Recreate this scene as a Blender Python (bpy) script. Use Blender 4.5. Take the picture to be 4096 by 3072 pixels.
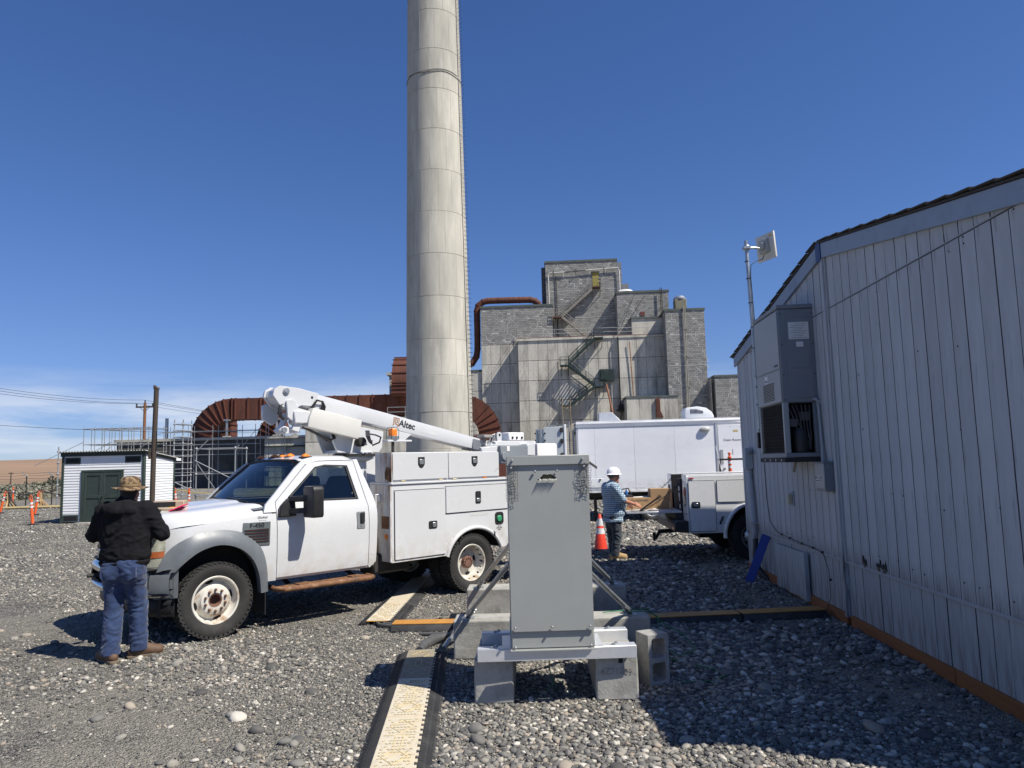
import bpy, bmesh, math, random
import numpy as np
from mathutils import Vector, Matrix, noise as mnoise
for o in list(bpy.data.objects): bpy.data.objects.remove(o)
random.seed(7); rng=np.random.default_rng(7)
R=math.radians
SC=bpy.context.scene; COL=SC.collection
# ---------------------------------------------------------------- camera
PITCH,ROLL=R(6.06),R(1.5)
_f=Vector((0,math.cos(PITCH),math.sin(PITCH))); _u0=Vector((0,-math.sin(PITCH),math.cos(PITCH))); _r0=Vector((1,0,0))
_r=_r0*math.cos(ROLL)-_u0*math.sin(ROLL); _u=_u0*math.cos(ROLL)+_r0*math.sin(ROLL)
cd=bpy.data.cameras.new('camera'); cam=bpy.data.objects.new('camera',cd); COL.objects.link(cam)
cd.sensor_width=36; cd.lens=735/1024*36; cd.clip_end=20000; cd.clip_start=.05
cam.matrix_world=Matrix(((_r.x,_u.x,-_f.x,0),(_r.y,_u.y,-_f.y,0),(_r.z,_u.z,-_f.z,1.8),(0,0,0,1)))
SC.camera=cam
SC.render.resolution_x,SC.render.resolution_y=1024,768
# ---------------------------------------------------------------- light
SUN_EL=R(52.5); SUN_H=Vector((math.cos(R(29)),-math.sin(R(29)),0))
sdir=SUN_H*math.cos(SUN_EL)+Vector((0,0,math.sin(SUN_EL)))
W=bpy.data.worlds.new('World'); SC.world=W; W.use_nodes=True
nt=W.node_tree; nt.nodes.clear()
def N(t,typ,**k):
    n=t.nodes.new(typ)
    for a,b in k.items(): setattr(n,a,b)
    return n
wo=N(nt,'ShaderNodeOutputWorld'); bg=N(nt,'ShaderNodeBackground'); sky=N(nt,'ShaderNodeTexSky',sky_type='NISHITA',sun_disc=False)
sky.sun_elevation=SUN_EL; sky.sun_rotation=math.atan2(SUN_H.x,SUN_H.y)
sky.altitude=300; sky.air_density=1.0; sky.dust_density=.12; sky.ozone_density=3.0
SKYS=.090
bg.inputs[1].default_value=SKYS
# thin high cloud all round, low above the horizon
tc=N(nt,'ShaderNodeTexCoord'); sep=N(nt,'ShaderNodeSeparateXYZ'); nt.links.new(tc.outputs['Generated'],sep.inputs[0])
mp=N(nt,'ShaderNodeMapping'); mp.inputs['Scale'].default_value=(1.6,1.6,13); nt.links.new(tc.outputs['Generated'],mp.inputs[0])
nz=N(nt,'ShaderNodeTexNoise'); nz.inputs['Scale'].default_value=2.1; nz.inputs['Detail'].default_value=9; nz.inputs['Roughness'].default_value=.62; nz.inputs['Distortion'].default_value=.35
nt.links.new(mp.outputs[0],nz.inputs['Vector'])
cr=N(nt,'ShaderNodeValToRGB'); cr.color_ramp.elements[0].position=.38; cr.color_ramp.elements[1].position=.60
nt.links.new(nz.outputs[0],cr.inputs[0])
hr=N(nt,'ShaderNodeValToRGB'); e=hr.color_ramp.elements; e[0].position=.0; e[0].color=(0,0,0,1); e[1].position=.125; e[1].color=(0,0,0,1)
for p,v in ((.02,.55),(.05,1),(.085,.6)):
    q=e.new(p); q.color=(v,v,v,1)
nt.links.new(sep.outputs[2],hr.inputs[0])
mu=N(nt,'ShaderNodeMath',operation='MULTIPLY'); nt.links.new(cr.outputs[0],mu.inputs[0]); nt.links.new(hr.outputs[0],mu.inputs[1])
mu2=N(nt,'ShaderNodeMath',operation='MULTIPLY'); nt.links.new(mu.outputs[0],mu2.inputs[0]); mu2.inputs[1].default_value=.95
mx=N(nt,'ShaderNodeMix',data_type='RGBA'); hs=N(nt,'ShaderNodeHueSaturation'); hs.inputs['Saturation'].default_value=1.16; nt.links.new(sky.outputs[0],hs.inputs['Color']); nt.links.new(mu2.outputs[0],mx.inputs[0]); k1=N(nt,'ShaderNodeVectorMath',operation='MULTIPLY_ADD'); k1.inputs[1].default_value=(.13,.075,.035); k1.inputs[2].default_value=(1,1,1); k2=N(nt,'ShaderNodeVectorMath',operation='DIVIDE'); nt.links.new(hs.outputs[0],k1.inputs[0]); nt.links.new(hs.outputs[0],k2.inputs[0]); nt.links.new(k1.outputs[0],k2.inputs[1]); k3=N(nt,'ShaderNodeVectorMath',operation='MULTIPLY'); k3.inputs[1].default_value=(.79,.83,1.06); nt.links.new(k2.outputs[0],k3.inputs[0]); nt.links.new(k3.outputs[0],mx.inputs[6]); mx.inputs[7].default_value=(6.0,6.5,7.4,1)
nt.links.new(mx.outputs[2],bg.inputs[0]); nt.links.new(bg.outputs[0],wo.inputs[0])
sl=bpy.data.lights.new('sun','SUN'); sl.energy=5.0; sl.angle=R(.53); sl.color=(1,.945,.845)
so=bpy.data.objects.new('sun',sl); COL.objects.link(so); so.rotation_euler=(-sdir).to_track_quat('-Z','Y').to_euler(); so.location=(20,-10,40)
vs=SC.view_settings; vs.view_transform='Standard'; vs.look='None'; vs.gamma=1; vs.exposure=.45; vs.use_curve_mapping=False

# ---------------------------------------------------------------- materials
MATS={}
def lk(t,a,b): t.links.new(a,b)
def pm(name,col,rough=.6,metal=0,var=.12,vs=3.,bump=0,bs=40,col2=None,c2=(2.,.55,.7),stretch=(1,1,1),spec=.5,col3=None,c3=(6.,.6,.66),alpha=1,sheen=0,stretch3=None,ov=0,coat=0,zd=None):
    """Procedural principled: base colour with fine and coarse variation, two patchy overlays, bump."""
    if name in MATS: return MATS[name]
    m=bpy.data.materials.new(name); m.use_nodes=True; t=m.node_tree; b=t.nodes['Principled BSDF']
    b.inputs['Roughness'].default_value=rough; b.inputs['Metallic'].default_value=metal; b.inputs['Specular IOR Level'].default_value=spec
    if sheen: b.inputs['Sheen Weight'].default_value=sheen
    c=N(t,'ShaderNodeTexCoord'); mpn=N(t,'ShaderNodeMapping'); mpn.inputs['Scale'].default_value=stretch; lk(t,c.outputs['Object'],mpn.inputs[0])
    def noise(s,d=6,r=.6,st=None):
        n=N(t,'ShaderNodeTexNoise'); n.inputs['Scale'].default_value=s; n.inputs['Detail'].default_value=d; n.inputs['Roughness'].default_value=r
        if st:
            q=N(t,'ShaderNodeMapping'); q.inputs['Scale'].default_value=st; lk(t,c.outputs['Object'],q.inputs[0]); lk(t,q.outputs[0],n.inputs['Vector'])
        else: lk(t,mpn.outputs[0],n.inputs['Vector'])
        return n
    src=None
    n1=noise(vs); r1=N(t,'ShaderNodeMapRange'); r1.inputs[1].default_value=.25; r1.inputs[2].default_value=.75; r1.inputs[3].default_value=1-var; r1.inputs[4].default_value=1+var; lk(t,n1.outputs[0],r1.inputs[0])
    mm=N(t,'ShaderNodeVectorMath',operation='MULTIPLY'); mm.inputs[0].default_value=col[:3]; lk(t,r1.outputs[0],mm.inputs[1]); src=mm.outputs[0]
    for cc,cp,st in ((col2,c2,None),(col3,c3,stretch3)):
        if cc is None: continue
        n2=noise(cp[0],8,.65,st); rr=N(t,'ShaderNodeMapRange'); rr.inputs[1].default_value=cp[1]; rr.inputs[2].default_value=cp[2]; lk(t,n2.outputs[0],rr.inputs[0])
        if len(cp)>3: rr.inputs[4].default_value=cp[3]
        mix=N(t,'ShaderNodeMix',data_type='RGBA'); lk(t,rr.outputs[0],mix.inputs[0]); lk(t,src,mix.inputs[6]); mix.inputs[7].default_value=(*cc[:3],1); src=mix.outputs[2]
    if zd:   # grime splashed up from the foot of the wall
        sx=N(t,'ShaderNodeSeparateXYZ'); lk(t,c.outputs['Object'],sx.inputs[0]); r3=N(t,'ShaderNodeMapRange'); r3.inputs[1].default_value=zd[0]; r3.inputs[2].default_value=zd[1]; r3.inputs[3].default_value=1; r3.inputs[4].default_value=0; lk(t,sx.outputs[2],r3.inputs[0])
        n3=noise(7,8,.7); r4=N(t,'ShaderNodeMapRange'); r4.inputs[1].default_value=.42; r4.inputs[2].default_value=.62; lk(t,n3.outputs[0],r4.inputs[0]); m3=N(t,'ShaderNodeMath',operation='MULTIPLY'); lk(t,r3.outputs[0],m3.inputs[0]); lk(t,r4.outputs[0],m3.inputs[1])
        mix=N(t,'ShaderNodeMix',data_type='RGBA'); lk(t,m3.outputs[0],mix.inputs[0]); lk(t,src,mix.inputs[6]); mix.inputs[7].default_value=(*zd[2],1); src=mix.outputs[2]
    if ov:
        oi=N(t,'ShaderNodeObjectInfo'); r5=N(t,'ShaderNodeMapRange'); r5.inputs[3].default_value=1-ov; r5.inputs[4].default_value=1+ov; lk(t,oi.outputs['Random'],r5.inputs[0]); v5=N(t,'ShaderNodeVectorMath',operation='MULTIPLY'); lk(t,src,v5.inputs[0]); lk(t,r5.outputs[0],v5.inputs[1]); src=v5.outputs[0]
    if coat: b.inputs['Coat Weight'].default_value=coat; b.inputs['Coat Roughness'].default_value=.06
    lk(t,src,b.inputs['Base Color'])
    if bump:
        nb=noise(bs,5,.6); bn=N(t,'ShaderNodeBump'); bn.inputs['Strength'].default_value=1; bn.inputs['Distance'].default_value=bump; lk(t,nb.outputs[0],bn.inputs['Height']); lk(t,bn.outputs[0],b.inputs['Normal'])
    rv=N(t,'ShaderNodeMapRange'); rv.inputs[1].default_value=.3; rv.inputs[2].default_value=.7; rv.inputs[3].default_value=max(.03,rough-.07); rv.inputs[4].default_value=min(1,rough+.07); lk(t,n1.outputs[0],rv.inputs[0]); lk(t,rv.outputs[0],b.inputs['Roughness'])
    MATS[name]=m; return m
def glass(name,tint,refl=.06,rough=.02):
    if name in MATS: return MATS[name]
    m=bpy.data.materials.new(name); m.use_nodes=True; t=m.node_tree; t.nodes.clear()
    o=N(t,'ShaderNodeOutputMaterial'); mi=N(t,'ShaderNodeMixShader'); tr=N(t,'ShaderNodeBsdfTransparent'); gl=N(t,'ShaderNodeBsdfGlossy'); fr=N(t,'ShaderNodeFresnel'); fr.inputs[0].default_value=1.5
    ad=N(t,'ShaderNodeMath',operation='ADD'); ad.inputs[1].default_value=refl; lk(t,fr.outputs[0],ad.inputs[0])
    tr.inputs[0].default_value=(*tint,1); gl.inputs['Roughness'].default_value=rough
    lk(t,ad.outputs[0],mi.inputs[0]); lk(t,tr.outputs[0],mi.inputs[1]); lk(t,gl.outputs[0],mi.inputs[2]); lk(t,mi.outputs[0],o.inputs[0])
    MATS[name]=m; return m
# ---------------------------------------------------------------- mesh helpers
def rotm(rx=0,ry=0,rz=0): return Matrix.Rotation(rz,4,'Z')@Matrix.Rotation(ry,4,'Y')@Matrix.Rotation(rx,4,'X')
class MB:
    def __init__(s): s.v=[]; s.f=[]; s.m=[]; s.mi=0
    def add(s,v,f,T=None):
        o=len(s.v)
        s.v+= [tuple(T@Vector(p)) for p in v] if T else [tuple(p) for p in v]
        s.f+=[tuple(i+o for i in q) for q in f]; s.m+=[s.mi]*len(f); return s
    def box(s,x0,x1,y0,y1,z0,z1,T=None):
        return s.add([(x0,y0,z0),(x1,y0,z0),(x1,y1,z0),(x0,y1,z0),(x0,y0,z1),(x1,y0,z1),(x1,y1,z1),(x0,y1,z1)],[(0,3,2,1),(4,5,6,7),(0,1,5,4),(1,2,6,5),(2,3,7,6),(3,0,4,7)],T)
    def cbox(s,c,d,T=None): return s.box(c[0]-d[0]/2,c[0]+d[0]/2,c[1]-d[1]/2,c[1]+d[1]/2,c[2]-d[2]/2,c[2]+d[2]/2,T)
    def bar(s,a,b,w,h=None,up=(0,0,1)):
        a=Vector(a); b=Vector(b); h=h or w; d=(b-a); L=d.length; d.normalize(); upv=Vector(up)
        if abs(d.dot(upv))>.98: upv=Vector((0,1,0))
        x=d.cross(upv).normalized(); z=x.cross(d)
        T=Matrix(((x.x,d.x,z.x,a.x),(x.y,d.y,z.y,a.y),(x.z,d.z,z.z,a.z),(0,0,0,1)))
        return s.box(-w/2,w/2,0,L,-h/2,h/2,T)
    def tube(s,pts,r,n=8,closed=False,cap=True):
        P=[Vector(p) for p in pts]; k=len(P); rs=r if isinstance(r,(list,tuple)) else [r]*k
        vs_=[]; prev=None
        for i,p in enumerate(P):
            d=(P[(i+1)%k]-P[i-1]) if closed else (P[min(i+1,k-1)]-P[max(i-1,0)])
            d=d.normalized() if d.length>1e-9 else Vector((0,0,1))
            if prev is None:
                x=d.cross(Vector((0,0,1)) if abs(d.z)<.9 else Vector((0,1,0))).normalized()
            else:
                x=prev-d*prev.dot(d); x=x.normalized() if x.length>1e-6 else d.orthogonal().normalized()
            prev=x; y=d.cross(x)
            vs_+=[p+(x*math.cos(2*math.pi*j/n)+y*math.sin(2*math.pi*j/n))*rs[i] for j in range(n)]
        fs=[]
        for i in range(k if closed else k-1):
            a=i*n; b=((i+1)%k)*n
            fs+=[(a+j,a+(j+1)%n,b+(j+1)%n,b+j) for j in range(n)]
        if cap and not closed: fs+=[tuple(range(n-1,-1,-1)),tuple((k-1)*n+j for j in range(n))]
        return s.add(vs_,fs)
    def cyl(s,a,b,r,r2=None,n=12): return s.tube([a,b],[r,r if r2 is None else r2],n)
    def lathe(s,prof,n=24,T=None,closed=False,cap=True):
        k=len(prof); v=[]
        for r,z in prof: v+=[(r*math.cos(2*math.pi*j/n),r*math.sin(2*math.pi*j/n),z) for j in range(n)]
        f=[]
        for i in range(k if closed else k-1):
            a=i*n; b=((i+1)%k)*n
            f+=[(a+j,a+(j+1)%n,b+(j+1)%n,b+j) for j in range(n)]
        if not closed and cap:
            if prof[0][0]>1e-5: f.append(tuple(range(n-1,-1,-1)))
            if prof[-1][0]>1e-5: f.append(tuple((k-1)*n+j for j in range(n)))
        return s.add(v,f,T)
    def prism(s,poly,a0,a1,axis='y',T=None):
        mk={'y':lambda p,a:(p[0],a,p[1]),'x':lambda p,a:(a,p[0],p[1]),'z':lambda p,a:(p[0],p[1],a)}[axis]
        n=len(poly); v=[mk(p,a0) for p in poly]+[mk(p,a1) for p in poly]
        return s.add(v,[tuple(range(n)),tuple(range(2*n-1,n-1,-1))]+[(i,i+n,(i+1)%n+n,(i+1)%n) for i in range(n)],T)
    def grid(s,fn,nu,nv):
        v=[fn(i/nu,j/nv) for i in range(nu+1) for j in range(nv+1)]
        return s.add(v,[(i*(nv+1)+j,(i+1)*(nv+1)+j,(i+1)*(nv+1)+j+1,i*(nv+1)+j+1) for i in range(nu) for j in range(nv)])
    def sphere(s,c,r,n=10,m=6):
        r=r if isinstance(r,(list,tuple)) else (r,r,r)
        return s.lathe([(max(0,math.sin(math.pi*i/m)),-math.cos(math.pi*i/m)) for i in range(m+1)],n,Matrix.Translation(c)@Matrix.Diagonal((*r,1)))
    def mesh(s,name,mats,bevel=0,seg=1,ang=38,normals=True,solid=0):
        me=bpy.data.meshes.new(name); bm=bmesh.new()
        bv=[bm.verts.new(p) for p in s.v]
        for q,mi in zip(s.f,s.m):
            if len(set(q))<3: continue
            try: fc=bm.faces.new([bv[i] for i in q]); fc.material_index=mi; fc.smooth=True
            except ValueError: pass
        bmesh.ops.remove_doubles(bm,verts=bm.verts,dist=1e-5)
        if normals: bmesh.ops.recalc_face_normals(bm,faces=bm.faces)
        if bevel:
            ed=[e for e in bm.edges if len(e.link_faces)==2 and e.calc_face_angle(0)>R(28)]
            bmesh.ops.bevel(bm,geom=ed,offset=bevel,segments=seg,affect='EDGES',profile=.6,clamp_overlap=True)
            for fc in bm.faces: fc.smooth=True
        bm.to_mesh(me); bm.free()
        for m in (mats if isinstance(mats,(list,tuple)) else [mats]): me.materials.append(m)
        me.set_sharp_from_angle(angle=R(ang)); return me
    def build(s,name,mats,parent=None,bevel=0,seg=1,ang=38,kind=None,normals=True,label=None):
        return link(name,s.mesh(name,mats,bevel,seg,ang,normals),parent,kind,label)
def link(name,me,parent=None,kind=None,label=None):
    o=bpy.data.objects.new(name,me); COL.objects.link(o)
    if parent is not None: o.parent=parent
    if kind: o['kind']=kind
    if label: o['label']=label
    return o
def thing(name,label,cat,loc=(0,0,0),rz=0,group=None,rot=None):
    o=bpy.data.objects.new(name,None); COL.objects.link(o); o.empty_display_size=.2
    o.location=loc; o.rotation_euler=rot or (0,0,rz); return tag(o,label,cat,group)
def tag(o,label,cat,group=None):
    o['label']=label; o['category']=cat
    if group: o['group']=group
    return o
def struct(o): o['kind']='structure'; return o
def copy_tree(o,parent=None):
    c=o.copy(); COL.objects.link(c); c.parent=parent
    for ch in o.children: copy_tree(ch,c)
    return c
def dup(o,loc=None,rot=None,label=None):
    c=copy_tree(o)
    if loc is not None: c.location=loc
    if rot is not None: c.rotation_euler=rot
    if label: c['label']=label
    return c
_txt={}
def text(name,s,size,mat,parent,T,extrude=.0008,bold=0):
    cu=bpy.data.curves.new(name,'FONT'); cu.body=s; cu.size=size; cu.extrude=extrude; cu.align_x='CENTER'; cu.align_y='CENTER'; cu.offset=bold; cu.resolution_u=3
    o=bpy.data.objects.new(name,cu); COL.objects.link(o); bpy.context.view_layer.update()
    me=bpy.data.meshes.new_from_object(o.evaluated_get(bpy.context.evaluated_depsgraph_get())); bpy.data.objects.remove(o); bpy.data.curves.remove(cu)
    me.transform(T); me.materials.clear(); me.materials.append(mat); return link(name,me,parent)
def frame(o,x,y):
    """matrix with local x->x dir, local y->y dir, at o (for flat lettering)"""
    x=Vector(x).normalized(); y=Vector(y).normalized(); z=x.cross(y)
    return Matrix(((x.x,y.x,z.x,o[0]),(x.y,y.y,z.y,o[1]),(x.z,y.z,z.z,o[2]),(0,0,0,1)))
def panel(outline,holes=(),t=.03,zc=(),xc=(),fn=None,sgn=1):
    """plate in the xz plane with holes, bent by fn(x,z)->y; returns MB"""
    bm=bmesh.new(); ed=[]
    for lp in [outline]+list(holes):
        vv=[bm.verts.new((p[0],0,p[1])) for p in lp]
        ed+=[bm.edges.new((vv[i],vv[(i+1)%len(vv)])) for i in range(len(vv))]
    bmesh.ops.triangle_fill(bm,edges=ed,use_beauty=True,use_dissolve=False,normal=(0,-1,0))
    for z in zc: bmesh.ops.bisect_plane(bm,geom=bm.verts[:]+bm.edges[:]+bm.faces[:],plane_co=(0,0,z),plane_no=(0,0,1))
    for x in xc: bmesh.ops.bisect_plane(bm,geom=bm.verts[:]+bm.edges[:]+bm.faces[:],plane_co=(x,0,0),plane_no=(1,0,0))
    bm.verts.index_update(); fr=[v.co.copy() for v in bm.verts]; n=len(fr)
    fs=[[v.index for v in f.verts] for f in bm.faces]
    bd=[(e.verts[0].index,e.verts[1].index) for e in bm.edges if len(e.link_faces)==1]; bm.free()
    fn=fn or (lambda x,z:0)
    m=MB(); m.add([(p.x,sgn*fn(p.x,p.z),p.z) for p in fr]+[(p.x,sgn*(fn(p.x,p.z)-t),p.z) for p in fr],
        [tuple(q) for q in fs]+[tuple(i+n for i in reversed(q)) for q in fs]+[(a,b,b+n,a+n) for a,b in bd]); return m
def lerp(x,*pts):
    if x<=pts[0][0]: return pts[0][1]
    for (a,b),(c,d) in zip(pts,pts[1:]):
        if x<=c: return b+(d-b)*(x-a)/(c-a)
    return pts[-1][1]
def arc(cx,cz,r,a0,a1,n): return [(cx+r*math.cos(R(a0+(a1-a0)*i/n)),cz+r*math.sin(R(a0+(a1-a0)*i/n))) for i in range(n+1)]
def rrect(x0,x1,z0,z1,r,n=4):
    return arc(x1-r,z1-r,r,0,90,n)+arc(x0+r,z1-r,r,90,180,n)+arc(x0+r,z0+r,r,180,270,n)+arc(x1-r,z0+r,r,270,360,n)
# ---------------------------------------------------------------- material set
WHITE=pm('white vehicle paint',(.575,.585,.595),.28,var=.03,vs=1.5,col2=(.62,.6,.55),c2=(1.3,.58,.85,.4),spec=.5,coat=.7,zd=(.45,.9,(.47,.445,.40)))
WHITE2=pm('white enamel weathered',(.58,.59,.60),.38,var=.04,vs=2,col2=(.58,.55,.5),c2=(2.2,.6,.85,.5),col3=(.2,.09,.04),c3=(9,.74,.78,.7),coat=.3,zd=(.5,1.0,(.38,.34,.29)))
WHITE3=pm('white trailer aluminium',(.84,.85,.86),.32,var=.025,vs=1.2,bump=.004,bs=2.2,col2=(.68,.69,.69),c2=(.8,.5,.8,.5),stretch=(1,1,1.6),ov=.02,zd=(.85,1.25,(.5,.48,.44)))
GREYV=pm('grey wheel flare plastic',(.13,.145,.16),.45,var=.12,vs=5,col2=(.24,.255,.27),c2=(7,.6,.75,.6))
BLACKP=pm('black textured plastic',(.018,.018,.02),.5,var=.2,vs=20,bump=.0006,bs=300)
DARK=pm('dark chassis steel',(.022,.021,.02),.75,var=.3,vs=8,col2=(.06,.045,.035),c2=(6,.55,.75,.7))
RUBBER=pm('tyre rubber',(.022,.0215,.021),.85,var=.2,vs=12,col2=(.06,.057,.05),c2=(5,.5,.75,.6),bump=.0006,bs=120)
RIM=pm('white steel rim rusty',(.60,.58,.52),.45,var=.08,vs=8,col2=(.28,.17,.09),c2=(7,.50,.66,.85),col3=(.10,.05,.03),c3=(14,.66,.72,.9))
RUSTHUB=pm('rusty brown hub',(.17,.085,.06),.8,var=.3,vs=30,col2=(.06,.04,.03),c2=(18,.5,.7))
RUSTY=pm('rusty running board',(.16,.075,.035),.75,var=.35,vs=14,col2=(.32,.19,.10),c2=(9,.52,.66,.8),col3=(.04,.03,.025),c3=(5,.55,.7),bump=.002,bs=60)
CHROME=pm('bumper chrome',(.55,.56,.57),.16,1,var=.05)
STEEL=pm('galvanised steel',(.42,.44,.45),.42,.75,var=.16,vs=14,col2=(.3,.31,.32),c2=(9,.5,.7,.6))
ALU=pm('aluminium plate',(.66,.67,.68),.4,.5,var=.07,vs=10,col2=(.45,.42,.4),c2=(5,.6,.8,.5))
AMBER=pm('amber lens',(.75,.20,.02),.18,var=.1,vs=20)
REDL=pm('red lens',(.35,.01,.01),.2,var=.1)
LENS=pm('hazy headlight lens',(.42,.43,.36),.12,.2,var=.2,vs=9,col2=(.2,.21,.17),c2=(7,.5,.7))
GLASS=glass('cab glass',(.80,.84,.82),.0); WGLASS=glass('windscreen glass',(.34,.42,.40),.06)
SEAT=pm('dark seat cloth',(.02,.021,.024),.9,var=.2,vs=12)
BLACK=pm('flat black',(.008,.008,.009),.8,var=.2)
CABGREY=pm('cabinet grey paint',(.31,.32,.302),.40,var=.06,vs=1.7,bump=.0025,bs=2.2,col2=(.25,.262,.25),c2=(2.2,.55,.72,.6),col3=(.34,.35,.33),c3=(9,.6,.75,.35))
CONC=pm('precast concrete',(.36,.35,.315),.85,var=.2,vs=7,col2=(.15,.145,.13),c2=(3.5,.47,.66,.85),col3=(.44,.43,.4),c3=(15,.58,.7,.6),bump=.003,bs=45)
CONCW=pm('old board formed concrete',(.50,.477,.415),.9,var=.2,vs=.8,col2=(.19,.182,.16),c2=(.55,.48,.7,.85),stretch=(1.6,1.6,.35),col3=(.52,.505,.455),c3=(1.2,.55,.75,.7),bump=.01,bs=3,ov=.12)
STACK=pm('stack concrete',(.47,.447,.38),.9,var=.2,vs=.7,col2=(.32,.307,.267),c2=(.5,.47,.68,.8),stretch=(1.4,1.4,.28),ov=.07,col3=(.58,.56,.49),c3=(.55,.56,.7,.7),bump=.01,bs=2.5)
RUST=pm('rusted duct steel',(.105,.031,.017),.8,var=.3,vs=.8,col2=(.055,.020,.013),c2=(.9,.45,.7,.85),stretch=(1,1,.3),col3=(.20,.078,.038),c3=(2.5,.56,.72,.7),bump=.01,bs=4)
DGREEN=pm('dark green paint',(.013,.028,.023),.55,var=.25,vs=4,col2=(.03,.048,.04),c2=(6,.5,.75,.6))
SGREEN=pm('weathered green door paint',(.028,.044,.036),.65,var=.25,vs=6,stretch=(3,3,.5),col2=(.06,.078,.066),c2=(8,.56,.72,.8))
SIDING=pm('white lap siding paint',(.72,.73,.73),.65,var=.06,vs=5,stretch=(.5,.5,4),col2=(.5,.49,.46),c2=(6,.6,.76,.6),bump=.002,bs=40,ov=.05)
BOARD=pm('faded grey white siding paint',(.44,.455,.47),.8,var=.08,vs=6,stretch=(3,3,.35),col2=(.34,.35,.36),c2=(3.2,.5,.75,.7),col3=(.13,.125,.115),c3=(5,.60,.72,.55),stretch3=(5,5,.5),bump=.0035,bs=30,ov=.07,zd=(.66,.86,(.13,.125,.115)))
SKIRT=pm('grey skirting paint',(.35,.365,.38),.8,var=.1,vs=6,stretch=(3,3,.4),col2=(.27,.28,.29),c2=(4,.5,.75,.7),bump=.002,bs=40,ov=.06,zd=(.08,.5,(.16,.15,.135)))
FASCIA=pm('pale blue fascia paint',(.27,.33,.42),.7,var=.08,vs=5,col2=(.16,.19,.25),c2=(4,.55,.75,.7))
NAVY=pm('navy trim paint',(.02,.05,.16),.5,var=.2,vs=6)
BLUEB=pm('bright blue painted board',(.012,.045,.28),.55,var=.15,vs=7)
SHINGLE=pm('dark shingle',(.06,.052,.046),.95,var=.35,vs=30,bump=.004,bs=90)
ORWOOD=pm('orange stained timber',(.24,.085,.022),.7,var=.25,vs=9,stretch=(4,.6,4),col2=(.17,.06,.02),c2=(4,.5,.72,.8))
HVACG=pm('hvac grey enamel',(.20,.22,.24),.5,var=.05,vs=2); HVACL=pm('hvac light enamel',(.34,.355,.36),.5,var=.05,vs=2,col2=(.25,.25,.24),c2=(3,.55,.8,.5))
PAPER=pm('white label',(.7,.7,.68),.6,var=.04,vs=20); INK=pm('label ink',(.06,.06,.065),.7); INKG=pm('grey print',(.3,.3,.31),.7)
RAMPY=pm('worn yellow ramp lid',(.53,.475,.37),.75,var=.08,vs=9,col2=(.56,.41,.14),c2=(5,.52,.74,.5),col3=(.24,.21,.17),c3=(11,.55,.72,.6))
YELLOWE=pm('yellow plastic',(.72,.36,.03),.6,var=.12,vs=14); ORANGEC=pm('orange cable lid',(.42,.19,.03),.6,var=.15,vs=6,col2=(.3,.13,.03),c2=(7,.55,.72,.7))
RAMPB=pm('black ramp rubber',(.028,.028,.029),.75,var=.22,vs=10,col2=(.075,.073,.07),c2=(6,.5,.75,.7))
CABLE=pm('grey cable jacket',(.07,.07,.07),.5,var=.2,vs=20); GWIRE=pm('green wire',(.02,.16,.06),.5,var=.2)
ORANGE=pm('safety orange plastic',(.72,.11,.022),.5,var=.1,vs=6,col2=(.5,.1,.04),c2=(7,.58,.75,.5)); CONER=pm('red orange cone plastic',(.68,.045,.02),.45,var=.1)
REFL=pm('white reflective band',(.62,.63,.65),.4,var=.08,vs=20)
WOODP=pm('weathered pole wood',(.06,.045,.033),.9,var=.3,vs=7,stretch=(4,4,.25),col2=(.035,.027,.02),c2=(7,.5,.68,.85),bump=.006,bs=25)
WOODR=pm('reddish pole wood',(.20,.09,.045),.9,var=.25,vs=7,stretch=(4,4,.25)); PINE=pm('bare pine lumber',(.45,.29,.14),.8,var=.2,vs=7)
CARD=pm('cardboard',(.36,.225,.115),.85,var=.08,vs=5,col2=(.29,.175,.085),c2=(4,.5,.7,.5)); 
SCAF=pm('scaffold tube',(.36,.37,.37),.5,.55,var=.25,vs=2,col2=(.17,.13,.09),c2=(1.5,.55,.7,.6))
CMUM=pm('grey cmu',(.30,.295,.28),.95,var=.2,vs=25,bump=.004,bs=120)
DENIM=pm('blue denim',(.014,.032,.092),.85,var=.2,vs=9,bump=.0012,bs=180,col2=(.038,.072,.17),c2=(5,.5,.75,.7),sheen=.2)
DENIMD=pm('dark faded denim',(.022,.03,.042),.85,var=.2,vs=9,bump=.0012,bs=180,col2=(.09,.115,.14),c2=(6,.52,.72,.8),sheen=.2)
HOODIE=pm('black fleece',(.010,.010,.012),.95,var=.15,vs=14,bump=.0008,bs=220,spec=.15)
SKIN=pm('skin',(.42,.19,.12),.55,var=.12,vs=16,col2=(.35,.12,.08),c2=(9,.5,.7,.6)); HAIRG=pm('dark hair',(.02,.015,.012),.8,var=.3,vs=40)
BOOTB=pm('brown boot leather',(.10,.055,.03),.7,var=.25,vs=16,col2=(.18,.12,.075),c2=(9,.52,.7,.7)); BOOTT=pm('tan boot suede',(.36,.24,.12),.85,var=.15,vs=14); SOLE=pm('boot sole',(.13,.10,.07),.85,var=.2)
HATW=pm('white hard hat shell',(.78,.78,.79),.3,var=.04)
MORT=pm('pale mortar repair',(.52,.51,.48),.9,var=.1)
SAGE=pm('sagebrush leaf',(.25,.245,.19),.95,var=.3,vs=4,spec=.2); SHRUB=pm('shrub leaf',(.06,.066,.045),.9,var=.3,vs=4,spec=.2)
WIRE=pm('dark wire',(.02,.02,.02),.6)
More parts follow.
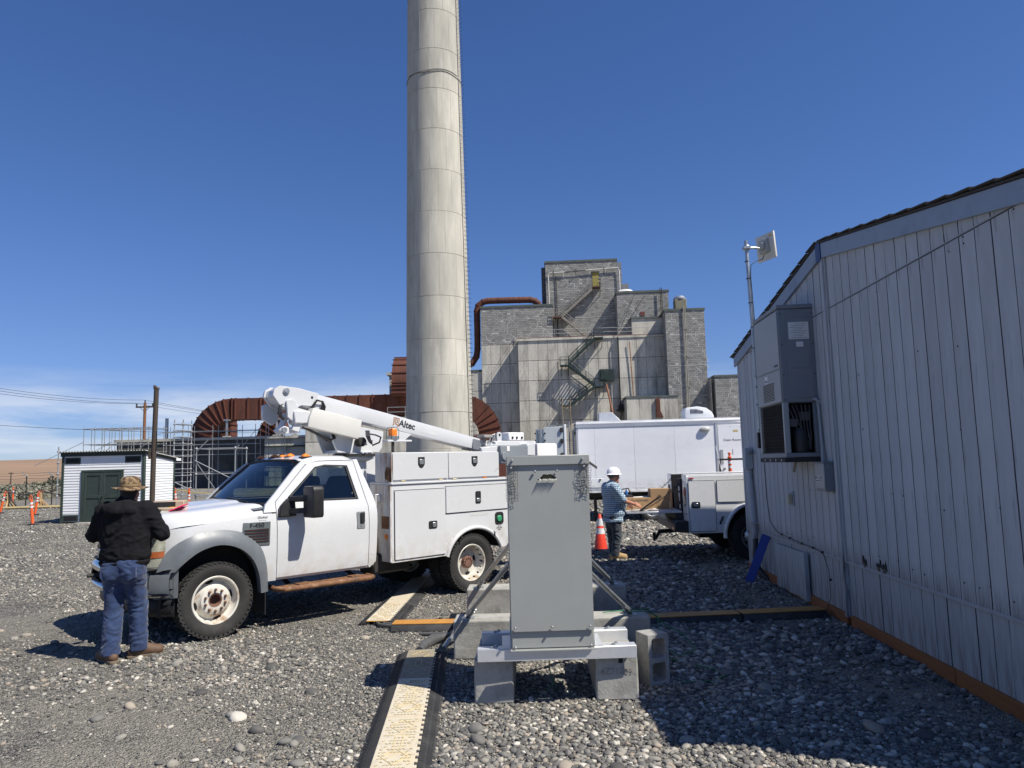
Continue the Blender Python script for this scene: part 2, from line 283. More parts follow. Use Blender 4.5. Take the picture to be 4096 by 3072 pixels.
# ---------------------------------------------------------------- ground
def sm(t): t=min(1,max(0,t)); return t*t*(3-2*t)
def terr(x,y):
    s=max(0,-x-34); h=-5.0*sm(s/260)
    if s>6 or y>150: h+=(mnoise.noise((x*.03,y*.03,1))*.5)*min(1,s/60)
    return h
def axis(lo,hi,fine,fstep,g=1.22):
    a=list(np.arange(fine[0],fine[1]+1e-6,fstep)); s=fstep
    while a[-1]<hi: s*=g; a.append(a[-1]+s)
    s=fstep
    while a[0]>lo: s*=g; a.insert(0,a[0]-s)
    return a
gx=axis(-4200,4200,(-40,30),2.5); gy=axis(-400,5200,(-6,70),2.5)
m=MB(); nx,ny=len(gx),len(gy)
m.add([(x,y,terr(x,y)) for x in gx for y in gy],[(i*ny+j,(i+1)*ny+j,(i+1)*ny+j+1,i*ny+j+1) for i in range(nx-1) for j in range(ny-1)])
gm=bpy.data.materials.new('gravel ground'); gm.use_nodes=True; t=gm.node_tree; b=t.nodes['Principled BSDF']; b.inputs['Roughness'].default_value=.95; b.inputs['Specular IOR Level'].default_value=.2
gc=N(t,'ShaderNodeTexCoord')
def vor(s,feat='F1',rnd=1):
    n=N(t,'ShaderNodeTexVoronoi',feature=feat); n.inputs['Scale'].default_value=s; lk(t,gc.outputs['Object'],n.inputs['Vector']); return n
def noi(s,d=5,r=.6):
    n=N(t,'ShaderNodeTexNoise'); n.inputs['Scale'].default_value=s; n.inputs['Detail'].default_value=d; n.inputs['Roughness'].default_value=r; lk(t,gc.outputs['Object'],n.inputs['Vector']); return n
def ramp(src,stops):
    n=N(t,'ShaderNodeValToRGB'); lk(t,src,n.inputs[0]); e=n.color_ramp.elements
    while len(e)<len(stops): e.new(.5)
    for q,(p,c) in zip(e,stops): q.position=p; q.color=(*(c if isinstance(c,tuple) else (c,c,c)),1)
    return n
def mixc(f,a,c):
    n=N(t,'ShaderNodeMix',data_type='RGBA')
    for i,s in ((0,f),(6,a),(7,c)):
        if isinstance(s,(int,float)): n.inputs[i].default_value=s
        elif isinstance(s,tuple): n.inputs[i].default_value=(*s,1)
        else: lk(t,s,n.inputs[i])
    return n.outputs[2]
v1=vor(80); v2=vor(38); v3=vor(9)
def sepx(c):
    n=N(t,'ShaderNodeSeparateColor'); lk(t,c,n.inputs[0]); return n.outputs[0]
PEB=[(0,(.045,.044,.041)),(.3,(.11,.106,.097)),(.6,(.21,.20,.178)),(.85,(.34,.318,.27)),(1,(.55,.52,.45))]
c1=ramp(sepx(v1.outputs['Color']),PEB).outputs[0]; c2=ramp(sepx(v2.outputs['Color']),PEB).outputs[0]
f12=ramp(noi(7).outputs[0],[(.45,0.),(.6,1.)]).outputs[0]
cc=mixc(f12,c1,c2)
dirt=ramp(noi(.55,6,.65).outputs[0],[(.42,0.),(.62,.8)]).outputs[0]
cc=mixc(dirt,cc,mixc(noi(30,4).outputs[0],(.26,.24,.20),(.37,.343,.285)))
sp=N(t,'ShaderNodeSeparateXYZ'); lk(t,gc.outputs['Object'],sp.inputs[0])
# open range beyond the yard fence
def rangev(src,a,bq,lo=0,hi=1):
    n=N(t,'ShaderNodeMapRange'); lk(t,src,n.inputs[0]); n.inputs[1].default_value=a; n.inputs[2].default_value=bq; n.inputs[3].default_value=lo; n.inputs[4].default_value=hi; return n.outputs[0]
wob=N(t,'ShaderNodeMath',operation='MULTIPLY_ADD'); lk(t,noi(.12).outputs[0],wob.inputs[0]); wob.inputs[1].default_value=6; lk(t,sp.outputs[0],wob.inputs[2])
off=rangev(wob.outputs[0],-30,-33)
rang=mixc(noi(.25,6).outputs[0],(.22,.19,.125),(.15,.14,.095))
dry=mixc(noi(.006,8).outputs[0],(.24,.165,.105),(.19,.135,.09))
far=rangev(sp.outputs[0],-150,-380)
far2=rangev(sp.outputs[1],160,420)
fm=N(t,'ShaderNodeMath',operation='MAXIMUM'); lk(t,far,fm.inputs[0]); lk(t,far2,fm.inputs[1])
cc=mixc(off,cc,mixc(fm.outputs[0],rang,dry))
lk(t,cc,b.inputs['Base Color'])
def mul(a,k):
    n=N(t,'ShaderNodeMath',operation='MULTIPLY'); lk(t,a,n.inputs[0]); n.inputs[1].default_value=k; return n.outputs[0]
def sub(a,c):
    n=N(t,'ShaderNodeMath',operation='SUBTRACT'); lk(t,a,n.inputs[0]); lk(t,c,n.inputs[1]); return n.outputs[0]
hgt=sub(mul(noi(4).outputs[0],.6),mul(v2.outputs['Distance'],.55)); hgt=sub(hgt,mul(v1.outputs['Distance'],.5))
bn=N(t,'ShaderNodeBump'); bn.inputs['Distance'].default_value=.05; bn.inputs['Strength'].default_value=1; lk(t,hgt,bn.inputs['Height']); lk(t,bn.outputs[0],b.inputs['Normal'])
ground=struct(m.build('ground',gm,normals=False,ang=60))
for p in ground.data.polygons:
    if p.normal.z<0: ground.data.flip_normals(); break
# hills on the skyline
def hillz(x,y):
    d=y+(-x)*.35
    env=sm((d-900)/2600)
    return -8+env*(64+26*mnoise.noise((x*.0005+3,y*.0005,0))+10*mnoise.noise((x*.0018,y*.0018,2)))-sm((d-3600)/1800)*60
m=MB(); HX=np.linspace(-5000,4000,70); HY=np.linspace(700,5200,46)
m.add([(x,y,hillz(x,y)) for x in HX for y in HY],[(i*46+j,(i+1)*46+j,(i+1)*46+j+1,i*46+j+1) for i in range(69) for j in range(45)])
HILLM=pm('dry grass hills',(.27,.185,.125),.95,var=.12,vs=.004,col2=(.20,.145,.10),c2=(.0025,.48,.65,.8),col3=(.30,.215,.15),c3=(.012,.58,.72,.5),spec=.1)
hl=struct(m.build('hills',HILLM,normals=False,ang=80))
if hl.data.polygons[0].normal.z<0: hl.data.flip_normals()
# ---------------------------------------------------------------- scattering (stuff)
def protos(fn,k):
    out=[]
    for i in range(k):
        me=fn(i); o=bpy.data.objects.new(me.name,me); out.append(o)
    return out
def scatter(name,P,S,Rt,V,objs,label=None,cat=None):
    me=bpy.data.meshes.new(name); n=len(P); me.vertices.add(n); me.vertices.foreach_set('co',np.asarray(P,np.float32).ravel())
    for nm,ty,dat,key in (('scl','FLOAT_VECTOR',S,'vector'),('rot','FLOAT_VECTOR',Rt,'vector'),('vi','INT',V,'value')):
        a=me.attributes.new(nm,ty,'POINT'); a.data.foreach_set(key,np.asarray(dat,np.float32 if ty!='INT' else np.int32).ravel())
    o=link(name,me); o['kind']='stuff'
    if label: o['label']=label; o['category']=cat
    g=bpy.data.node_groups.new(name,'GeometryNodeTree'); g.interface.new_socket('Geometry',in_out='INPUT',socket_type='NodeSocketGeometry'); g.interface.new_socket('Geometry',in_out='OUTPUT',socket_type='NodeSocketGeometry')
    gi=N(g,'NodeGroupInput'); go=N(g,'NodeGroupOutput'); ip=N(g,'GeometryNodeInstanceOnPoints'); gti=N(g,'GeometryNodeJoinGeometry')
    for ob in reversed(objs):
        oi=N(g,'GeometryNodeObjectInfo'); oi.inputs[0].default_value=ob; oi.inputs['As Instance'].default_value=True; g.links.new(oi.outputs['Geometry'],gti.inputs[0])
    def att(nm,dt):
        a=N(g,'GeometryNodeInputNamedAttribute',data_type=dt); a.inputs[0].default_value=nm; return a.outputs[0]
    g.links.new(gi.outputs[0],ip.inputs['Points']); g.links.new(gti.outputs[0],ip.inputs['Instance']); ip.inputs['Pick Instance'].default_value=True
    g.links.new(att('vi','INT'),ip.inputs['Instance Index']); g.links.new(att('rot','FLOAT_VECTOR'),ip.inputs['Rotation']); g.links.new(att('scl','FLOAT_VECTOR'),ip.inputs['Scale'])
    g.links.new(ip.outputs[0],go.inputs[0])
    md=o.modifiers.new('scatter','NODES'); md.node_group=g; return o
def rockmesh(i,sub=1,rough=.22):
    bm=bmesh.new(); bmesh.ops.create_icosphere(bm,subdivisions=sub,radius=1)
    for v in bm.verts: v.co*=1+rough*mnoise.noise(v.co*1.1+Vector((i*7.3,i*1.7,0)))+.1*mnoise.noise(v.co*2.3+Vector((0,i*3.1,i)))
    me=bpy.data.meshes.new('stone'); 
    for f in bm.faces: f.smooth=True
    bm.to_mesh(me); bm.free(); me.materials.append(PEBM); return me
PEBM=bpy.data.materials.new('river pebble'); PEBM.use_nodes=True; t=PEBM.node_tree; b=t.nodes['Principled BSDF']; b.inputs['Roughness'].default_value=.75; b.inputs['Specular IOR Level'].default_value=.3
gc=N(t,'ShaderNodeTexCoord'); oi=N(t,'ShaderNodeObjectInfo')
base=ramp(oi.outputs['Random'],[(0,(.045,.045,.045)),(.25,(.095,.094,.09)),(.5,(.17,.165,.152)),(.75,(.28,.265,.228)),(.86,(.32,.262,.20)),(.94,(.46,.435,.375)),(1,(.64,.60,.53))]).outputs[0]
lk(t,mixc(mul(noi(3,4).outputs[0],.45),base,(.15,.14,.125)),b.inputs['Base Color'])
stones=protos(lambda i:rockmesh(i),7)
def clear(x,y):   # keep loose stones off the things that stand on the ground
    return True
P=[];S=[]
def band(y0,y1,dens,r0,r1,pad=3):
    w0,w1=.74*y0+pad,.74*y1+pad
    n=int((w0+w1)*(y1-y0)*dens); y=y0+(y1-y0)*rng.random(n); x=(rng.random(n)*2-1)*(.74*y+pad)
    k=np.abs(x)<.74*y+pad; x,y=x[k],y[k]
    # packed, finer ground to the left of the wheel track
    thin=np.array([mnoise.noise((a*.5,c*.5,5)) for a,c in zip(x,y)]); left=np.clip((-x-2.2)/2.5,0,1)*np.clip((12-y)/4,0,1)
    keep=rng.random(len(x))<np.clip(.95+thin*1.6-.6*left,.08,1); x,y,left=x[keep],y[keep],left[keep]
    r=r0*(r1/r0)**(rng.random(len(x))**2.2); cz=np.array([mnoise.noise((a*.35,c*.35,9)) for a,c in zip(x,y)]); r*=np.clip(1.05+.7*cz+.18*np.clip(x,-1.5,2.5),.62,1.7); r*=1-.25*left
    for a,c,q in zip(x,y,r):
        if a>3.05+.0525*c and c<11.9: continue
        P.append((a,c,q*.28)); S.append((q*(.8+.7*rng.random()),q*(.8+.5*rng.random()),q*(.5+.4*rng.random())))
band(3.6,6.5,3600,.0042,.022); band(6.5,9.5,2300,.005,.024); band(9.5,14,800,.008,.028); band(14,24,170,.014,.04); band(24,45,22,.02,.06,0)
n=len(P); Rt=np.stack([rng.normal(0,.25,n),rng.normal(0,.25,n),rng.random(n)*6.28],1)
scatter('gravel',P,S,Rt,rng.integers(0,7,n),stones)
# larger river stones, each one a piece of the ground
big=[link('stone',rockmesh(20+i,2,.3)) for i in range(8)]
for o in big: o.parent=ground
spots=[(690,745,.05),(718,640,.075),(680,640,.035)]
def place_big(k,x,y,r):
    o=big[k] if k<8 else big[k%8].copy()
    if k>=8: COL.objects.link(o); o.parent=ground
    o.location=(x,y,r*.22); o.scale=(r*(.9+.5*random.random()),r*(.8+.4*random.random()),r*(.5+.3*random.random())); o.rotation_euler=(random.gauss(0,.2),random.gauss(0,.2),random.random()*6.28)
FIX=[(-.28,4.98,.055),(-.42,6.6,.05),(-2.05,5.55,.06),(-2.13,5.62,.035),(-1.55,5.05,.05),(-3.1,5.6,.045),(-2.6,6.15,.035),(-.65,8.02,.07),(.24,6.25,.055),(2.3,5.0,.07),(2.55,4.85,.06),(1.9,5.9,.05),(-2.25,6.9,.05),(-1.93,7.15,.04),(-2.0,6.75,.035),(.35,7.2,.05),(2.05,7.1,.045)]
k=0
for x,y,r in FIX: place_big(k,x,y,r); k+=1
while k<280:
    y=3.9+5.6*random.random()**1.3; x=(random.random()*2-1)*(.7*y+.3)
    if x>3.0+.0525*y or (-1.15<x<-.45 and y<7.6) or (-.7<x<1.35 and 5.6<y<7.3) or (x<-2.4 and random.random()<.6): continue
    place_big(k,x,y,.022+.028*random.random()**2.2); k+=1
# sagebrush on the open range
def bush(i):
    random.seed(100+i); m=MB()
    for _ in range(150):
        a=random.random()*6.28; r=random.random()**.5; h=random.random(); R0=r*(1-.45*h*h)
        c=Vector((math.cos(a)*R0*.62,math.sin(a)*R0*.62,h*.75*(1-.35*r)+.05)); s=.07+.09*random.random()
        d=Vector((random.gauss(0,1),random.gauss(0,1),random.gauss(.5,1))).normalized(); e=d.orthogonal().normalized()
        f=d.cross(e); m.add([c-e*s*.5,c+e*s*.5,c+d*s*1.6+f*s*.3],[(0,1,2)]); m.add([c-f*s*.5,c+f*s*.5,c+e*s*1.3+d*s*.5],[(0,1,2)])
    return m.mesh('sagebrush',SAGE,normals=False)
bushes=protos(bush,5); P=[];S=[]
random.seed(11)
for _ in range(5200):
    x=-36-190*random.random()**1.7; y=44+ (260)*random.random()**1.2
    if x/y>-.30 : continue
    P.append((x,y,terr(x,y)-.05)); q=.45+.75*random.random()**1.5; S.append((q*1.2,q*1.2,q))
n=len(P); scatter('sagebrush',P,S,np.stack([np.zeros(n),np.zeros(n),rng.random(n)*6.28],1),rng.integers(0,5,n),bushes,'pale grey-green sagebrush covering the range beyond the fence','sagebrush')
random.seed(5)
# ================================================================ office building (right), gable end wall in its own shade
OFF=(3.082,.007,0); ORZ=-R(3.0); S0,S1,RIDGE=3.73,11.93,8.0
def roofz(s): return 4.10-.178*abs(s-RIDGE)
off=thing('office_trailer','long grey-white plank sided office trailer with shingled gable roof','trailer',OFF,ORZ)
MB().box(.03,16,S0+.02,S1-.02,.02,3.3).build('inner_wall',BLACK,off)
m=MB(); m.prism([(S0+.02,3.3),(S1-.02,3.3),(RIDGE,4.02)],.03,16,'x'); m.build('gable_core',BLACK,off)
GROOVE=pm('groove shade tone',(.085,.085,.085),.9)  # shade inside the board grooves and joint, painted on as a dark tone
def boardmesh(z0,z1,w,top=None,seed=0):
    random.seed(seed); m=MB(); k=6; L=[];Rr=[]
    for i in range(k+1):
        z=z0+(z1-z0)*i/k; L.append((0.0055+random.gauss(0,.0014),z)); Rr.append((w-.0055+random.gauss(0,.0014),z))
    if top: L[-1]=(L[-1][0],top[0]); Rr[-1]=(Rr[-1][0],top[1])
    poly=L+Rr[::-1]; m.prism(poly,-.012+random.gauss(0,.0012),.028,'x'); m.m=[0,0]+[1]*(len(m.m)-2); return m
WB_=.2; NB=int(round((S1-S0)/WB_))
low=[boardmesh(.655,3.375,WB_,seed=i).mesh('board',[BOARD,GROOVE],bevel=.002) for i in range(7)]
skr=[boardmesh(.10,.665,WB_,seed=30+i).mesh('skirting_board',[SKIRT,GROOVE],bevel=.003) for i in range(5)]
for i in range(NB):
    s=S0+i*WB_
    if s>=S1-.1: break
    o=link('board',low[random.Random(i).randrange(7)],off); o.location=(0,s,0)
    o=link('skirting_board',skr[random.Random(i+9).randrange(5)],off); o.location=(.014,s+.05,0)
    a,b2=roofz(s)-.04-3.39,roofz(s+WB_)-.04-3.39
    if min(a,b2)>.02:
        o=boardmesh(3.39,3.39+max(a,b2),WB_,(3.39+a,3.39+b2),seed=60+i).build('board',[BOARD,GROOVE],off,bevel=.002); o.location=(0,s,0)
MB().box(-.016,.03,S0,S1,3.384,3.394).build('panel_joint',SKIRT,off); MB().box(-.0145,.03,S0,S1,3.374,3.384).build('joint_gap',GROOVE,off)
MB().box(-.018,.03,S0+.01,S1,.645,.675).build('drip_trim',SKIRT,off,bevel=.003)
m=MB(); m.box(-.05,.02,7.935,7.985,.09,4.03); m.build('batten',BOARD,off,bevel=.004)
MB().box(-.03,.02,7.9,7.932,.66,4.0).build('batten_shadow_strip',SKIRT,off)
for a,b2 in ((S0,5.9),(5.91,7.9),(7.99,9.35),(9.36,S1)): MB().box(-.022,.04,a,b2,-.02,.115).build('base_board',ORWOOD,off,bevel=.004)
for sg in (-1,1):
    e=RIDGE+(4.03 if sg>0 else -4.38); m=MB(); zr=4.13; ze=zr-.178*abs(e-RIDGE)
    m.prism([(RIDGE+sg*.005,zr),(e,ze),(e,ze-.155),(RIDGE+sg*.005,zr-.165)],-.05,-.016,'x'); m.build('fascia',FASCIA,off,bevel=.004)
    m=MB(); m.prism([(RIDGE,zr-.055),(e,ze-.05),(e,ze-.075),(RIDGE,zr-.08)],-.014,.03,'x'); m.build('soffit',FASCIA,off)
    m=MB(); m.prism([(RIDGE,zr+.005),(e+sg*.04,ze-.005),(e+sg*.04,ze+.012),(RIDGE,zr+.022)],-.065,16,'x'); m.build('roof',SHINGLE,off)
    rnd=random.Random(3+sg)
    sh=MB(); sh.box(-.012,.12,0,.30,.0,.013); shm=sh.mesh('shingle',SHINGLE,bevel=.002)
    for k in range(14 if sg>0 else 15):
        y=RIDGE+sg*(.02+k*.295); yb=y if sg>0 else y-.30
        o=link('shingle',shm,off); zz=zr+.026-.178*abs(y-RIDGE)
        o.location=(-.07+rnd.gauss(0,.004),y,zz); o.rotation_euler=(-.176+.05 if sg>0 else math.pi-.0+.176-.05,0,0) if sg>0 else (.176-.05,0,0)
        if sg<0: o.location.y=yb; o.location.z=zz-.178*.30+.012
m=MB(); m.prism([(7.93,4.15),(8.07,4.15),(8.07,3.94),(8.0,3.91),(7.93,3.94)],-.062,-.052,'x'); m.build('ridge_plate',NAVY,off,bevel=.003)
m=MB(); m.box(-.02,.03,S1-.06,S1+.02,.6,3.4); m.build('corner_trim',BOARD,off,bevel=.003)
# loose hatch panel of grooved boards
for k in range(5): 
    a=9.15+k*.23; MB().box(-.055-.012*k/5,-.02,a,a+.226,.03+.01*(k%2),.60).build('hatch_board',SKIRT,off,bevel=.003)
MB().box(-.075,-.02,9.10,9.145,.03,.62).build('hatch_batten',SKIRT,off,bevel=.003)
# peeled, rotted lower ends of boards
rnd=random.Random(4)
for s in (7.46,7.14,7.02):
    pts=[(s-.055+.11*i/5,.69+.03*rnd.random()) for i in range(6)]+[(s+.05-.10*i/5,.72+.075*rnd.random()) for i in range(6)]
    m=MB(); m.prism(pts,-.0165,-.0135,'x'); m.build('rot_hole',BLACK,off)
    pts=[(s-.02+.05*i/4,.665+.02*rnd.random()) for i in range(5)]+[(s+.03-.05*i/4,.70+.03*rnd.random()) for i in range(5)]
    m=MB(); m.prism(pts,-.020,-.017,'x'); m.build('peeled_splinter',pm('bare weathered wood',(.10,.085,.065),.9),off)
rnd=random.Random(8); nail=MB().sphere((0,0,0),.0075,6,4).mesh('nail_head',DARK)
for i in range(60):
    o=link('nail_head',nail,off); o.location=(-.0125,4.3+.2*rnd.randrange(37)+rnd.choice((.03,.17)),rnd.choice((.74,.8,1.4,2.0,2.6,3.3,3.33))+rnd.gauss(0,.03))
m=MB(); m.box(-.03,0,9.49,9.63,1.15,1.33); v=m.build('vent_plate',SKIRT,off,bevel=.004); MB().box(-.085,-.03,9.52,9.60,1.17,1.30).build('vent_hood',pm('cream plastic',(.5,.46,.34),.6),v,bevel=.008)
# thin cable clipped along the seam and down the skirting
m=MB(); m.tube([(-.02,10.75,2.2),(-.02,10.72,1.2),(-.022,10.6,.86),(-.025,10.3,.75),(-.025,9.6,.71),(-.025,8.75,.69),(-.03,8.55,.66),(-.03,8.42,.5),(-.03,8.41,.2),(-.035,8.55,.06)],.005,5); m.build('cable',CABLE,off)
for s,z in ((10.1,.735),(9.75,.72),(9.3,.70),(8.9,.695),(8.6,.68),(8.41,.4)): MB().box(-.034,-.012,s-.012,s+.012,z-.012,z+.012).build('cable_clip',BLACK,off)
def offp(x,s,z): 
    v=Matrix.Rotation(ORZ,4,'Z')@Vector((x,s,z)); return (v.x+OFF[0],v.y+OFF[1],z)
# ---- wall-hung air conditioner
hv=thing('wall_air_conditioner','tall grey wall-hung air conditioner with open wiring bay on office wall','air conditioner',offp(-.013,8.42,1.77),ORZ)
D,L,H=.40,1.0,1.75
MB().box(-D,0,0,L,.63,H-.03).build('casing',HVACG,hv,bevel=.008)
MB().box(-D-.012,.0,-.012,L+.012,H-.028,H+.02).build('top_cap',HVACG,hv,bevel=.006)
MB().box(-D-.01,-D+.0,.02,L-.02,1.03,H-.05).build('upper_panel',HVACL,hv,bevel=.006)
fp=MB().box(-D-.01,-D+.0,.02,L-.02,.64,1.015).build('grille_panel',HVACL,hv,bevel=.006)
for k in range(12):
    z=.68+k*.018; MB().box(-D-.016,-D-.009,.27,.70,z,z+.007).build('louvre',DARK,fp)
MB().box(-D-.013,-D-.009,.5,.62,.90,.99).build('sticker',PAPER,fp)
MB().box(-D,0,.0,L,0,.05).build('base_pan',HVACG,hv,bevel=.005)
for x0,x1,y0,y1 in ((-D,-D+.06,0,.05),(-.06,0,0,.05),(-D,-D+.05,L-.06,L),(-.05,0,L-.06,L)): MB().box(x0,x1,y0,y1,.05,.63).build('corner_post',HVACL if x0<-.3 else HVACG,hv,bevel=.004)
MB().box(-.04,-.005,.05,L-.06,.05,.63).build('back_plate',BLACK,hv)
MB().box(-D+.06,-.02,.16,.18,.05,.63).build('bay_partition',BLACK,hv)
coil=MB().box(-D+.015,-D+.03,.05,L-.06,.05,.63).build('condenser_coil',pm('dusty coil',(.11,.095,.075),.8,var=.3,vs=12),hv)
m=MB()
for k in range(20): m.box(-D+.006,-D+.014,.06+k*.0415,.064+k*.0415,.06,.62)
for k in range(14): m.box(-D+.004,-D+.010,.05,L-.06,.08+k*.04,.084+k*.04)
m.build('coil_guard',DARK,coil)
m=MB(); m.lathe([(.0,.0),(.085,.0),(.09,.02),(.09,.22),(.07,.27),(0,.28)],16,Matrix.Translation((-.2,.085,.06))); m.build('compressor',BLACKP,hv)
m=MB(); m.box(-.33,-.24,.03,.12,.35,.44); m.box(-.2,-.1,.04,.15,.42,.52); m.build('contactor',pm('dusty part',(.09,.09,.09),.7),hv,bevel=.004)
for k in range(6):
    r2=random.Random(k); m=MB(); m.tube([(-.34+.05*k,.03+.03*r2.random(),.6),(-.3+.04*k,.02,.45+.05*r2.random()),(-.25+.03*k,.04,.3+.1*r2.random()),(-.15+.01*k,.02,.15+.1*r2.random()),(-.1,.06,.08)],.006,5); m.build('wire',CABLE if k%3 else pm('dusty part',(.09,.09,.09)),hv)
for k in range(22):
    MB().box(-.335+k*.0125,-.33+k*.0125,-.006,.0,.62,.634).build('guard_tooth',HVACL,hv) if k%2==0 else None
MB().box(-D+.09,-.04,-.008,0,.68,1.62).build('side_panel',HVACG,hv,bevel=.004)
MB().box(-D+.12,-.07,-.014,-.008,1.02,1.24).build('access_door',HVACG,hv,bevel=.003)
lab=MB().box(-D+.11,-.06,-.011,-.008,1.36,1.56).build('rating_label',PAPER,hv)
for k in range(9): MB().box(-D+.13+.02*(k%3),-.08-.03*((k*7)%4)/2,-.013,-.011,1.375+k*.02,1.380+k*.02).build('print_line',INKG,lab)
lab=MB().box(-D+.19,-.13,-.011,-.008,1.27,1.33).build('small_label',PAPER,hv)
screw=MB().sphere((0,0,0),.007,6,4).mesh('screw',DARK)
for y,z in ((-.004,.66),(-.004,.95),(-.004,1.3),(-.004,1.66)):
    for x in (-D+.03,-.02): o=link('screw',screw,hv); o.location=(x,y,z)
m=MB(); m.tube([(-.06,.0,.66),(-.04,-.03,.66),(-.025,-.05,.63),(-.022,-.06,.5),(-.03,-.10,.1),(-.055,-.16,-.06)],.019,10); m.build('conduit',HVACL,hv)
MB().cyl((-.02,-.04,.62),(-.02,-.075,.62),.026,n=12).build('conduit_collar',HVACL,hv)
m=MB(); m.box(-D-.02,-.0,-.01,L*.98,-.055,-.005); br=m.build('mounting_bracket',DARK,hv,bevel=.004)
m=MB()
for k in range(4): m.cyl((-D-.024,.12+k*.22,-.03),(-D-.018,.12+k*.22,-.03),.016,n=10)
m.build('slot_hole',HVACL,br)
MB().cyl((-.30,.02,-.05),(-.32,.03,-.17),.016,n=10).build('drain_pipe',pm('drain pvc',(.3,.22,.13),.6),hv)
m=MB()
for a,b2 in ((.07,.13),(.145,.185),(.20,.215)): m.box(-D-.012,-D-.0105,a,b2,1.06,1.085)
m.build('maker_mark',INK,fp)
text('unit_number','HVAC',.03,INK,fp,frame((-D-.0145,.56,.925),(0,-1,0),(0,0,1)))
# ---- disconnect switch
db=thing('disconnect_switch','small grey electrical disconnect box labelled below the air conditioner','electrical box',offp(-.013,8.10,1.39),ORZ)
MB().box(-.10,0,0,.28,0,.31).build('enclosure',HVACG,db,bevel=.006); MB().box(-.112,-.10,-.006,.286,.03,.318).build('cover',HVACL,db,bevel=.004); MB().box(-.12,.0,-.01,.29,.305,.325).build('rain_lip',HVACG,db,bevel=.004)
MB().box(-.115,-.112,.1,.25,.10,.17).build('label_plate',PAPER,db)
text('label_text','HVAC #2',.045,INK,db,frame((-.1155,.175,.148),(0,-1,0),(0,0,1))); text('label_text_small','DISCONNECT',.022,INK,db,frame((-.1155,.175,.115),(0,-1,0),(0,0,1)))
# ---- conduit with weatherhead box and black hose
cu=thing('conduit_drop','grey pvc conduit and pull box running down the wall into a black hose','conduit',offp(-.013,11.28,0),ORZ)
m=MB(); m.tube([(-.05,.13,1.62),(-.05,.12,1.5),(-.06,.02,.9),(-.06,-.03,.56)],.045,12); m.build('pipe',BOARD,cu)
MB().box(-.12,0,.05,.21,1.6,1.92).build('pull_box',BOARD,cu,bevel=.006); MB().cyl((-.06,.05,1.85),(-.06,-.08,1.86),.028,n=12).build('side_hub',HVACG,cu)
MB().box(-.115,-.0,-.07,.05,.78,.80).build('strap',STEEL,cu)
m=MB(); m.tube([(-.06,-.03,.57),(-.07,-.05,.45),(-.10,-.10,.3),(-.09,-.22,.15),(-.05,-.35,.06),(0,-.42,.02)],.04,12); m.build('hose',BLACKP,cu)
# ---- mast with flat panel antenna
ms=thing('antenna_mast','slim galvanised mast carrying a flat white panel antenna above the roof','antenna mast',offp(-.185,10.25,0),ORZ)
m=MB(); m.tube([(0,0,2.0),(-.01,0,3.4),(-.035,0,4.86)],.026,12); m.build('mast',STEEL,ms)
for z in (2.15,2.75): m=MB(); m.box(-.03,.17,-.03,.03,z-.015,z+.015); m.build('stand_off',STEEL,ms)
for z in (2.5,2.9,3.3,3.6,3.95,4.3,4.55): m=MB(); m.cyl((-.0-.035*max(0,(z-3.4)/1.46)-.01*(z>3),0,z),(-.0-.035*max(0,(z-3.4)/1.46)-.01*(z>3),0,z+.012),.031,n=12); m.build('cable_tie',BLACKP,ms)
cl=MB(); cl.cyl((-.03,0,4.72),(-.03,0,4.79),.042,n=12); cl.box(-.08,.02,-.05,.05,4.735,4.775); cl=cl.build('clamp',STEEL,ms,bevel=.003)
m=MB(); m.tube([(.0,0,4.755),(.1,.03,4.76),(.16,.06,4.76)],.016,8); m.build('arm',STEEL,ms)
an=MB(); T=Matrix.Translation((.27,.12,4.79))@rotm(R(4),0,R(-66)); an.box(-.19,.19,0,.03,-.19,.19,T); an=an.build('antenna_panel',pm('cream antenna plastic',(.66,.63,.54),.5,var=.04),ms,bevel=.01,seg=2)
m=MB(); m.box(-.085,.085,-.05,0,-.09,.11,T); m.box(-.05,.05,-.085,-.05,-.04,.06,T); m.build('radio_housing',pm('grey antenna plastic',(.42,.42,.38),.5),an,bevel=.006)
MB().box(.10,.14,-.003,0,.13,.155,T).build('antenna_sticker',YELLOWE,an)
m=MB(); q=T@Vector((0,-.04,-.12)); m.tube([q,q+Vector((-.03,0,-.06)),(.1,0,4.56),(.01,-.02,4.5),(-.005,-.028,4.35),(.015,-.03,3.5),(.026,-.03,2.4),(.03,-.03,1.95)],.006,6); m.build('antenna_cable',DGREEN,ms)
m=MB(); m.box(-.04,.04,-.03,.03,1.9,2.12); m.build('lightning_arrester',BLACKP,ms,bevel=.005)
# ---- blue board leaning on the skirting
bb=MB(); bb.box(-.06,.06,0,.03,0,.72); bb=tag(bb.build('blue_board',BLUEB,bevel=.004),'bright blue painted board leaning against the grey skirting','board'); bb.location=offp(-.33,10.75,.0); bb.rotation_euler=(R(-6),R(22),R(-25))
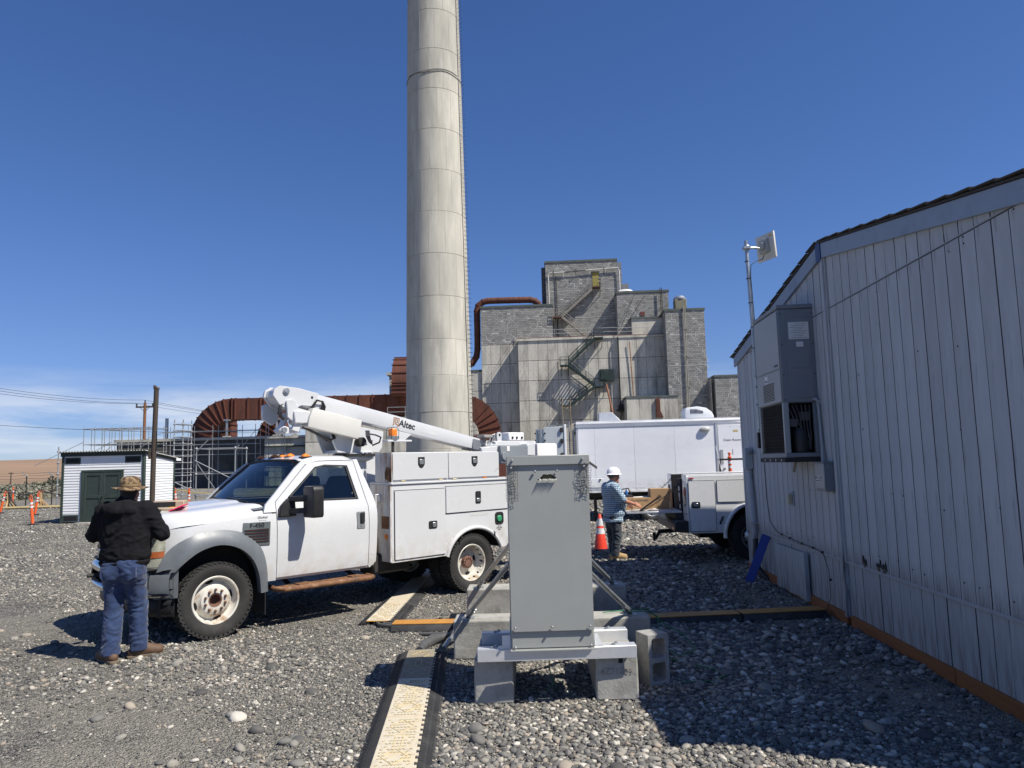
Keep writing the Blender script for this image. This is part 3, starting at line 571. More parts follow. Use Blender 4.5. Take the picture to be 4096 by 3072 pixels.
# ================================================================ grey cabinet on its rails
cb=thing('equipment_cabinet','tall grey sheet-metal cabinet with torn hole near its top','cabinet',(.255,5.62,.415),R(1.0))
CW=.31; CD=.62; CH=1.415
def taper(x,z): return x
MB().box(-CW,CW,.012,CD,.0,CH-.02).build('body',CABGREY,cb,bevel=.006)
hole=[(-.085,1.245),(-.06,1.262),(-.035,1.287),(.0,1.283),(.02,1.288),(.05,1.268),(.062,1.262),(.052,1.25),(.03,1.252),(.012,1.243),(.004,1.25),(-.012,1.24),(-.028,1.244),(-.04,1.25),(-.06,1.24)]
pn=panel([(-CW+.004,.135),(CW-.004,.135),(CW-.004,CH-.05),(-CW+.004,CH-.05)],[hole],t=.010); pn.v=[(x,-(y+.016),z) for x,y,z in pn.v]
MB().box(-.12,.10,.006,.012,1.22,1.31).build('hole_lining',pm('yellowed foam',(.14,.125,.06),.9,var=.5,vs=40,bump=.01,bs=50),cb)
pn.build('front_cover',CABGREY,cb,bevel=.0)
MB().box(-CW+.006,CW-.006,.004,.03,.01,.14).build('kick_panel',CABGREY,cb,bevel=.004)
m=MB(); m.prism([(-.034,CH-.06),(CD+.02,CH-.06),(CD+.02,CH+.012),(-.034,CH+.014)],-CW-.006,CW+.006,'x'); m.build('lid',CABGREY,cb,bevel=.005)
m=MB(); rnd=random.Random(2)
for i in range(9):
    x=-.07+i*.015; m.add([(x,-.027,1.248+.01*rnd.random()),(x+.016,-.027,1.25),(x+.006,-.045-.015*rnd.random(),1.232+.012*rnd.random())],[(0,1,2)])
m.build('torn_metal_flap',CABGREY,cb)
sc=MB().cyl((0,0,0),(0,-.014,0),.011,.009,n=8).mesh('bolt_head',STEEL,bevel=.002)
for x,z in ((-.27,CH-.02),(.26,CH-.02),(-.10,1.31),(.065,1.31),(-.28,.165),(-.005,.165),(.275,.165),(-.28,1.34),(.27,1.34),(.275,1.165)):
    o=link('bolt_head',sc,cb); o.location=(x,-.026-(.010 if z>1.38 else 0),z)
# crumpled hardware cloth over the two upper front corners
def hcloth(x0,x1,z0,z1,seed):
    rnd=random.Random(seed); nx_,nz_=6,12; m=MB()
    def pt(i,j):
        x=x0+(x1-x0)*i/nx_; z=z0+(z1-z0)*j/nz_
        return (x+rnd.gauss(0,.002),-.030-.005*abs(math.sin(i*.9+seed))-.004*math.sin(j*.8+seed)-abs(rnd.gauss(0,.003)),z+rnd.gauss(0,.002))
    g_=[[pt(i,j) for j in range(nz_+1)] for i in range(nx_+1)]
    for i in range(nx_+1): m.tube(g_[i],.0013,4)
    for j in range(nz_+1): m.tube([g_[i][j] for i in range(nx_+1)],.0013,4)
    m.build('hardware_cloth',pm('dull wire',(.10,.10,.10),.5,.5),cb,ang=80)
hcloth(-CW-.01,-CW+.075,1.09,1.36,1); hcloth(CW-.078,CW+.01,1.14,1.365,2)
for sg in (-1,1):
    m=MB(); a=sg*(CW+.005); m.add([(a,.05,1.38),(a,.30,1.38),(a+sg*.10,.33,1.31),(a+sg*.075,.10,1.33)],[(0,1,2,3)]); 
    m.add([(a,.05,1.383),(a,.30,1.383),(a+sg*.10,.33,1.313),(a+sg*.075,.10,1.333)],[(3,2,1,0)]); m.build('vent_hood',CABGREY,cb)
    m=MB(); m.prism([(.05,0),(.42,0),(.42,.16),(.3,.16)],sg*(CW+.001),sg*(CW+.006),'x'); m.build('foot_bracket',ALU,cb)
    m=MB(); m.box(min(sg*CW,sg*(CW+.07)),max(sg*CW,sg*(CW+.07)),.05,.45,.0,.006); m.build('foot_flange',ALU,cb)
MB().box(-CW-.006,CW+.01,-.045,.0,0,.006).build('front_flange',CABGREY,cb)
for x,z in ((-.28,0),(.28,0)): o=link('bolt_head',sc,cb); o.location=(x,-.022,.018); o.rotation_euler=(R(-90),0,0)
m=MB(); m.box(-CW+.02,CW-.02,.55,.60,.25,1.3); m.box(.0,.06,.58,.66,1.38,1.40); m.build('rear_door',CABGREY,cb,bevel=.004)
# ---- two aluminium channel rails carrying the cabinet
for lab,y,z,bx in (('long aluminium channel rail under the cabinet front, bolted at both ends',5.66,.325,0),('aluminium channel rail passing behind and under the grey cabinet',6.18,.325,.01)):
    rl=thing('aluminium_rail',lab,'rail',(.285+bx,y,z),R(.8)); hx=.595
    MB().box(-hx,hx,0,.012,0,.088).build('front_web',ALU,rl,bevel=.002); MB().box(-hx,hx,.012,.11,.078,.09).build('top_flange',ALU,rl,bevel=.002); MB().box(-hx,hx,.098,.11,0,.078).build('rear_web',ALU,rl,bevel=.002)
    for sx in (-1,1):
        for q in (.035,.08):
            m=MB(); m.lathe([(.018,0),(.018,.003),(.011,.004),(.011,.014),(0,.015)],6,Matrix.Translation((sx*(hx-.14)+ (q-.085)*.6,q,.09))); m.build('bolt',STEEL,rl)
# ---- concrete blocks
def cblock(lab,x0,x1,y0,y1,h,rz=0,slot=None,chip=0):
    t_=thing('concrete_block',lab,'concrete block',((x0+x1)/2,(y0+y1)/2,0),rz)
    hx,hy=(x1-x0)/2,(y1-y0)/2; rnd=random.Random(hash(lab)%1000)
    m=MB(); nx_=max(2,int(hx*2/.05)); ny_=max(2,int(hy*2/.05)); nz_=max(2,int(h/.05))
    b=bmesh.new(); bmesh.ops.create_cube(b,size=1); bmesh.ops.scale(b,vec=(2*hx,2*hy,h),verts=b.verts); bmesh.ops.translate(b,vec=(0,0,h/2),verts=b.verts)
    bmesh.ops.bevel(b,geom=b.edges[:],offset=.014,segments=2,affect='EDGES',profile=.5)
    bmesh.ops.subdivide_edges(b,edges=[e for e in b.edges if e.calc_length()>.1],cuts=7,use_grid_fill=True)
    for v in b.verts: 
        ed=sum((abs(abs(v.co.x)-hx)<.02,abs(abs(v.co.y)-hy)<.02,abs(v.co.z-h)<.02))
        a=.0012+(.0035 if ed>=2 else 0); v.co+=Vector((mnoise.noise(v.co*14),mnoise.noise(v.co*14+Vector((9,0,0))),mnoise.noise(v.co*14+Vector((0,9,0)))*.5))*a
    me=bpy.data.meshes.new('core'); 
    for f in b.faces: f.smooth=False
    b.to_mesh(me); b.free(); me.materials.append(CONC); link('core',me,t_)
    if slot:
        MB().box(slot-.016,slot+.016,-hy-.004,-hy+.02,h-.05,h+.002).build('slot',BLACK,t_)
    return t_,hx,hy
cblock('narrow concrete beam under the left end of the aluminium rails',-.33,-.035,5.72,6.62,.325,R(-1.5),slot=-.0)
t_,hx,hy=cblock('narrow concrete beam stencilled with a faded number, under the rail end beside the cinder block',.585,.905,5.73,6.65,.325,R(-1.5),slot=.03)
text('stencil','6Z71Z09',.065,pm('faded stencil',(.29,.25,.22),.9),t_,frame((.0,-hy-.005,.215),(1,0,0),(0,0,1)))
cblock('wide concrete barrier block just behind the cabinet carrying the near struts',-.60,1.22,6.98,7.30,.35,R(-1.2))
cblock('rear concrete barrier block farthest behind the cabinet carrying the far struts',-.58,1.25,8.62,8.98,.36,R(-1.2))
# ---- four galvanised struts bracing the cabinet
for i,(a,b_,lab) in enumerate((((-.47,7.10,.36),(-.055,6.05,.99),'galvanised angled strut on the truck side of the cabinet, footed on the nearer barrier'),((1.05,7.08,.36),(.565,6.05,.92),'galvanised angled strut on the office side of the cabinet, footed on the nearer barrier'),((-.45,8.74,.37),(-.05,6.23,1.12),'dark angled strut on the truck side of the cabinet, footed on the rear barrier'),((1.10,8.72,.37),(.562,6.23,1.02),'angled strut on the office side of the cabinet, footed on the rear barrier'))):
    st=thing('brace_strut',lab,'strut',a); v=Vector(b_)-Vector(a)
    MB().tube([(0,0,.03),v*.15+Vector((0,0,.02)),v],.021,10).build('tube',STEEL,st)
    m=MB(); m.box(-.06,.06,-.045,.045,-.012,.0); m.build('base_plate',STEEL,st); 
    m=MB(); m.bar((0,0,0),v*.16,.05,.008); m.bar((0,0,0.01),v*.16,.008,.05); m.build('foot_angle',STEEL,st)
    for q in (.04,.1,.14): p=v*q; m=MB(); m.sphere((p.x,p.y-.02,p.z+.015),.012,8,5); m.build('bolt',STEEL,st)
# ---- cinder block on end
ck=thing('cinder_block','grey cinder block standing on end beside the stencilled concrete beam','cinder block',(1.08,6.15,0),R(22))
b_=[(-.095,0),(.095,0),(.095,.40),(-.095,.40)]
h1=rrect(-.062,.062,.035,.178,.02)[::-1]; h2=rrect(-.062,.062,.218,.365,.02)[::-1]
pn=panel(b_,[h1,h2],t=.19,fn=lambda x,z:.095); pn.build('shell',CMUM,ck,bevel=.004)
# ---- loose green ground wire
m=MB(); m.tube([(.95,7.05,.37),(1.15,6.98,.40),(1.28,6.95,.36),(1.30,6.9,.1),(1.45,6.85,.03),(1.62,6.95,.05),(1.58,7.2,.12),(1.42,7.35,.2),(1.25,7.3,.36),(1.05,7.2,.37),(.8,7.12,.37)],.005,6)
tag(m.build('ground_wire',GWIRE),'coiled green ground wire lying over the barrier end','wire')
m=MB(); m.tube([(1.25,6.9,.02),(1.55,6.55,.015),(1.75,6.3,.015),(1.55,6.12,.015),(1.3,6.1,.015)],.005,6); tag(m.build('ground_wire',GWIRE),'thin green wire looped on the gravel past the cinder block','wire')
m=MB(); m.tube([(.25,6.1,.33),(.24,6.12,.15),(.27,6.1,.02),(.2,6.0,.015)],.004,6); tag(m.build('ground_wire',GWIRE),'thin wire hanging below the cabinet between the beams','wire')
# ================================================================ cable ramps
def ramp_seg(par,y0,y1,wy,wl,wr,h=.055,teeth=True,chev=True,edge_end=False,lm=None):
    """one ramp section along local y; centre lid half width wy, ramps wl (left) and wr (right)"""
    b=MB(); b.prism([(-wy-wl,0.0),(-wy-wl,.012),(-wy,h-.004),(-wy,0)],y0+.003,y1-.003,'y'); b.prism([(wy,0),(wy,h-.004),(wy+wr,.012),(wy+wr,0)],y0+.003,y1-.003,'y'); b.box(-wy,wy,y0+.003,y1-.003,0,.012)
    for k in range(4): b.box(-wy+.01+k*(2*wy-.04)/3.,-wy+.03+k*(2*wy-.04)/3.,y0+.003,y1-.003,.012,h-.010)
    base=b.build('base',RAMPB,par,bevel=.002)
    lid=MB(); lid.box(-wy+.002,wy-.002,y0+.004,y1-.004,h-.012,h)
    if teeth:
        n=int((y1-y0)/.085)
        for k in range(n):
            y=y0+.03+k*(y1-y0)/n; lid.box(wy-.003,wy+.016,y,y+.042,h-.014,h-.0015)
    lid=lid.build('lid',lm or RAMPY,par,bevel=.0015)
    MB().box(-wy+.004,wy-.004,y0+.0,y0+.0045,h-.010,h-.002).build('lid_edge',YELLOWE,lid)
    if chev:
        c=MB(); rnd=random.Random(int(y0*100))
        rows=int((y1-y0)/.05)
        for r_ in range(rows):
            y=y0+.03+r_*(y1-y0-.06)/rows
            for k in range(9):
                x=-wy+.035+k*(2*wy-.07)/8
                ph=(r_%8)-3.5; 
                if abs(abs(ph)*.03-abs(x))<.018 or rnd.random()<.12: continue
                T=Matrix.Translation((x,y,h))@Matrix.Rotation(R(35 if r_%2 else -35),4,'Z'); c.box(-.010,.010,-.0035,.0035,-.001,.0028,T)
        c.build('lid_tread',pm('lid tread grime',(.36,.29,.16),.8,var=.2,vs=20),lid,kind='stuff')
        c=MB()
        for yy in ((y0+y1)/2,):
            for (a,d) in (((-.05,-.1),(.05,-.1)),((.05,-.1),(.05,.1)),((.05,.1),(-.05,.1)),((-.05,.1),(-.05,-.1))): c.bar((a[0]*.5,yy+a[1],h+.001),(d[0]*.5,yy+d[1],h+.001),.004,.004)
        for yy in (y0+.2,y1-.2):
            P_=[(0,-.12),(.08,0),(0,.12),(-.08,0)]
            for i in range(4): c.bar((P_[i][0],yy+P_[i][1],h+.001),(P_[(i+1)%4][0],yy+P_[(i+1)%4][1],h+.001),.004,.004)
        c.build('lid_emblem',pm('worn lid emblem',(.56,.45,.24),.75,var=.2,vs=20),lid)
        c=MB()
        for sg,w in ((-1,wl),(1,wr)):
            n=int((y1-y0)/.026)
            for k in range(n):
                for q in (.3,.7):
                    y=y0+.012+k*(y1-y0)/n; x=sg*(wy+w*q); z=.012+(h-.016)*(1-q); sl=math.atan2(h-.016,w)
                    c.box(-w*.17,w*.17,-.004,.004,-.002,.003,Matrix.Translation((x,y,z))@Matrix.Rotation(sl*sg,4,'Y')@Matrix.Rotation(R(25 if q<.5 else -25),4,'Z'))
        c.build('ramp_tread',RAMPB,base,kind='stuff')
RZ1=math.atan2(.16,2.7)
labs=['worn yellow-lidded cable ramp section with its lid split by the shadow edge','worn yellow-lidded cable ramp section between two others in the sun','yellow-lidded cable ramp section lying farthest from the truck']
ySegs=[(6.27,7.2),(5.35,6.27),(4.43,5.35)]
for (a,b_),lab in zip(ySegs,labs):
    cxm=-.885+(.16/2.7)*(7.2-b_)*1.0+.0
    r_=thing('cable_ramp',lab,'cable ramp',(cxm-.035,b_,0),RZ1,'large yellow-lidded cable ramps'); ramp_seg(r_,a-b_,0,.128,.105,.115,lm=pm('grimy shaded ramp lid',(.27,.235,.17),.8,var=.2,vs=9,col2=(.13,.115,.09),c2=(7,.5,.7,.7)) if b_>7 else None)  # farthest lid's darker colour holds grime plus painted-in shade
r_=thing('cable_ramp','yellow-lidded cable ramp running in under the bucket truck, open end with cables','cable ramp',(-1.595,8.56,0),R(-1.5),'large yellow-lidded cable ramps'); ramp_seg(r_,0,1.03,.128,.10,.14)
r_=thing('cable_ramp','shaded cable ramp section lying wholly beneath the bucket truck','cable ramp',(-1.565,9.60,0),R(-1.5),'large yellow-lidded cable ramps'); ramp_seg(r_,0,1.03,.128,.10,.14,chev=False)
for k in range(2):
    r_=thing('cable_ramp',('dark toothed cable ramp section in the shade beside the dual rear tyres','dark cable ramp section coming out past the far side of the truck')[k],'cable ramp',(-1.535+.027*k,10.64+1.04*k,0),R(-1.5),'large yellow-lidded cable ramps'); ramp_seg(r_,0,1.03,.128,.10,.14,chev=False,teeth=k==0)
def drop_over(lab,a,b_,h=.08,w=.30):
    a=Vector(a); d=Vector(b_)-a; L_=d.length; r_=thing('cable_cover',lab,'cable cover',a,math.atan2(d.y,d.x),'orange-topped drop-over cable covers')
    m=MB(); m.prism([(-w/2,0),(-w/2,.012),(-.10,h-.006),(.10,h-.006),(w/2,.012),(w/2,0)],0,L_,'x'); m.build('base',RAMPB,r_,bevel=.003)
    m=MB(); m.box(.005,L_-.005,-.105,.105,h-.007,h+.003); m.build('lid',ORANGEC,r_,bevel=.003)
    for x in (.03,L_-.07): m=MB(); m.box(x,x+.05,-w/2-.03,-w/2,0,.03); m.build('connector_lug',RAMPB,r_,bevel=.003)
drop_over('orange-topped cable cover between the yellow ramp end and the barrier block',(-1.38,8.33,0),(-.40,8.30,0))
drop_over('orange-topped cable cover emerging from behind the barrier block end',(1.18,8.30,0),(2.44,8.40,0)); drop_over('orange-topped cable cover butting against the office base board',(2.46,8.40,0),(3.42,8.50,0))
m=MB(); m.tube([(-1.62,8.62,.03),(-1.55,8.45,.03),(-1.45,8.4,.028),(-1.36,8.38,.03)],.02,8); m.tube([(-1.55,8.62,.03),(-1.5,8.5,.028),(-1.4,8.46,.028),(-1.3,8.44,.03)],.02,8); tag(m.build('power_cables',CABLE),'pair of black power cables bridging two cable covers','cable')
m=MB(); m.tube([(-.95,7.28,.03),(-.93,7.42,.035),(-.86,7.6,.05),(-.75,7.72,.05),(-.6,7.8,.05)],[.03,.05,.055,.035,.02],10); tag(m.build('cable_bundle',CABLE),'thick grey cable bundle leaving the ramp toward the barrier','cable')
m=MB(); m.tube([(-.72,7.25,.05),(-.68,7.4,.09),(-.62,7.6,.10),(-.58,7.75,.06)],.022,8); tag(m.build('cable_sleeve',STEEL),'grey sleeved cable rising beside the ramp end','cable')
m=MB(); m.tube([(-1.05,8.0,.02),(-.8,7.98,.02),(-.62,7.96,.02)],.018,8); tag(m.build('power_cable',CABLE),'short black cable on the gravel in front of the orange cover','cable')
# ================================================================ bucket truck
tk=thing('bucket_truck','white bucket truck with folded boom, amber beacon and side tool lockers','truck',(-1.3216,11.2723,0),R(-136.243))
def fy(x,z):
    y=lerp(z,(.45,.955),(.62,.985),(.85,1.0),(1.10,1.003),(1.20,.995),(1.30,.975),(1.38,.945),(1.86,.80),(1.95,.76))
    if x>3.85: y-=.36*((x-3.85)/.5)**2
    return y
ZC=(.62,.72,.85,1.0,1.1,1.15,1.2,1.25,1.3,1.34,1.38,1.5,1.62,1.74,1.86)
YT=lambda c,s=1: Matrix.Translation(c)@Matrix.Rotation(R(-90*s),4,'X')   # lathe axis -> +y (s=1)
def wheel(par,c,sgn,kind,R_=.405,W_=.225,rim=RIM,nl=10):
    w=thing_part('wheel',par); w.location=c; w.scale=(1,sgn,1)
    T=Matrix.Rotation(R(-90),4,'X')
    h=W_/2; rr=.255 if R_>.38 and kind!='alloy' else .222
    prof=[(rr,-h*.78),(rr+.02,-h*.9),(R_*.80,-h),(R_*.93,-h*.93),(R_-.012,-h*.80),(R_-.012,h*.80),(R_*.93,h*.93),(R_*.88,h*.985),(R_*.80,h),(rr+.055,h*.96),(rr+.02,h*.9),(rr,h*.78)]
    ty=MB(); ty.lathe(prof,56,T,closed=True); ty=ty.build('tyre',RUBBER,w)
    tr=MB(); n=46
    for k in range(n):
        a=2*math.pi*k/n
        for row,(y,dx,st) in enumerate(((-.36,.30,0),(-.12,.20,.5),(.12,.20,0),(.36,.30,.5))):
            M_=Matrix.Rotation(a+st*2*math.pi/n,4,'Y')@Matrix.Translation((0,y*W_,R_-.013))@Matrix.Rotation(R(18 if row%2 else -18),4,'Z')
            tr.box(-.0185,.0185,-dx*W_*.42,dx*W_*.42,0,.013,M_)
        M_=Matrix.Rotation(a,4,'Y')@Matrix.Translation((0,h*.9,R_-.035)); tr.box(-.016,.016,-.008,.008,0,.028,M_)
    tr.build('tread',RUBBER,ty,kind='stuff')
    if kind=='front':   # outward domed steel disc
        pr=[(rr+.004,h*.78),(rr-.004,h*.84),(rr-.018,h*.80),(rr-.025,h*.3),(.205,h*.05),(.165,h*.35),(.15,h*.62),(.135,h*.68),(.078,h*.68),(.07,h*.62),(.07,h*.2)]
    elif kind=='rear':  # deep dished dual
        pr=[(rr+.004,h*.78),(rr-.004,h*.84),(rr-.018,h*.78),(rr-.03,h*.2),(rr-.035,-h*.2),(rr-.06,-h*.45),(.20,-h*.50),(.12,-h*.50),(.10,-h*.40),(.085,-h*.40)]
    else:
        pr=[(rr+.004,h*.78),(rr-.004,h*.86),(rr-.016,h*.80),(rr-.022,h*.3),(.17,h*.25),(.13,h*.5),(.08,h*.56),(.07,h*.62),(.035,h*.72),(0,h*.73)]
    rm=MB(); rm.lathe(pr,48,T,cap=False); 
    rm.lathe([(rr+.004,-h*.78),(rr-.02,-h*.7),(rr-.03,h*.2)],32,T,cap=False); rmo=rm.build('rim',rim,w)
    hl=MB(); 
    for k in range(4 if kind!='alloy' else 8):
        a=2*math.pi*(k+.15)/(4 if kind!='alloy' else 8); rad={'front':.198,'rear':.165,'alloy':.155}[kind]; yy={'front':h*.13,'rear':-h*.485,'alloy':h*.36}[kind]
        M_=Matrix.Rotation(a,4,'Y')@Matrix.Translation((0,yy,rad))@Matrix.Rotation(R({'front':24,'rear':0,'alloy':-20}[kind]),4,'X')
        hl.lathe([(0,-.002),(1,-.002),(1,.004),(0,.004)],16,M_@Matrix.Diagonal((.042 if kind!='alloy' else .026,1,.02 if kind!='alloy' else .034,1))@Matrix.Rotation(R(-90),4,'X'))
    hl.build('hand_hole',BLACK,rmo)
    if kind!='alloy':
        hb=MB(); 
        if kind=='front': hb.lathe([(.072,h*.70),(.06,h*.66),(.05,h*.1),(.045,-h*.1),(0,-h*.1)],20,T,cap=False)
        else: hb.lathe([(.085,-h*.45),(.085,h*.10),(.078,h*.16),(.05,h*.18),(.045,h*.14),(0,h*.14)],20,T)
        hb=hb.build('hub',RUSTHUB,w)
        for k in range(nl):
            a=2*math.pi*k/nl; rad=.112 if kind=='front' else .062; yy=h*.68 if kind=='front' else h*.17
            nt_=MB(); nt_.lathe([(.015,0),(.015,.014),(.010,.03),(0,.032)],6,Matrix.Rotation(a,4,'Y')@Matrix.Translation((0,yy,rad))@Matrix.Rotation(R(-90),4,'X')@Matrix.Scale(1 if kind=='front' else .5,4)); nt_.build('lug_nut',RUSTHUB,hb)
    return w
def thing_part(name,par):
    o=bpy.data.objects.new(name,None); COL.objects.link(o); o.parent=par; o.empty_display_size=.1; return o
for sg in (1,-1): wheel(tk,(3.585,sg*.875,.405),sg,'front'); wheel(tk,(-.02,sg*.885,.405),sg,'rear'); 
for sg in (1,-1): wheel(tk,(-.02,sg*.60,.405),sg,'rear',nl=0)
# cab sides
for sg in (1,-1):
    pn=panel([(4.15,.77),(4.12,.85),(4.10,.95),(4.12,1.10),(4.2,1.165),(4.0,1.195),(3.6,1.235),(3.2,1.265),(2.915,1.285),(2.91,.53),(3.02,.53),(3.05,.75),(3.15,.94),(3.32,1.06),(3.58,1.10),(3.83,1.04),(4.0,.9),(4.08,.77)],t=.02,zc=ZC,xc=(3.0,3.2,3.4,3.6,3.8,3.9,4.0,4.05,4.1,4.15,4.2),fn=fy,sgn=sg); pn.build('fender',WHITE,tk,ang=50)
    hole=[(1.795,1.385),(1.885,1.815),(2.2,1.83),(2.34,1.805),(2.74,1.46),(2.78,1.40)]
    pn=panel([(2.902,.56),(1.69,.56),(1.682,1.30),(1.70,1.39),(1.795,1.875),(2.23,1.885),(2.44,1.845),(2.90,1.41),(2.905,1.28)],[hole],t=.035,zc=ZC,fn=lambda x,z:fy(x,z)-.001,sgn=sg); d_=pn.build('door',WHITE,tk,ang=50)
    pn=panel([(1.81,1.395),(1.893,1.808),(2.2,1.822),(2.335,1.797),(2.73,1.455),(2.765,1.408)],[[(1.835,1.41),(1.908,1.798),(2.2,1.81),(2.325,1.787),(2.70,1.46),(2.73,1.42)]],t=.03,zc=ZC,fn=lambda x,z:fy(x,z)-.006,sgn=sg); pn.build('window_seal',BLACKP,d_)
    pn=panel([(1.83,1.40),(1.905,1.80),(2.2,1.813),(2.328,1.79),(2.705,1.458),(2.735,1.41)],t=.005,zc=ZC,fn=lambda x,z:fy(x,z)-.02,sgn=sg); pn.build('window',GLASS,d_)
    pn=panel([(1.575,.60),(1.555,1.25),(1.575,1.40),(1.735,1.885),(1.788,1.885),(1.692,1.40),(1.674,1.30),(1.682,.55),(1.66,.53)],t=.04,zc=ZC,fn=fy,sgn=sg); pn.build('cab_corner',WHITE,tk,ang=50)
    pn=panel([(2.912,1.30),(2.905,1.415),(2.45,1.85),(2.49,1.885),(2.60,1.80),(3.02,1.385),(3.05,1.30)],t=.03,zc=ZC,fn=lambda x,z:fy(x,z)-.004-.10*max(0,x-2.9),sgn=sg); pn.build('windscreen_pillar',WHITE,tk,ang=50)
    pn=panel([(2.92,.53),(1.66,.53),(1.64,.60),(2.92,.60)],t=.03,fn=lambda x,z:fy(x,z)-.02,sgn=sg); pn.build('rocker_panel',WHITE,tk)
    # flare
    ou=[(4.19,.755),(4.12,.93),(3.96,1.07),(3.74,1.14),(3.52,1.148),(3.3,1.095),(3.13,.965),(3.035,.75),(2.995,.42)]; inn=[(3.10,.42),(3.135,.62),(3.22,.81),(3.38,.945),(3.58,.995),(3.78,.955),(3.93,.86),(4.03,.755)]
    def sm_poly(p,k=3):
        o=[]
        for i in range(len(p)-1):
            p0=p[max(i-1,0)];p1=p[i];p2=p[i+1];p3=p[min(i+2,len(p)-1)]
            for j in range(k):
                t_=j/k; o.append(tuple(.5*(2*p1[a]+(p2[a]-p0[a])*t_+(2*p0[a]-5*p1[a]+4*p2[a]-p3[a])*t_*t_+(3*p1[a]-p0[a]-3*p2[a]+p3[a])*t_**3) for a in (0,1)))
        return o+[p[-1]]
    O,I=sm_poly(ou),sm_poly(inn[::-1]); nn=len(O); I=sm_poly(inn[::-1]); 
    # loft between outer and inner arcs, bulging outward
    fl=MB(); k=len(I); q=len(O)
    def at_(L,t_): 
        f=t_*(len(L)-1); i=min(int(f),len(L)-2); u_=f-i; return (L[i][0]*(1-u_)+L[i+1][0]*u_,L[i][1]*(1-u_)+L[i+1][1]*u_)
    def fn_(u_,v_):
        a=at_(O,u_); b=at_(I,u_); w_=min(v_/.8,1); x=a[0]+(b[0]-a[0])*w_; z=a[1]+(b[1]-a[1])*w_
        bul=(.055*math.sin(math.pi*min(1,w_*.55+.0)) if v_<=.8 else .055*math.sin(math.pi*.55)-.09*(v_-.8)/.2)
        return (x,sg*(fy(min(x,4.05),z)+.006+bul-.15*max(0,x-4.05)),z)
    fl.grid(fn_,26,10); fl.build('wheel_flare',GREYV,tk,ang=60)
    # inner arch
    m=MB(); A=[(3.585+.57*math.cos(R(a)),.42+.60*math.sin(R(a))) for a in range(-12,193,12)]
    for (a,b_) in zip(A,A[1:]): m.add([(a[0],sg*.97,a[1]),(b_[0],sg*.97,b_[1]),(b_[0],sg*.45,b_[1]),(a[0],sg*.45,a[1])],[(0,1,2,3)])
    m.build('arch_liner',BLACK,tk)
    m=MB(); m.box(3.035,3.045,sg*.70,sg*.99,.17,.5); m.build('mud_flap',BLACKP,tk)
    # mirror: sail, two arms, housing
    mr=thing_part('mirror',tk); mr.scale=(1,sg,1)
    m=MB(); m.prism([(2.90,1.24),(2.68,1.24),(2.70,1.42),(2.79,1.45),(2.88,1.36)],.97,1.03,'y'); m.build('mirror_base',BLACKP,mr,bevel=.012)
    for z in (1.30,1.44): MB().bar((2.76,1.0,z),(2.62,1.22,z+.01),.07,.06).build('mirror_arm',BLACKP,mr,bevel=.008)
    m=MB(); m.prism([(1.14,1.225),(1.36,1.225),(1.375,1.26),(1.375,1.55),(1.35,1.585),(1.15,1.585),(1.13,1.55),(1.13,1.25)],2.52,2.66,'x'); m.build('mirror_housing',BLACKP,mr,bevel=.03,seg=3)
    MB().box(2.516,2.522,1.15,1.355,1.33,1.565).build('mirror_glass',CHROME,mr); MB().box(2.516,2.522,1.15,1.355,1.245,1.315).build('spotter_glass',CHROME,mr)
    # door handle
    m=MB(); m.box(1.74,1.86,.99,1.008,1.02,1.235); h_=m.build('handle_plate',pm('grey handle plastic',(.2,.21,.22),.5),d_,bevel=.008) if sg>0 else MB().box(1.74,1.86,-1.008,-.99,1.02,1.235).build('handle_plate',BLACKP,d_)
    MB().box(1.755,1.815,sg*1.005 if sg>0 else -1.03,1.03 if sg>0 else -1.005,1.10,1.225).build('handle',BLACKP,d_,bevel=.008)
    MB().cyl((1.80,sg*1.0,1.06),(1.80,sg*1.012,1.06),.012,n=10).build('key_lock',STEEL,d_)
    # running board
    rb=MB(); rb.box(1.72,2.86,sg*.90,sg*1.08,.425,.45) if sg>0 else rb.box(1.72,2.86,-1.08,-.90,.425,.45)
    rb.tube([(2.9,sg*.80,.44),(2.92,sg*.98,.435),(2.86,sg*1.09,.43),(2.3,sg*1.10,.428),(1.74,sg*1.10,.425),(1.67,sg*1.06,.425),(1.66,sg*.85,.43)],.03,8); rb=rb.build('running_board',RUSTY,tk,ang=50)
    for x in (1.8,2.5): m=MB(); m.box(x,x+.16,min(sg*.92,sg*1.06),max(sg*.92,sg*1.06),.45,.462); m.build('step_pad',RUSTY,rb)
    for x in (1.85,2.7): MB().bar((x,sg*.95,.43),(x,sg*.55,.56),.05,.02).build('board_bracket',DARK,rb)
# side vent badge, lettering and scratches on the near fender
bd=panel([(3.00,.94),(2.99,1.20),(3.31,1.205),(3.32,1.10),(3.12,.945)],t=.02,xc=(3.1,3.2),fn=lambda x,z:fy(x,z)+.012); bd=bd.build('fender_badge',pm('badge chrome grey',(.22,.25,.25),.35,.6),tk,bevel=.004)
for k in range(5):
    z=1.115-k*.032; x1=3.30-max(0,k-1)*.045
    MB().box(3.015,x1,1.012,1.018,z-.011,z+.011).build('vent_slat',BLACKP,bd) ; MB().box(3.02,x1-.01,1.015,1.020,z-.004,z+.004).build('vent_mesh',pm('dark red mesh',(.05,.012,.012),.6),bd)
text('badge_text','F-450',.075,BLACKP,bd,frame((3.155,1.0165,1.168),(-1,0,0),(0,0,1)))
text('company_name','Global',.045,pm('grey lettering',(.12,.13,.14),.6),tk,frame((3.08,fy(3.08,1.245)+.003,1.25),(-1,0,0),(0,.04,1)))
text('company_line','RENTAL CO INC',.012,INKG,tk,frame((3.08,fy(3.08,1.22)+.004,1.218),(-1,0,0),(0,.03,1)))
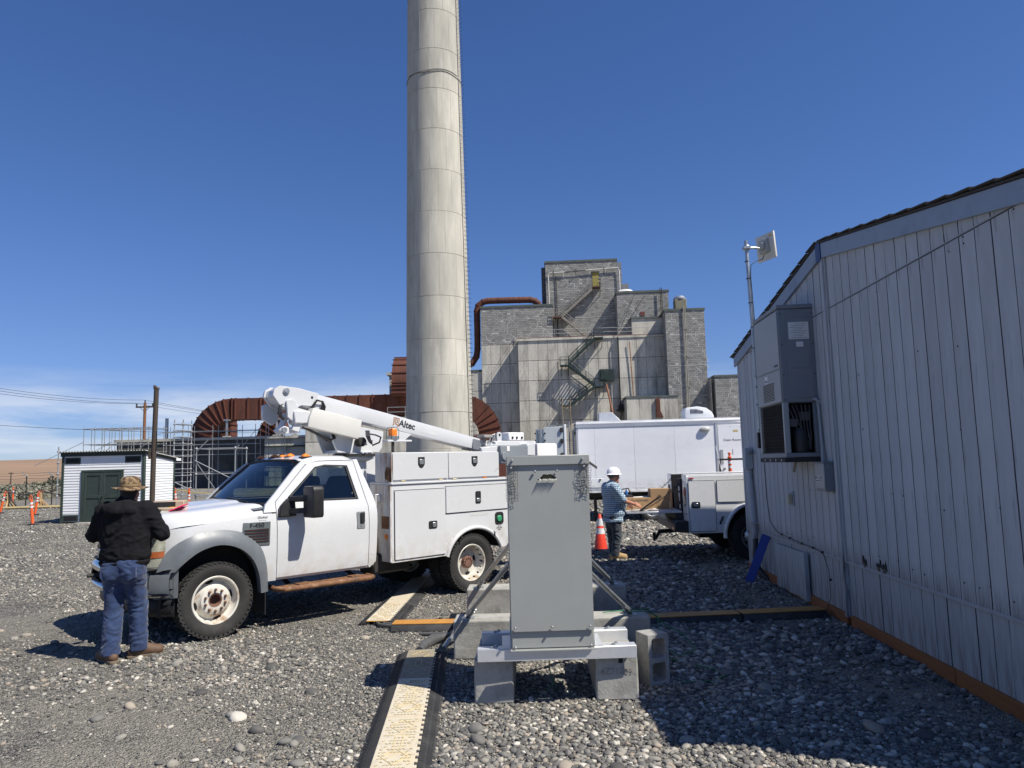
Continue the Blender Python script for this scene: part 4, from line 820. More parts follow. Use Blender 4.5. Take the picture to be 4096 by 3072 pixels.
# hood
def hoodf(u_,v_):
    y=(v_*2-1); a=abs(y); xr=3.10-.15*sm((a-.66)/.2); x=xr+(4.30-xr)*u_; w_=.975-.33*max(0,(u_-.62)/.38)**2
    z=1.385-.075*u_-.09*max(0,(u_-.72)/.28)**2.2
    crown=.035*(1-a**2)+.022*sm((.52-a)/.10)*(1-.4*u_)
    edge=-.085*sm((a-.72)/.28)-(.03*sm((a-.93)/.07))
    return (x+.05*(1-a*a)*(1-u_)-.10*a**3*u_*u_,y*w_,z+crown+edge)
m=MB(); m.grid(hoodf,26,40); m.grid(lambda u_,v_:tuple(Vector(hoodf(u_,v_))-Vector((0,0,.02))),26,40); m.build('hood',WHITE,tk,ang=60,normals=False)
# cowl
m=MB(); m.grid(lambda u_,v_:(2.92+.22*u_+.10*(1-(2*v_-1)**2),(2*v_-1)*.90,1.392+.035*(1-(2*v_-1)**2)-.015*u_-.045*abs(2*v_-1)**3),6,16); m.build('cowl',GREYV,tk,ang=60)
# windscreen
def wsf(u_,v_,o=0):
    yy=2*v_-1; xb=2.96+.14*(1-yy*yy); xt=2.46+.06*(1-yy*yy); yb=.90; yt=.765; zb=1.392+.012*(1-yy*yy); zt=1.865+.035*(1-yy*yy)
    return (xb+(xt-xb)*u_+.018*math.sin(math.pi*u_)+o,yy*(yb+(yt-yb)*u_),zb+(zt-zb)*u_)
m=MB(); m.grid(wsf,10,20); ws=m.build('windscreen',WGLASS,tk,ang=80)
m=MB(); m.tube([Vector(wsf(0,v/12,.004)) for v in range(13)]+[Vector(wsf(u/6,1,.004)) for u in range(1,7)]+[Vector(wsf(1,1-v/12,.004)) for v in range(1,13)]+[Vector(wsf(1-u/6,0,.004)) for u in range(1,6)],.014,6,closed=True); m.build('windscreen_seal',BLACKP,ws)
for y0,y1 in ((.62,.02),(-.02,-.6)):
    m=MB(); a=Vector(wsf(.02,(y0+1)/2,.03)); b_=Vector(wsf(.10,(y1+1)/2,.035)); m.bar(a,b_,.022,.018); m.bar(a+(b_-a)*.5,a+Vector((.06,.06,-.02)),.018,.014); m.build('wiper',BLACKP,ws)
MB().box(2.60,2.64,-.12,.12,1.70,1.765).build('rear_view_mirror',BLACKP,tk,bevel=.01)
# roof
def rff(u_,v_):
    y=2*v_-1; a=abs(y); x0=1.735; x1=2.475+.045*(1-a*a); x=x0+(x1-x0)*u_
    z=1.945-.03*sm((u_-.75)/.25)-.03*sm((.12-u_)/.12)-.022*a**2-.055*sm((a-.78)/.22); return (x,y*.80,z+.012*math.sin(math.pi*u_))
m=MB(); m.grid(rff,16,26); m.grid(lambda u_,v_:tuple(Vector(rff(u_,v_))-Vector((0,0,.03))),16,26); m.build('roof',WHITE,tk,ang=60,normals=False)
lm=MB(); lm.grid(lambda u_,v_:(-.055+.11*u_,-.05+.1*v_,.045*math.sin(math.pi*u_)**.6*math.sin(math.pi*v_)**.5),8,8); lme=lm.mesh('clearance_light',AMBER,ang=80); lb_=MB().prism([(-.062,-.055),(.062,-.055),(.062,.055),(-.062,.055)],-.01,.008,'z').mesh('lamp_base',BLACKP)
for y in (-.62,-.22,0,.22,.62):
    z=rff(.86,(y/.8+1)/2); o=link('clearance_light',lme,tk); o.location=(2.36,y,z[2]+.004); b_=link('lamp_base',lb_,o)
# cab back with window, interior
pn=panel([(-.90,.55),(.90,.55),(.935,1.25),(.92,1.40),(.76,1.89),(-.76,1.89),(-.92,1.40),(-.935,1.25)],[[(-.50,1.44),(.50,1.44),(.47,1.80),(-.47,1.80)]],t=.03,zc=(1.25,1.4)); pn.v=[(1.585+.16*max(0,(z-1.35)/.55)+y,x,z) for x,y,z in pn.v]; pn.build('cab_back',WHITE,tk)
m=MB(); m.add([(1.615,-.52,1.43),(1.615,.52,1.43),(1.72,.49,1.81),(1.72,-.49,1.81)],[(0,1,2,3)]); m.build('rear_window',GLASS,tk)
MB().box(1.62,2.95,-.93,.93,.55,.60).build('cab_floor',SEAT,tk)
m=MB(); m.prism([(2.66,1.05),(2.62,1.26),(2.70,1.345),(2.93,1.385),(2.97,1.0),(2.9,.7)],-.9,.9,'y'); m.build('dashboard',pm('grey dashboard',(.05,.052,.05),.8),tk,bevel=.02)
m=MB(); m.box(2.9,2.97,-.9,.9,.6,1.37); m.build('firewall',BLACK,tk)
for y in (.42,-.42):
    st=thing_part('seat',tk); st.location=(0,y,0)
    MB().box(1.85,2.35,-.24,.24,.85,1.02).build('seat_cushion',SEAT,st,bevel=.05,seg=2)
    m=MB(); m.prism([(1.80,.95),(1.95,.97),(1.86,1.55),(1.80,1.68),(1.70,1.68),(1.68,1.55)],-.23,.23,'y'); m.build('seat_back',SEAT,st,bevel=.06,seg=3)
m=MB(); m.tube([(2.45+.05*math.cos(a*.524)*.5,.42+.19*math.cos(a*.524),1.22+.19*math.sin(a*.524)*.85) for a in range(12)],.014,6,closed=True); m.bar((2.48,.42,1.22),(2.75,.42,1.10),.05); m.build('steering_wheel',BLACKP,tk)
# front end
m=MB(); m.box(4.22,4.31,-.66,.66,.82,1.20); gr=m.build('grille_shell',GREYV,tk,bevel=.02,seg=2)
for z in (.89,1.0,1.11): MB().box(4.30,4.345,-.60,.60,z-.032,z+.032).build('grille_bar',CHROME,gr,bevel=.01)
MB().box(4.20,4.30,-.6,.6,.84,1.18).build('radiator',BLACK,tk)
for sg in (1,-1):
    def hf(u_,v_,dz=0):
        x=4.13+.19*u_+.015; y=fy(min(4.12+.21*u_,4.33),1.0)*1-.0-.02*u_; z=.79+.33*v_-.06*u_*v_+.02*u_; return (4.10+.225*math.sin(u_*1.5),sg*(.915-.31*(1-math.cos(u_*1.5))),z)
    m=MB(); m.grid(hf,8,6); m.grid(lambda u_,v_:tuple(Vector(hf(u_,v_))+Vector((-.10,-.05*sg,0))),8,6); hd_=m.build('headlight',LENS,tk,ang=80,normals=False)
    m=MB(); m.grid(lambda u_,v_:tuple(Vector(hf(u_*.85+.02,.36+.2*v_))+Vector((.004,.004*sg,0))),8,2); m.build('turn_signal',pm('dull amber reflector',(.36,.10,.035),.3,var=.2,vs=20),hd_,ang=80)
    m=MB(); m.grid(lambda u_,v_:tuple(Vector(hf(u_*.98+.01,-.03+.03*v_))+Vector((.006,.006*sg,0))),8,1); m.build('lens_trim',BLACKP,hd_)
def bump(y): a=abs(y); return 4.445-.045*(a/.6)**2 if a<.62 else 4.397-.34*((a-.62)/.40)**1.7
def bband(z0,z1,t_,y0=-1.0,y1=1.0,n=40,dx=0):
    m=MB(); m.grid(lambda u_,v_:(bump(y0+(y1-y0)*u_)+dx-.05*(abs(v_-.5)*2)**3,(y0+(y1-y0)*u_)*1.005,z0+(z1-z0)*v_),n,6)
    m.grid(lambda u_,v_:(bump(y0+(y1-y0)*u_)+dx-t_,(y0+(y1-y0)*u_)*.99,z0+(z1-z0)*v_),n,6); return m
bp=bband(.68,.80,.10).build('bumper',CHROME,tk,ang=70,normals=False)
bband(.50,.59,.10).build('bumper_lower_bar',CHROME,bp,ang=70,normals=False); 
for a,b_ in ((.60,1.0),(-1.0,-.60),): bband(.50,.80,.09,a,b_,16,.002).build('bumper_end',CHROME,bp,ang=70,normals=False)
for a,b_ in ((.88,1.005),(-1.005,-.88)): bband(.49,.80,.10,a,b_,10,.012).build('bumper_cap',GREYV,bp,ang=70,normals=False)
bband(.585,.69,.05,-.62,.62,20,-.06).build('bumper_intake',BLACK,bp,normals=False); MB().box(4.06,4.30,-.92,.92,.78,.815).build('bumper_step',BLACKP,bp,bevel=.01)
bband(.30,.50,.05,-.95,.95,30,-.10).build('air_dam',BLACKP,tk,ang=70,normals=False)
m=MB(); m.tube([(4.3,-.3,.66),(4.52,-.3,.66)],.02,8); m.build('tow_hook',DARK,tk)
# chassis
m=MB(); m.box(-1.3,4.1,-.46,-.38,.55,.75); m.box(-1.3,4.1,.38,.46,.55,.75); m.box(3.0,4.1,-.6,.6,.55,1.15); ch=m.build('chassis_frame',DARK,tk)
m=MB(); m.cyl((3.585,-.85,.40),(3.585,.85,.40),.06); m.cyl((-.02,-.85,.40),(-.02,.85,.40),.075); m.sphere((-.02,0,.42),.19); m.build('axles',DARK,ch)
MB().box(.45,1.5,-.85,-.46,.42,.72).build('battery_box',DARK,ch); MB().cyl((0.1,.1,.45),(3.0,.1,.5),.04).build('drive_shaft',DARK,ch); MB().box(.9,1.5,.46,.8,.40,.66).build('fuel_tank',DARK,ch,bevel=.03)
# ---------------- utility body
UX0,UX1=-1.30,1.345
for sg in (1,-1):
    ar=[(-.07+.53*math.cos(R(a)),.42+.475*math.sin(R(a))) for a in range(16,165,8)]
    pn=panel([(UX1,.55),(UX1,1.545),(UX0,1.545),(UX0,.60),(-.60,.575)]+ar[::-1]+[(.47,.55)],t=.03,fn=lambda x,z:1.0,sgn=sg); body=pn.build('body_side',WHITE2,tk)
    pn=panel(rrect(.475,1.30,.585,1.463,.012),t=.016,fn=lambda x,z:1.017,sgn=sg); d1=pn.build('locker_door',WHITE,tk,bevel=.004)
    pn=panel(rrect(-.715,.452,1.125,1.483,.012),t=.016,fn=lambda x,z:1.017,sgn=sg); d2=pn.build('locker_door',WHITE,tk,bevel=.004)
    for r_ in ((1.302,1.308,.58,1.468),(.468,.474,.58,1.468),(.468,1.308,1.466,1.472)): MB().box(r_[0],r_[1],min(sg*.995,sg*1.004),max(sg*.995,sg*1.004),r_[2],r_[3]).build('door_gap',BLACK,body)
    for r_ in ((-.72,.46,1.116,1.122),(-.72,.46,1.486,1.491)): MB().box(r_[0],r_[1],min(sg*.995,sg*1.006),max(sg*.995,sg*1.006),r_[2],r_[3]).build('door_gap',BLACK,body)
    m=MB(); m.tube([(x,sg*1.005,z) for x,z in [(-.07+.525*math.cos(R(a)),.42+.47*math.sin(R(a))) for a in range(14,168,7)]],.026,8); m.build('arch_lip',WHITE,body,ang=80)
    m=MB(); 
    for a,b_ in zip(ar,ar[1:]): m.add([(a[0],sg*.99,a[1]),(b_[0],sg*.99,b_[1]),(b_[0],sg*.4,b_[1]),(a[0],sg*.4,a[1])],[(0,1,2,3)])
    m.build('arch_liner',BLACK,body)
    MB().box(UX0,UX1+.012,min(sg*.50,sg*1.02),max(sg*.50,sg*1.02),1.545,1.575).build('body_top',WHITE2,tk,bevel=.006)
    # upper locker box
    MB().box(-.56,1.325,min(sg*.62,sg*.985),max(sg*.62,sg*.985),1.575,1.965).build('upper_box',WHITE2,tk,bevel=.006)
    for x0,x1 in ((.402,1.318),(-.555,.388)):
        pn=panel(rrect(x0,x1,1.605,1.955,.01),t=.018,fn=lambda x,z:1.004,sgn=sg); ud=pn.build('upper_door',WHITE,tk,bevel=.004)
        xc_=x0+.50*(x1-x0)+(.0)
        pn=panel([(xc_-.055,1.90),(xc_+.055,1.90),(xc_+.055,1.80),(xc_+.03,1.765),(xc_,1.752),(xc_-.03,1.765),(xc_-.055,1.80)],t=.012,fn=lambda x,z:1.012,sgn=sg); l_=pn.build('latch',BLACKP,ud,bevel=.004)
        MB().box(xc_-.035,xc_+.035,min(sg*1.012,sg*1.02),max(sg*1.012,sg*1.02),1.80,1.87).build('latch_paddle',STEEL,l_,bevel=.008)
    for x in (1.15,.52,.28,-.28): 
        o=MB().box(x-.035,x+.035,min(sg*.985,sg*1.0),max(sg*.985,sg*1.0),1.582,1.60).build('marker_light',pm('clear marker lens',(.7,.6,.4),.3) if x>-.2 else AMBER,tk,bevel=.004)
    for (x0,x1),dd in (((.62,.76),d1),):
        pn=panel(rrect(x0,x1,.94,1.04,.02),t=.012,fn=lambda x,z:1.026,sgn=sg); l_=pn.build('latch',BLACKP,dd,bevel=.004); MB().box(x0+.02,x1-.06,min(sg*1.026,sg*1.036),max(sg*1.026,sg*1.036),.955,1.02).build('latch_paddle',STEEL,l_,bevel=.008)
    pn=panel(rrect(-.175,-.075,1.23,1.40,.02),t=.012,fn=lambda x,z:1.026,sgn=sg); l_=pn.build('latch',BLACKP,d2,bevel=.004); MB().box(-.16,-.09,min(sg*1.026,sg*1.036),max(sg*1.026,sg*1.036),1.25,1.30).build('latch_paddle',STEEL,l_,bevel=.008)
fu=panel(rrect(-.625,-.455,.90,1.08,.045),t=.01,fn=lambda x,z:1.008).build('fuel_filler',BLACKP,tk,bevel=.003); MB().cyl((-.53,1.0,.99),(-.53,1.03,.985),.045,n=14).build('fuel_cap',pm('green cap',(.05,.35,.16),.5),fu,bevel=.006)
MB().box(-.33,.02,1.0005,1.002,1.055,1.108).build('rubbed_off_label',pm('faded label',(.52,.53,.53),.7,var=.1,vs=40),tk)
for i,s_ in enumerate(('USE #2','DIESEL FUEL','ONLY')): text('fuel_text',s_,.022,INK,fu,frame((-.54,1.003,.875-.025*i),(-1,0,0),(0,0,1)))
for x in (-.42,.20): MB().tube([(x,1.0,.80),(x,1.03,.80),(x+.005,1.035,.74)],.012,6).build('rubber_hook',BLACKP,tk)
# front end plate of body with rust, stirrup and lamp
m=MB(); m.box(UX1-.002,UX1+.018,.55,1.0,.56,1.545); m.build('body_front_plate',pm('rust streaked white',(.60,.60,.60),.5,var=.06,vs=3,col2=(.22,.10,.04),c2=(2.4,.50,.63,.85),stretch=(2,2,.45),col3=(.36,.30,.24),c3=(4,.5,.7,.6)),tk)
m=MB(); m.box(1.325,1.34,.62,1.0,1.575,1.965); m.build('upper_box_front',pm('rust streaked white',(.6,.6,.6)),tk)
MB().prism([(.86,1.62),(1.0,1.58),(1.0,1.75),(.90,1.78),(.85,1.70)],1.335,1.345,'x').build('rust_patch',pm('flaking rust',(.07,.035,.02),.9,var=.4,vs=30,col2=(.25,.13,.06),c2=(12,.5,.6)),tk)
MB().box(1.362,1.366,.80,.97,.98,1.14).build('rusty_bracket',RUSTY,tk); MB().cyl((1.36,.91,.88),(1.375,.91,.88),.035,n=12).build('side_marker',AMBER,tk)
m=MB(); m.tube([(1.36,.80,1.42),(1.44,.78,1.42),(1.44,.78,1.27)],.012,6); m.box(1.362,1.39,.70,.80,1.33,1.42); m.build('grab_hook',WHITE2,tk)
MB().box(UX0,UX1,-.55,.55,.72,.78).build('deck',DARK,tk); 
for sg in (1,-1): MB().box(UX0,UX1,min(sg*.5,sg*.53),max(sg*.5,sg*.53),.78,1.545).build('inner_wall',WHITE2,tk)
MB().box(UX0-.02,UX0,-1.0,1.0,.6,1.545).build('tail_panel',WHITE2,tk); MB().box(UX0-.45,UX0-.02,-.95,.95,.5,.58).build('rear_step',DARK,tk)
# ---------------- aerial device
BM=thing_part('boom',tk)
m=MB(); m.lathe([(.26,.78),(.26,.95),(.17,1.0),(.17,1.86),(.27,1.90),(.27,1.985),(0,1.99)],24,Matrix.Translation((1.28,0,0))); m.build('pedestal',WHITE2,BM)
m=MB(); m.lathe([(.30,1.93),(.30,1.97),(.0,1.975)],28,Matrix.Translation((1.28,0,0))); m.build('slew_ring',DARK,BM)
TUR=[(1.78,2.26),(1.70,2.08),(1.66,1.985),(1.0,1.985),(.95,2.05),(.92,2.28),(1.3,2.34)]
for y0,y1 in ((.16,.20),(-.20,-.16)): m=MB(); m.prism(TUR,y0,y1,'y'); m.build('turret_plate',WHITE2,BM,bevel=.005)
m=MB(); m.box(1.0,1.66,-.16,.16,1.985,2.02); m.build('turret_floor',WHITE2,BM)
m=MB(); m.prism([(2.22,2.545),(.93,2.275),(.95,2.09),(2.1,2.33),(2.22,2.38)],-.11,.13,'y'); m.build('lower_boom',WHITE,BM,bevel=.012)
m=MB(); m.prism([(2.10,2.575),(1.36,2.425),(1.42,2.165),(2.18,2.325),(2.15,2.46)],.20,.345,'y'); m.build('cylinder_cover',pm('off white fibreglass',(.58,.57,.53),.5,var=.04),BM,bevel=.02,seg=2)
UB=[(2.57,2.72),(2.555,2.80),(2.49,2.845),(2.24,2.825),(.82,2.54),(-.95,2.175),(-.90,2.0),(.39,2.245),(1.3,2.42),(2.13,2.59),(2.2,2.62),(2.36,2.56),(2.52,2.64)]
m=MB(); m.prism(UB,-.05,.19,'y'); m.build('upper_boom',WHITE,BM,bevel=.012,seg=2)
for y0,y1 in ((.19,.215),(-.09,-.05)): 
    m=MB(); m.prism([(2.60,2.73),(2.575,2.81),(2.50,2.855),(2.24,2.835),(1.95,2.775),(2.05,2.60),(2.2,2.61),(2.36,2.53),(2.5,2.60)],y0,y1,'y'); m.build('elbow_plate',WHITE,BM,bevel=.005)
MB().cyl((2.42,-.10,2.785),(2.42,.235,2.785),.045,n=16).build('elbow_pin',STEEL,BM,bevel=.004); MB().cyl((2.42,.21,2.785),(2.42,.245,2.785),.028,n=6).build('pin_bolt',STEEL,BM)
m=MB(); m.prism([(2.43,2.66),(2.36,2.69),(2.31,2.66),(2.27,2.57),(2.08,2.525),(2.10,2.36),(2.22,2.385),(2.255,2.255),(2.36,2.285),(2.32,2.38),(2.42,2.45)],.215,.26,'y'); m.build('link_plate',WHITE,BM,bevel=.006)
m=MB(); m.prism([(2.58,2.62),(2.45,2.66),(2.36,2.56),(2.36,2.42),(2.45,2.36),(2.58,2.44)],-.16,-.11,'y'); m.build('far_link_plate',WHITE,BM,bevel=.006)
m=MB(); m.box(2.09,2.34,.12,.30,2.37,2.53,None); m.build('link_box',WHITE,BM,bevel=.01)
m=MB(); m.prism([(2.49,2.29),(2.46,2.23),(2.38,2.235),(2.2,2.25),(2.24,2.33),(2.36,2.32),(2.43,2.34)],.02,.20,'y'); m.build('rocker_arm',WHITE,BM,bevel=.01)
MB().cyl((2.44,-.02,2.285),(2.44,.23,2.285),.035,n=12).build('rocker_pin',STEEL,BM); MB().tube([(2.44,.10,2.29),(2.36,.10,2.50)],[.04,.045],12).build('lift_cylinder',WHITE,BM); MB().cyl((2.36,.10,2.48),(2.32,.1,2.58),.025).build('cylinder_rod',CHROME,BM)
m=MB(); m.tube([(2.38,.19,2.66),(2.49,.2,2.60),(2.51,.2,2.5),(2.44,.2,2.42)],.02,8); m.build('hose',BLACKP,BM)
for k in range(3):
    o=.022*k; m=MB(); m.tube([(2.03-o,.2,2.50),(2.06-o*.6,.225,2.60),(2.0-o*.3,.24,2.68+.004*k),(1.90+o*.3,.23,2.67),(1.86+o,.22,2.6),(1.87+o,.2,2.52)],.011,6); m.build('hose',BLACKP,BM)
    m=MB(); m.tube([(1.30-o,.34,2.28),(1.33-o,.40,2.20),(1.29-o*.5,.41,2.12),(1.22,.36,2.10+o)],.012,6); m.build('hose',BLACKP,BM)
    m=MB(); m.tube([(2.16,.2-o,2.33),(1.98,.24-o,2.24),(1.80,.26-o,2.16-o*.6),(1.72,.24-o,2.18),(1.74,.2-o,2.27)],.012,6); m.build('hose',BLACKP,BM)
m=MB(); m.tube([(1.28,.36,2.24),(1.20,.42,2.22),(1.10,.40,2.19),(1.10,.36,2.12),(1.2,.34,2.08)],.012,6); m.build('hose',BLACKP,BM)
MB().cyl((1.34,.20,2.13),(1.34,.32,2.13),.065,n=14).build('swivel',DARK,BM,bevel=.008); MB().cyl((1.30,.20,2.10),(1.30,.335,2.10),.022,n=10).build('swivel_pin',STEEL,BM)
MB().cyl((2.05,.19,2.72),(2.05,.217,2.72),.018,n=10).build('plug',BLACKP,BM); MB().cyl((1.93,.19,2.55),(1.93,.217,2.55),.018,n=10).build('plug',BLACKP,BM)
# lettering on boom
bx=Vector((-1.0,0,-.2055)).normalized(); bz=Vector((-.2055,0,1)).normalized(); bz=Vector((bx.z*-1,0,bx.x))*-1; bz=Vector((0,-1,0)).cross(bx).normalized(); bz=bz if bz.z>0 else -bz
text('logo_text','Altec',.135,pm('dark grey lettering',(.03,.035,.045),.5),BM,frame((.505,.1925,2.378),bx,bz),bold=.0035)
lo=Vector((.70,.1925,2.425)); m=MB(); GOLD=pm('gold brown logo',(.33,.17,.08),.5)
def seg(a,b_): m.bar(lo+bx*a[0]+bz*a[1],lo+bx*b_[0]+bz*b_[1],.012,.002,up=(0,1,0))
for P_ in ([(-.05,-.055),(-.035,-.055),(-.045,.055),(.05,.055),(.05,-.055),(.03,-.055),(.03,-.03),(-.02,-.03)],[(-.022,.03),(.026,.03),(.026,-.005),(-.022,-.005),(-.022,.03)]):
    for a,b_ in zip(P_,P_[1:]): seg(a,b_)
m.build('logo_emblem',GOLD,BM)
m=MB(); m.add([(.23,.1915,2.34),(-.04,.1915,2.285),(-.03,.1915,2.222),(.24,.1915,2.277)],[(0,1,2,3)]); m.build('grey_label',pm('pale grey label',(.55,.55,.55),.7),BM)
# beacon on its post
bc=thing_part('beacon',tk); bc.location=(1.04,.60,0)
m=MB(); m.tube([(0,0,1.575),(0,0,2.12)],.022,8); m.build('post',DARK,bc); MB().box(-.28,.12,-.08,.06,2.12,2.145).build('beacon_shelf',WHITE2,bc,bevel=.004)
m=MB(); m.lathe([(.075,2.145),(.08,2.17),(.08,2.195),(.07,2.2)],20); m.build('beacon_base',STEEL,bc); m=MB(); m.lathe([(.06,2.2),(.062,2.22),(.06,2.285),(.05,2.30),(0,2.305)],20); m.build('beacon_lens',AMBER,bc)
for k in range(4): a=R(45+90*k); m=MB(); m.tube([(.085*math.cos(a),.085*math.sin(a),2.15),(.085*math.cos(a),.085*math.sin(a),2.28),(.06*math.cos(a),.06*math.sin(a),2.315),(0,0,2.32)],.004,5); m.build('beacon_guard',DARK,bc)
m=MB(); m.prism([(.74,2.30),(.44,2.245),(.58,2.145),(.80,2.14)],.20,.215,'y'); m.build('boom_rest',WHITE,tk,bevel=.004)
# boom tip: platform mount
m=MB(); m.prism([(-.76,2.185),(-.93,2.15),(-.90,1.995),(-.73,2.02)],-.07,.21,'y'); m.build('end_collar',pm('grey steel collar',(.16,.17,.19),.5),BM,bevel=.006)
m=MB(); m.box(-2.25,-1.08,-.12,.12,2.07,2.155); m.build('platform_arm',WHITE,BM,bevel=.01)
m=MB(); m.prism([(-.88,2.05),(-1.35,2.075),(-1.40,1.95),(-.9,1.94)],.0,.25,'y'); m.build('tip_casting',WHITE,BM,bevel=.012)
m=MB(); m.box(-1.85,-1.23,.05,.33,1.78,2.07); m.build('leveling_housing',HVACG,BM,bevel=.012)
m=MB(); m.box(-2.05,-1.85,-.15,.30,1.90,2.10); m.build('platform_bracket',WHITE,BM,bevel=.01); m=MB(); m.box(-2.7,-2.2,-.5,.2,1.2,2.11); m.build('bucket',pm('white fibreglass bucket',(.7,.7,.69),.45),BM,bevel=.03,seg=2)
MB().box(-2.04,-1.68,-.22,.05,2.165,2.30).build('control_box',pm('white control box',(.72,.72,.72),.5),BM,bevel=.012)
for x in (-1.98,-1.86,-1.76): MB().cyl((x,.05,2.21),(x,.06,2.21),.022,n=10).build('control_knob',BLACKP,BM)
m=MB(); m.prism([(-1.36,2.13),(-1.36,2.25)]+arc(-1.41,2.25,.05,0,180,8)+[(-1.46,2.13)],.08,.11,'y'); m.build('lifting_lug',WHITE,BM,bevel=.004); MB().cyl((-1.41,.105,2.25),(-1.41,.113,2.25),.022,n=10).build('lug_hole',BLACK,BM)
m=MB(); m.box(-1.11,-.92,.1,.28,2.20,2.245); m.cyl((-1.0,.19,2.10),(-1.0,.19,2.2),.03); m.build('work_light',pm('weathered lamp',(.3,.29,.27),.6),BM,bevel=.006)
for k in range(3): m=MB(); m.tube([(-1.14-.03*k,.15,2.14),(-1.15-.03*k,.2,2.24),(-1.22-.02*k,.2,2.26),(-1.27-.02*k,.15,2.15)],.01,6); m.build('hose',BLACKP if k%2 else WHITE,BM)
MB().cyl((-1.30,.33,1.90),(-1.30,.36,1.90),.07,n=18).build('pivot_washer',HVACG,BM,bevel=.006); MB().box(-1.42,-1.36,.33,.334,1.98,2.06).build('white_tag',PAPER,BM)
# ---------------- gear on the hood
rd=thing('radio_set','tan field radio with dark control face resting on the truck hood','radio',(0,0,0))
TKM=Matrix.Translation((-1.3216,11.2723,0))@Matrix.Rotation(R(-136.243),4,'Z')
def onhood(o,x,y,z,rz): p=TKM@Vector((x,y,z)); o.location=p; o.rotation_euler=(0,0,R(-136.243)+rz)
onhood(rd,3.80,.15,1.362,R(150)); TAN=pm('tan equipment paint',(.36,.28,.2),.6,var=.1)
MB().box(-.17,.17,-.13,.13,0,.10).build('case',TAN,rd,bevel=.008); MB().box(-.16,.08,-.137,-.13,.015,.09).build('control_face',BLACKP,rd)
for k in range(4): MB().cyl((-.13+.05*k,-.137,.05),(-.13+.05*k,-.152,.05),.012,n=8).build('knob',BLACKP,rd)
m=MB(); m.tube([(-.15,-.14,.06),(-.22,-.22,.10),(-.28,-.18,.03),(-.34,-.25,.01)],.006,6); m.build('radio_cable',CABLE,rd)
tb=thing('tool_case','flat tan instrument case with pink folder lying on the hood edge','instrument case',(0,0,0)); onhood(tb,3.88,.36,1.350,R(140))
MB().box(-.22,.10,-.14,.10,.0,.045).build('case_body',TAN,tb,bevel=.006); MB().box(.0,.06,-.06,.04,.045,.048).build('yellow_label',YELLOWE,tb)
m=MB(); T=Matrix.Translation((.10,-.04,.03))@rotm(0,R(-22),R(10)); m.box(-.06,.10,-.15,.13,0,.012,T); m.build('pink_folder',pm('hot pink plastic',(.72,.02,.12),.4),tb,bevel=.003)
m=MB(); m.box(-.20,-.03,-.19,-.14,.0,.03); m.build('meter',BLACKP,tb,bevel=.005)
WHITEB=pm('bright white fleet paint',(.76,.765,.77),.28,var=.03,vs=1.5,coat=.6,zd=(.45,.8,(.6,.57,.52)))
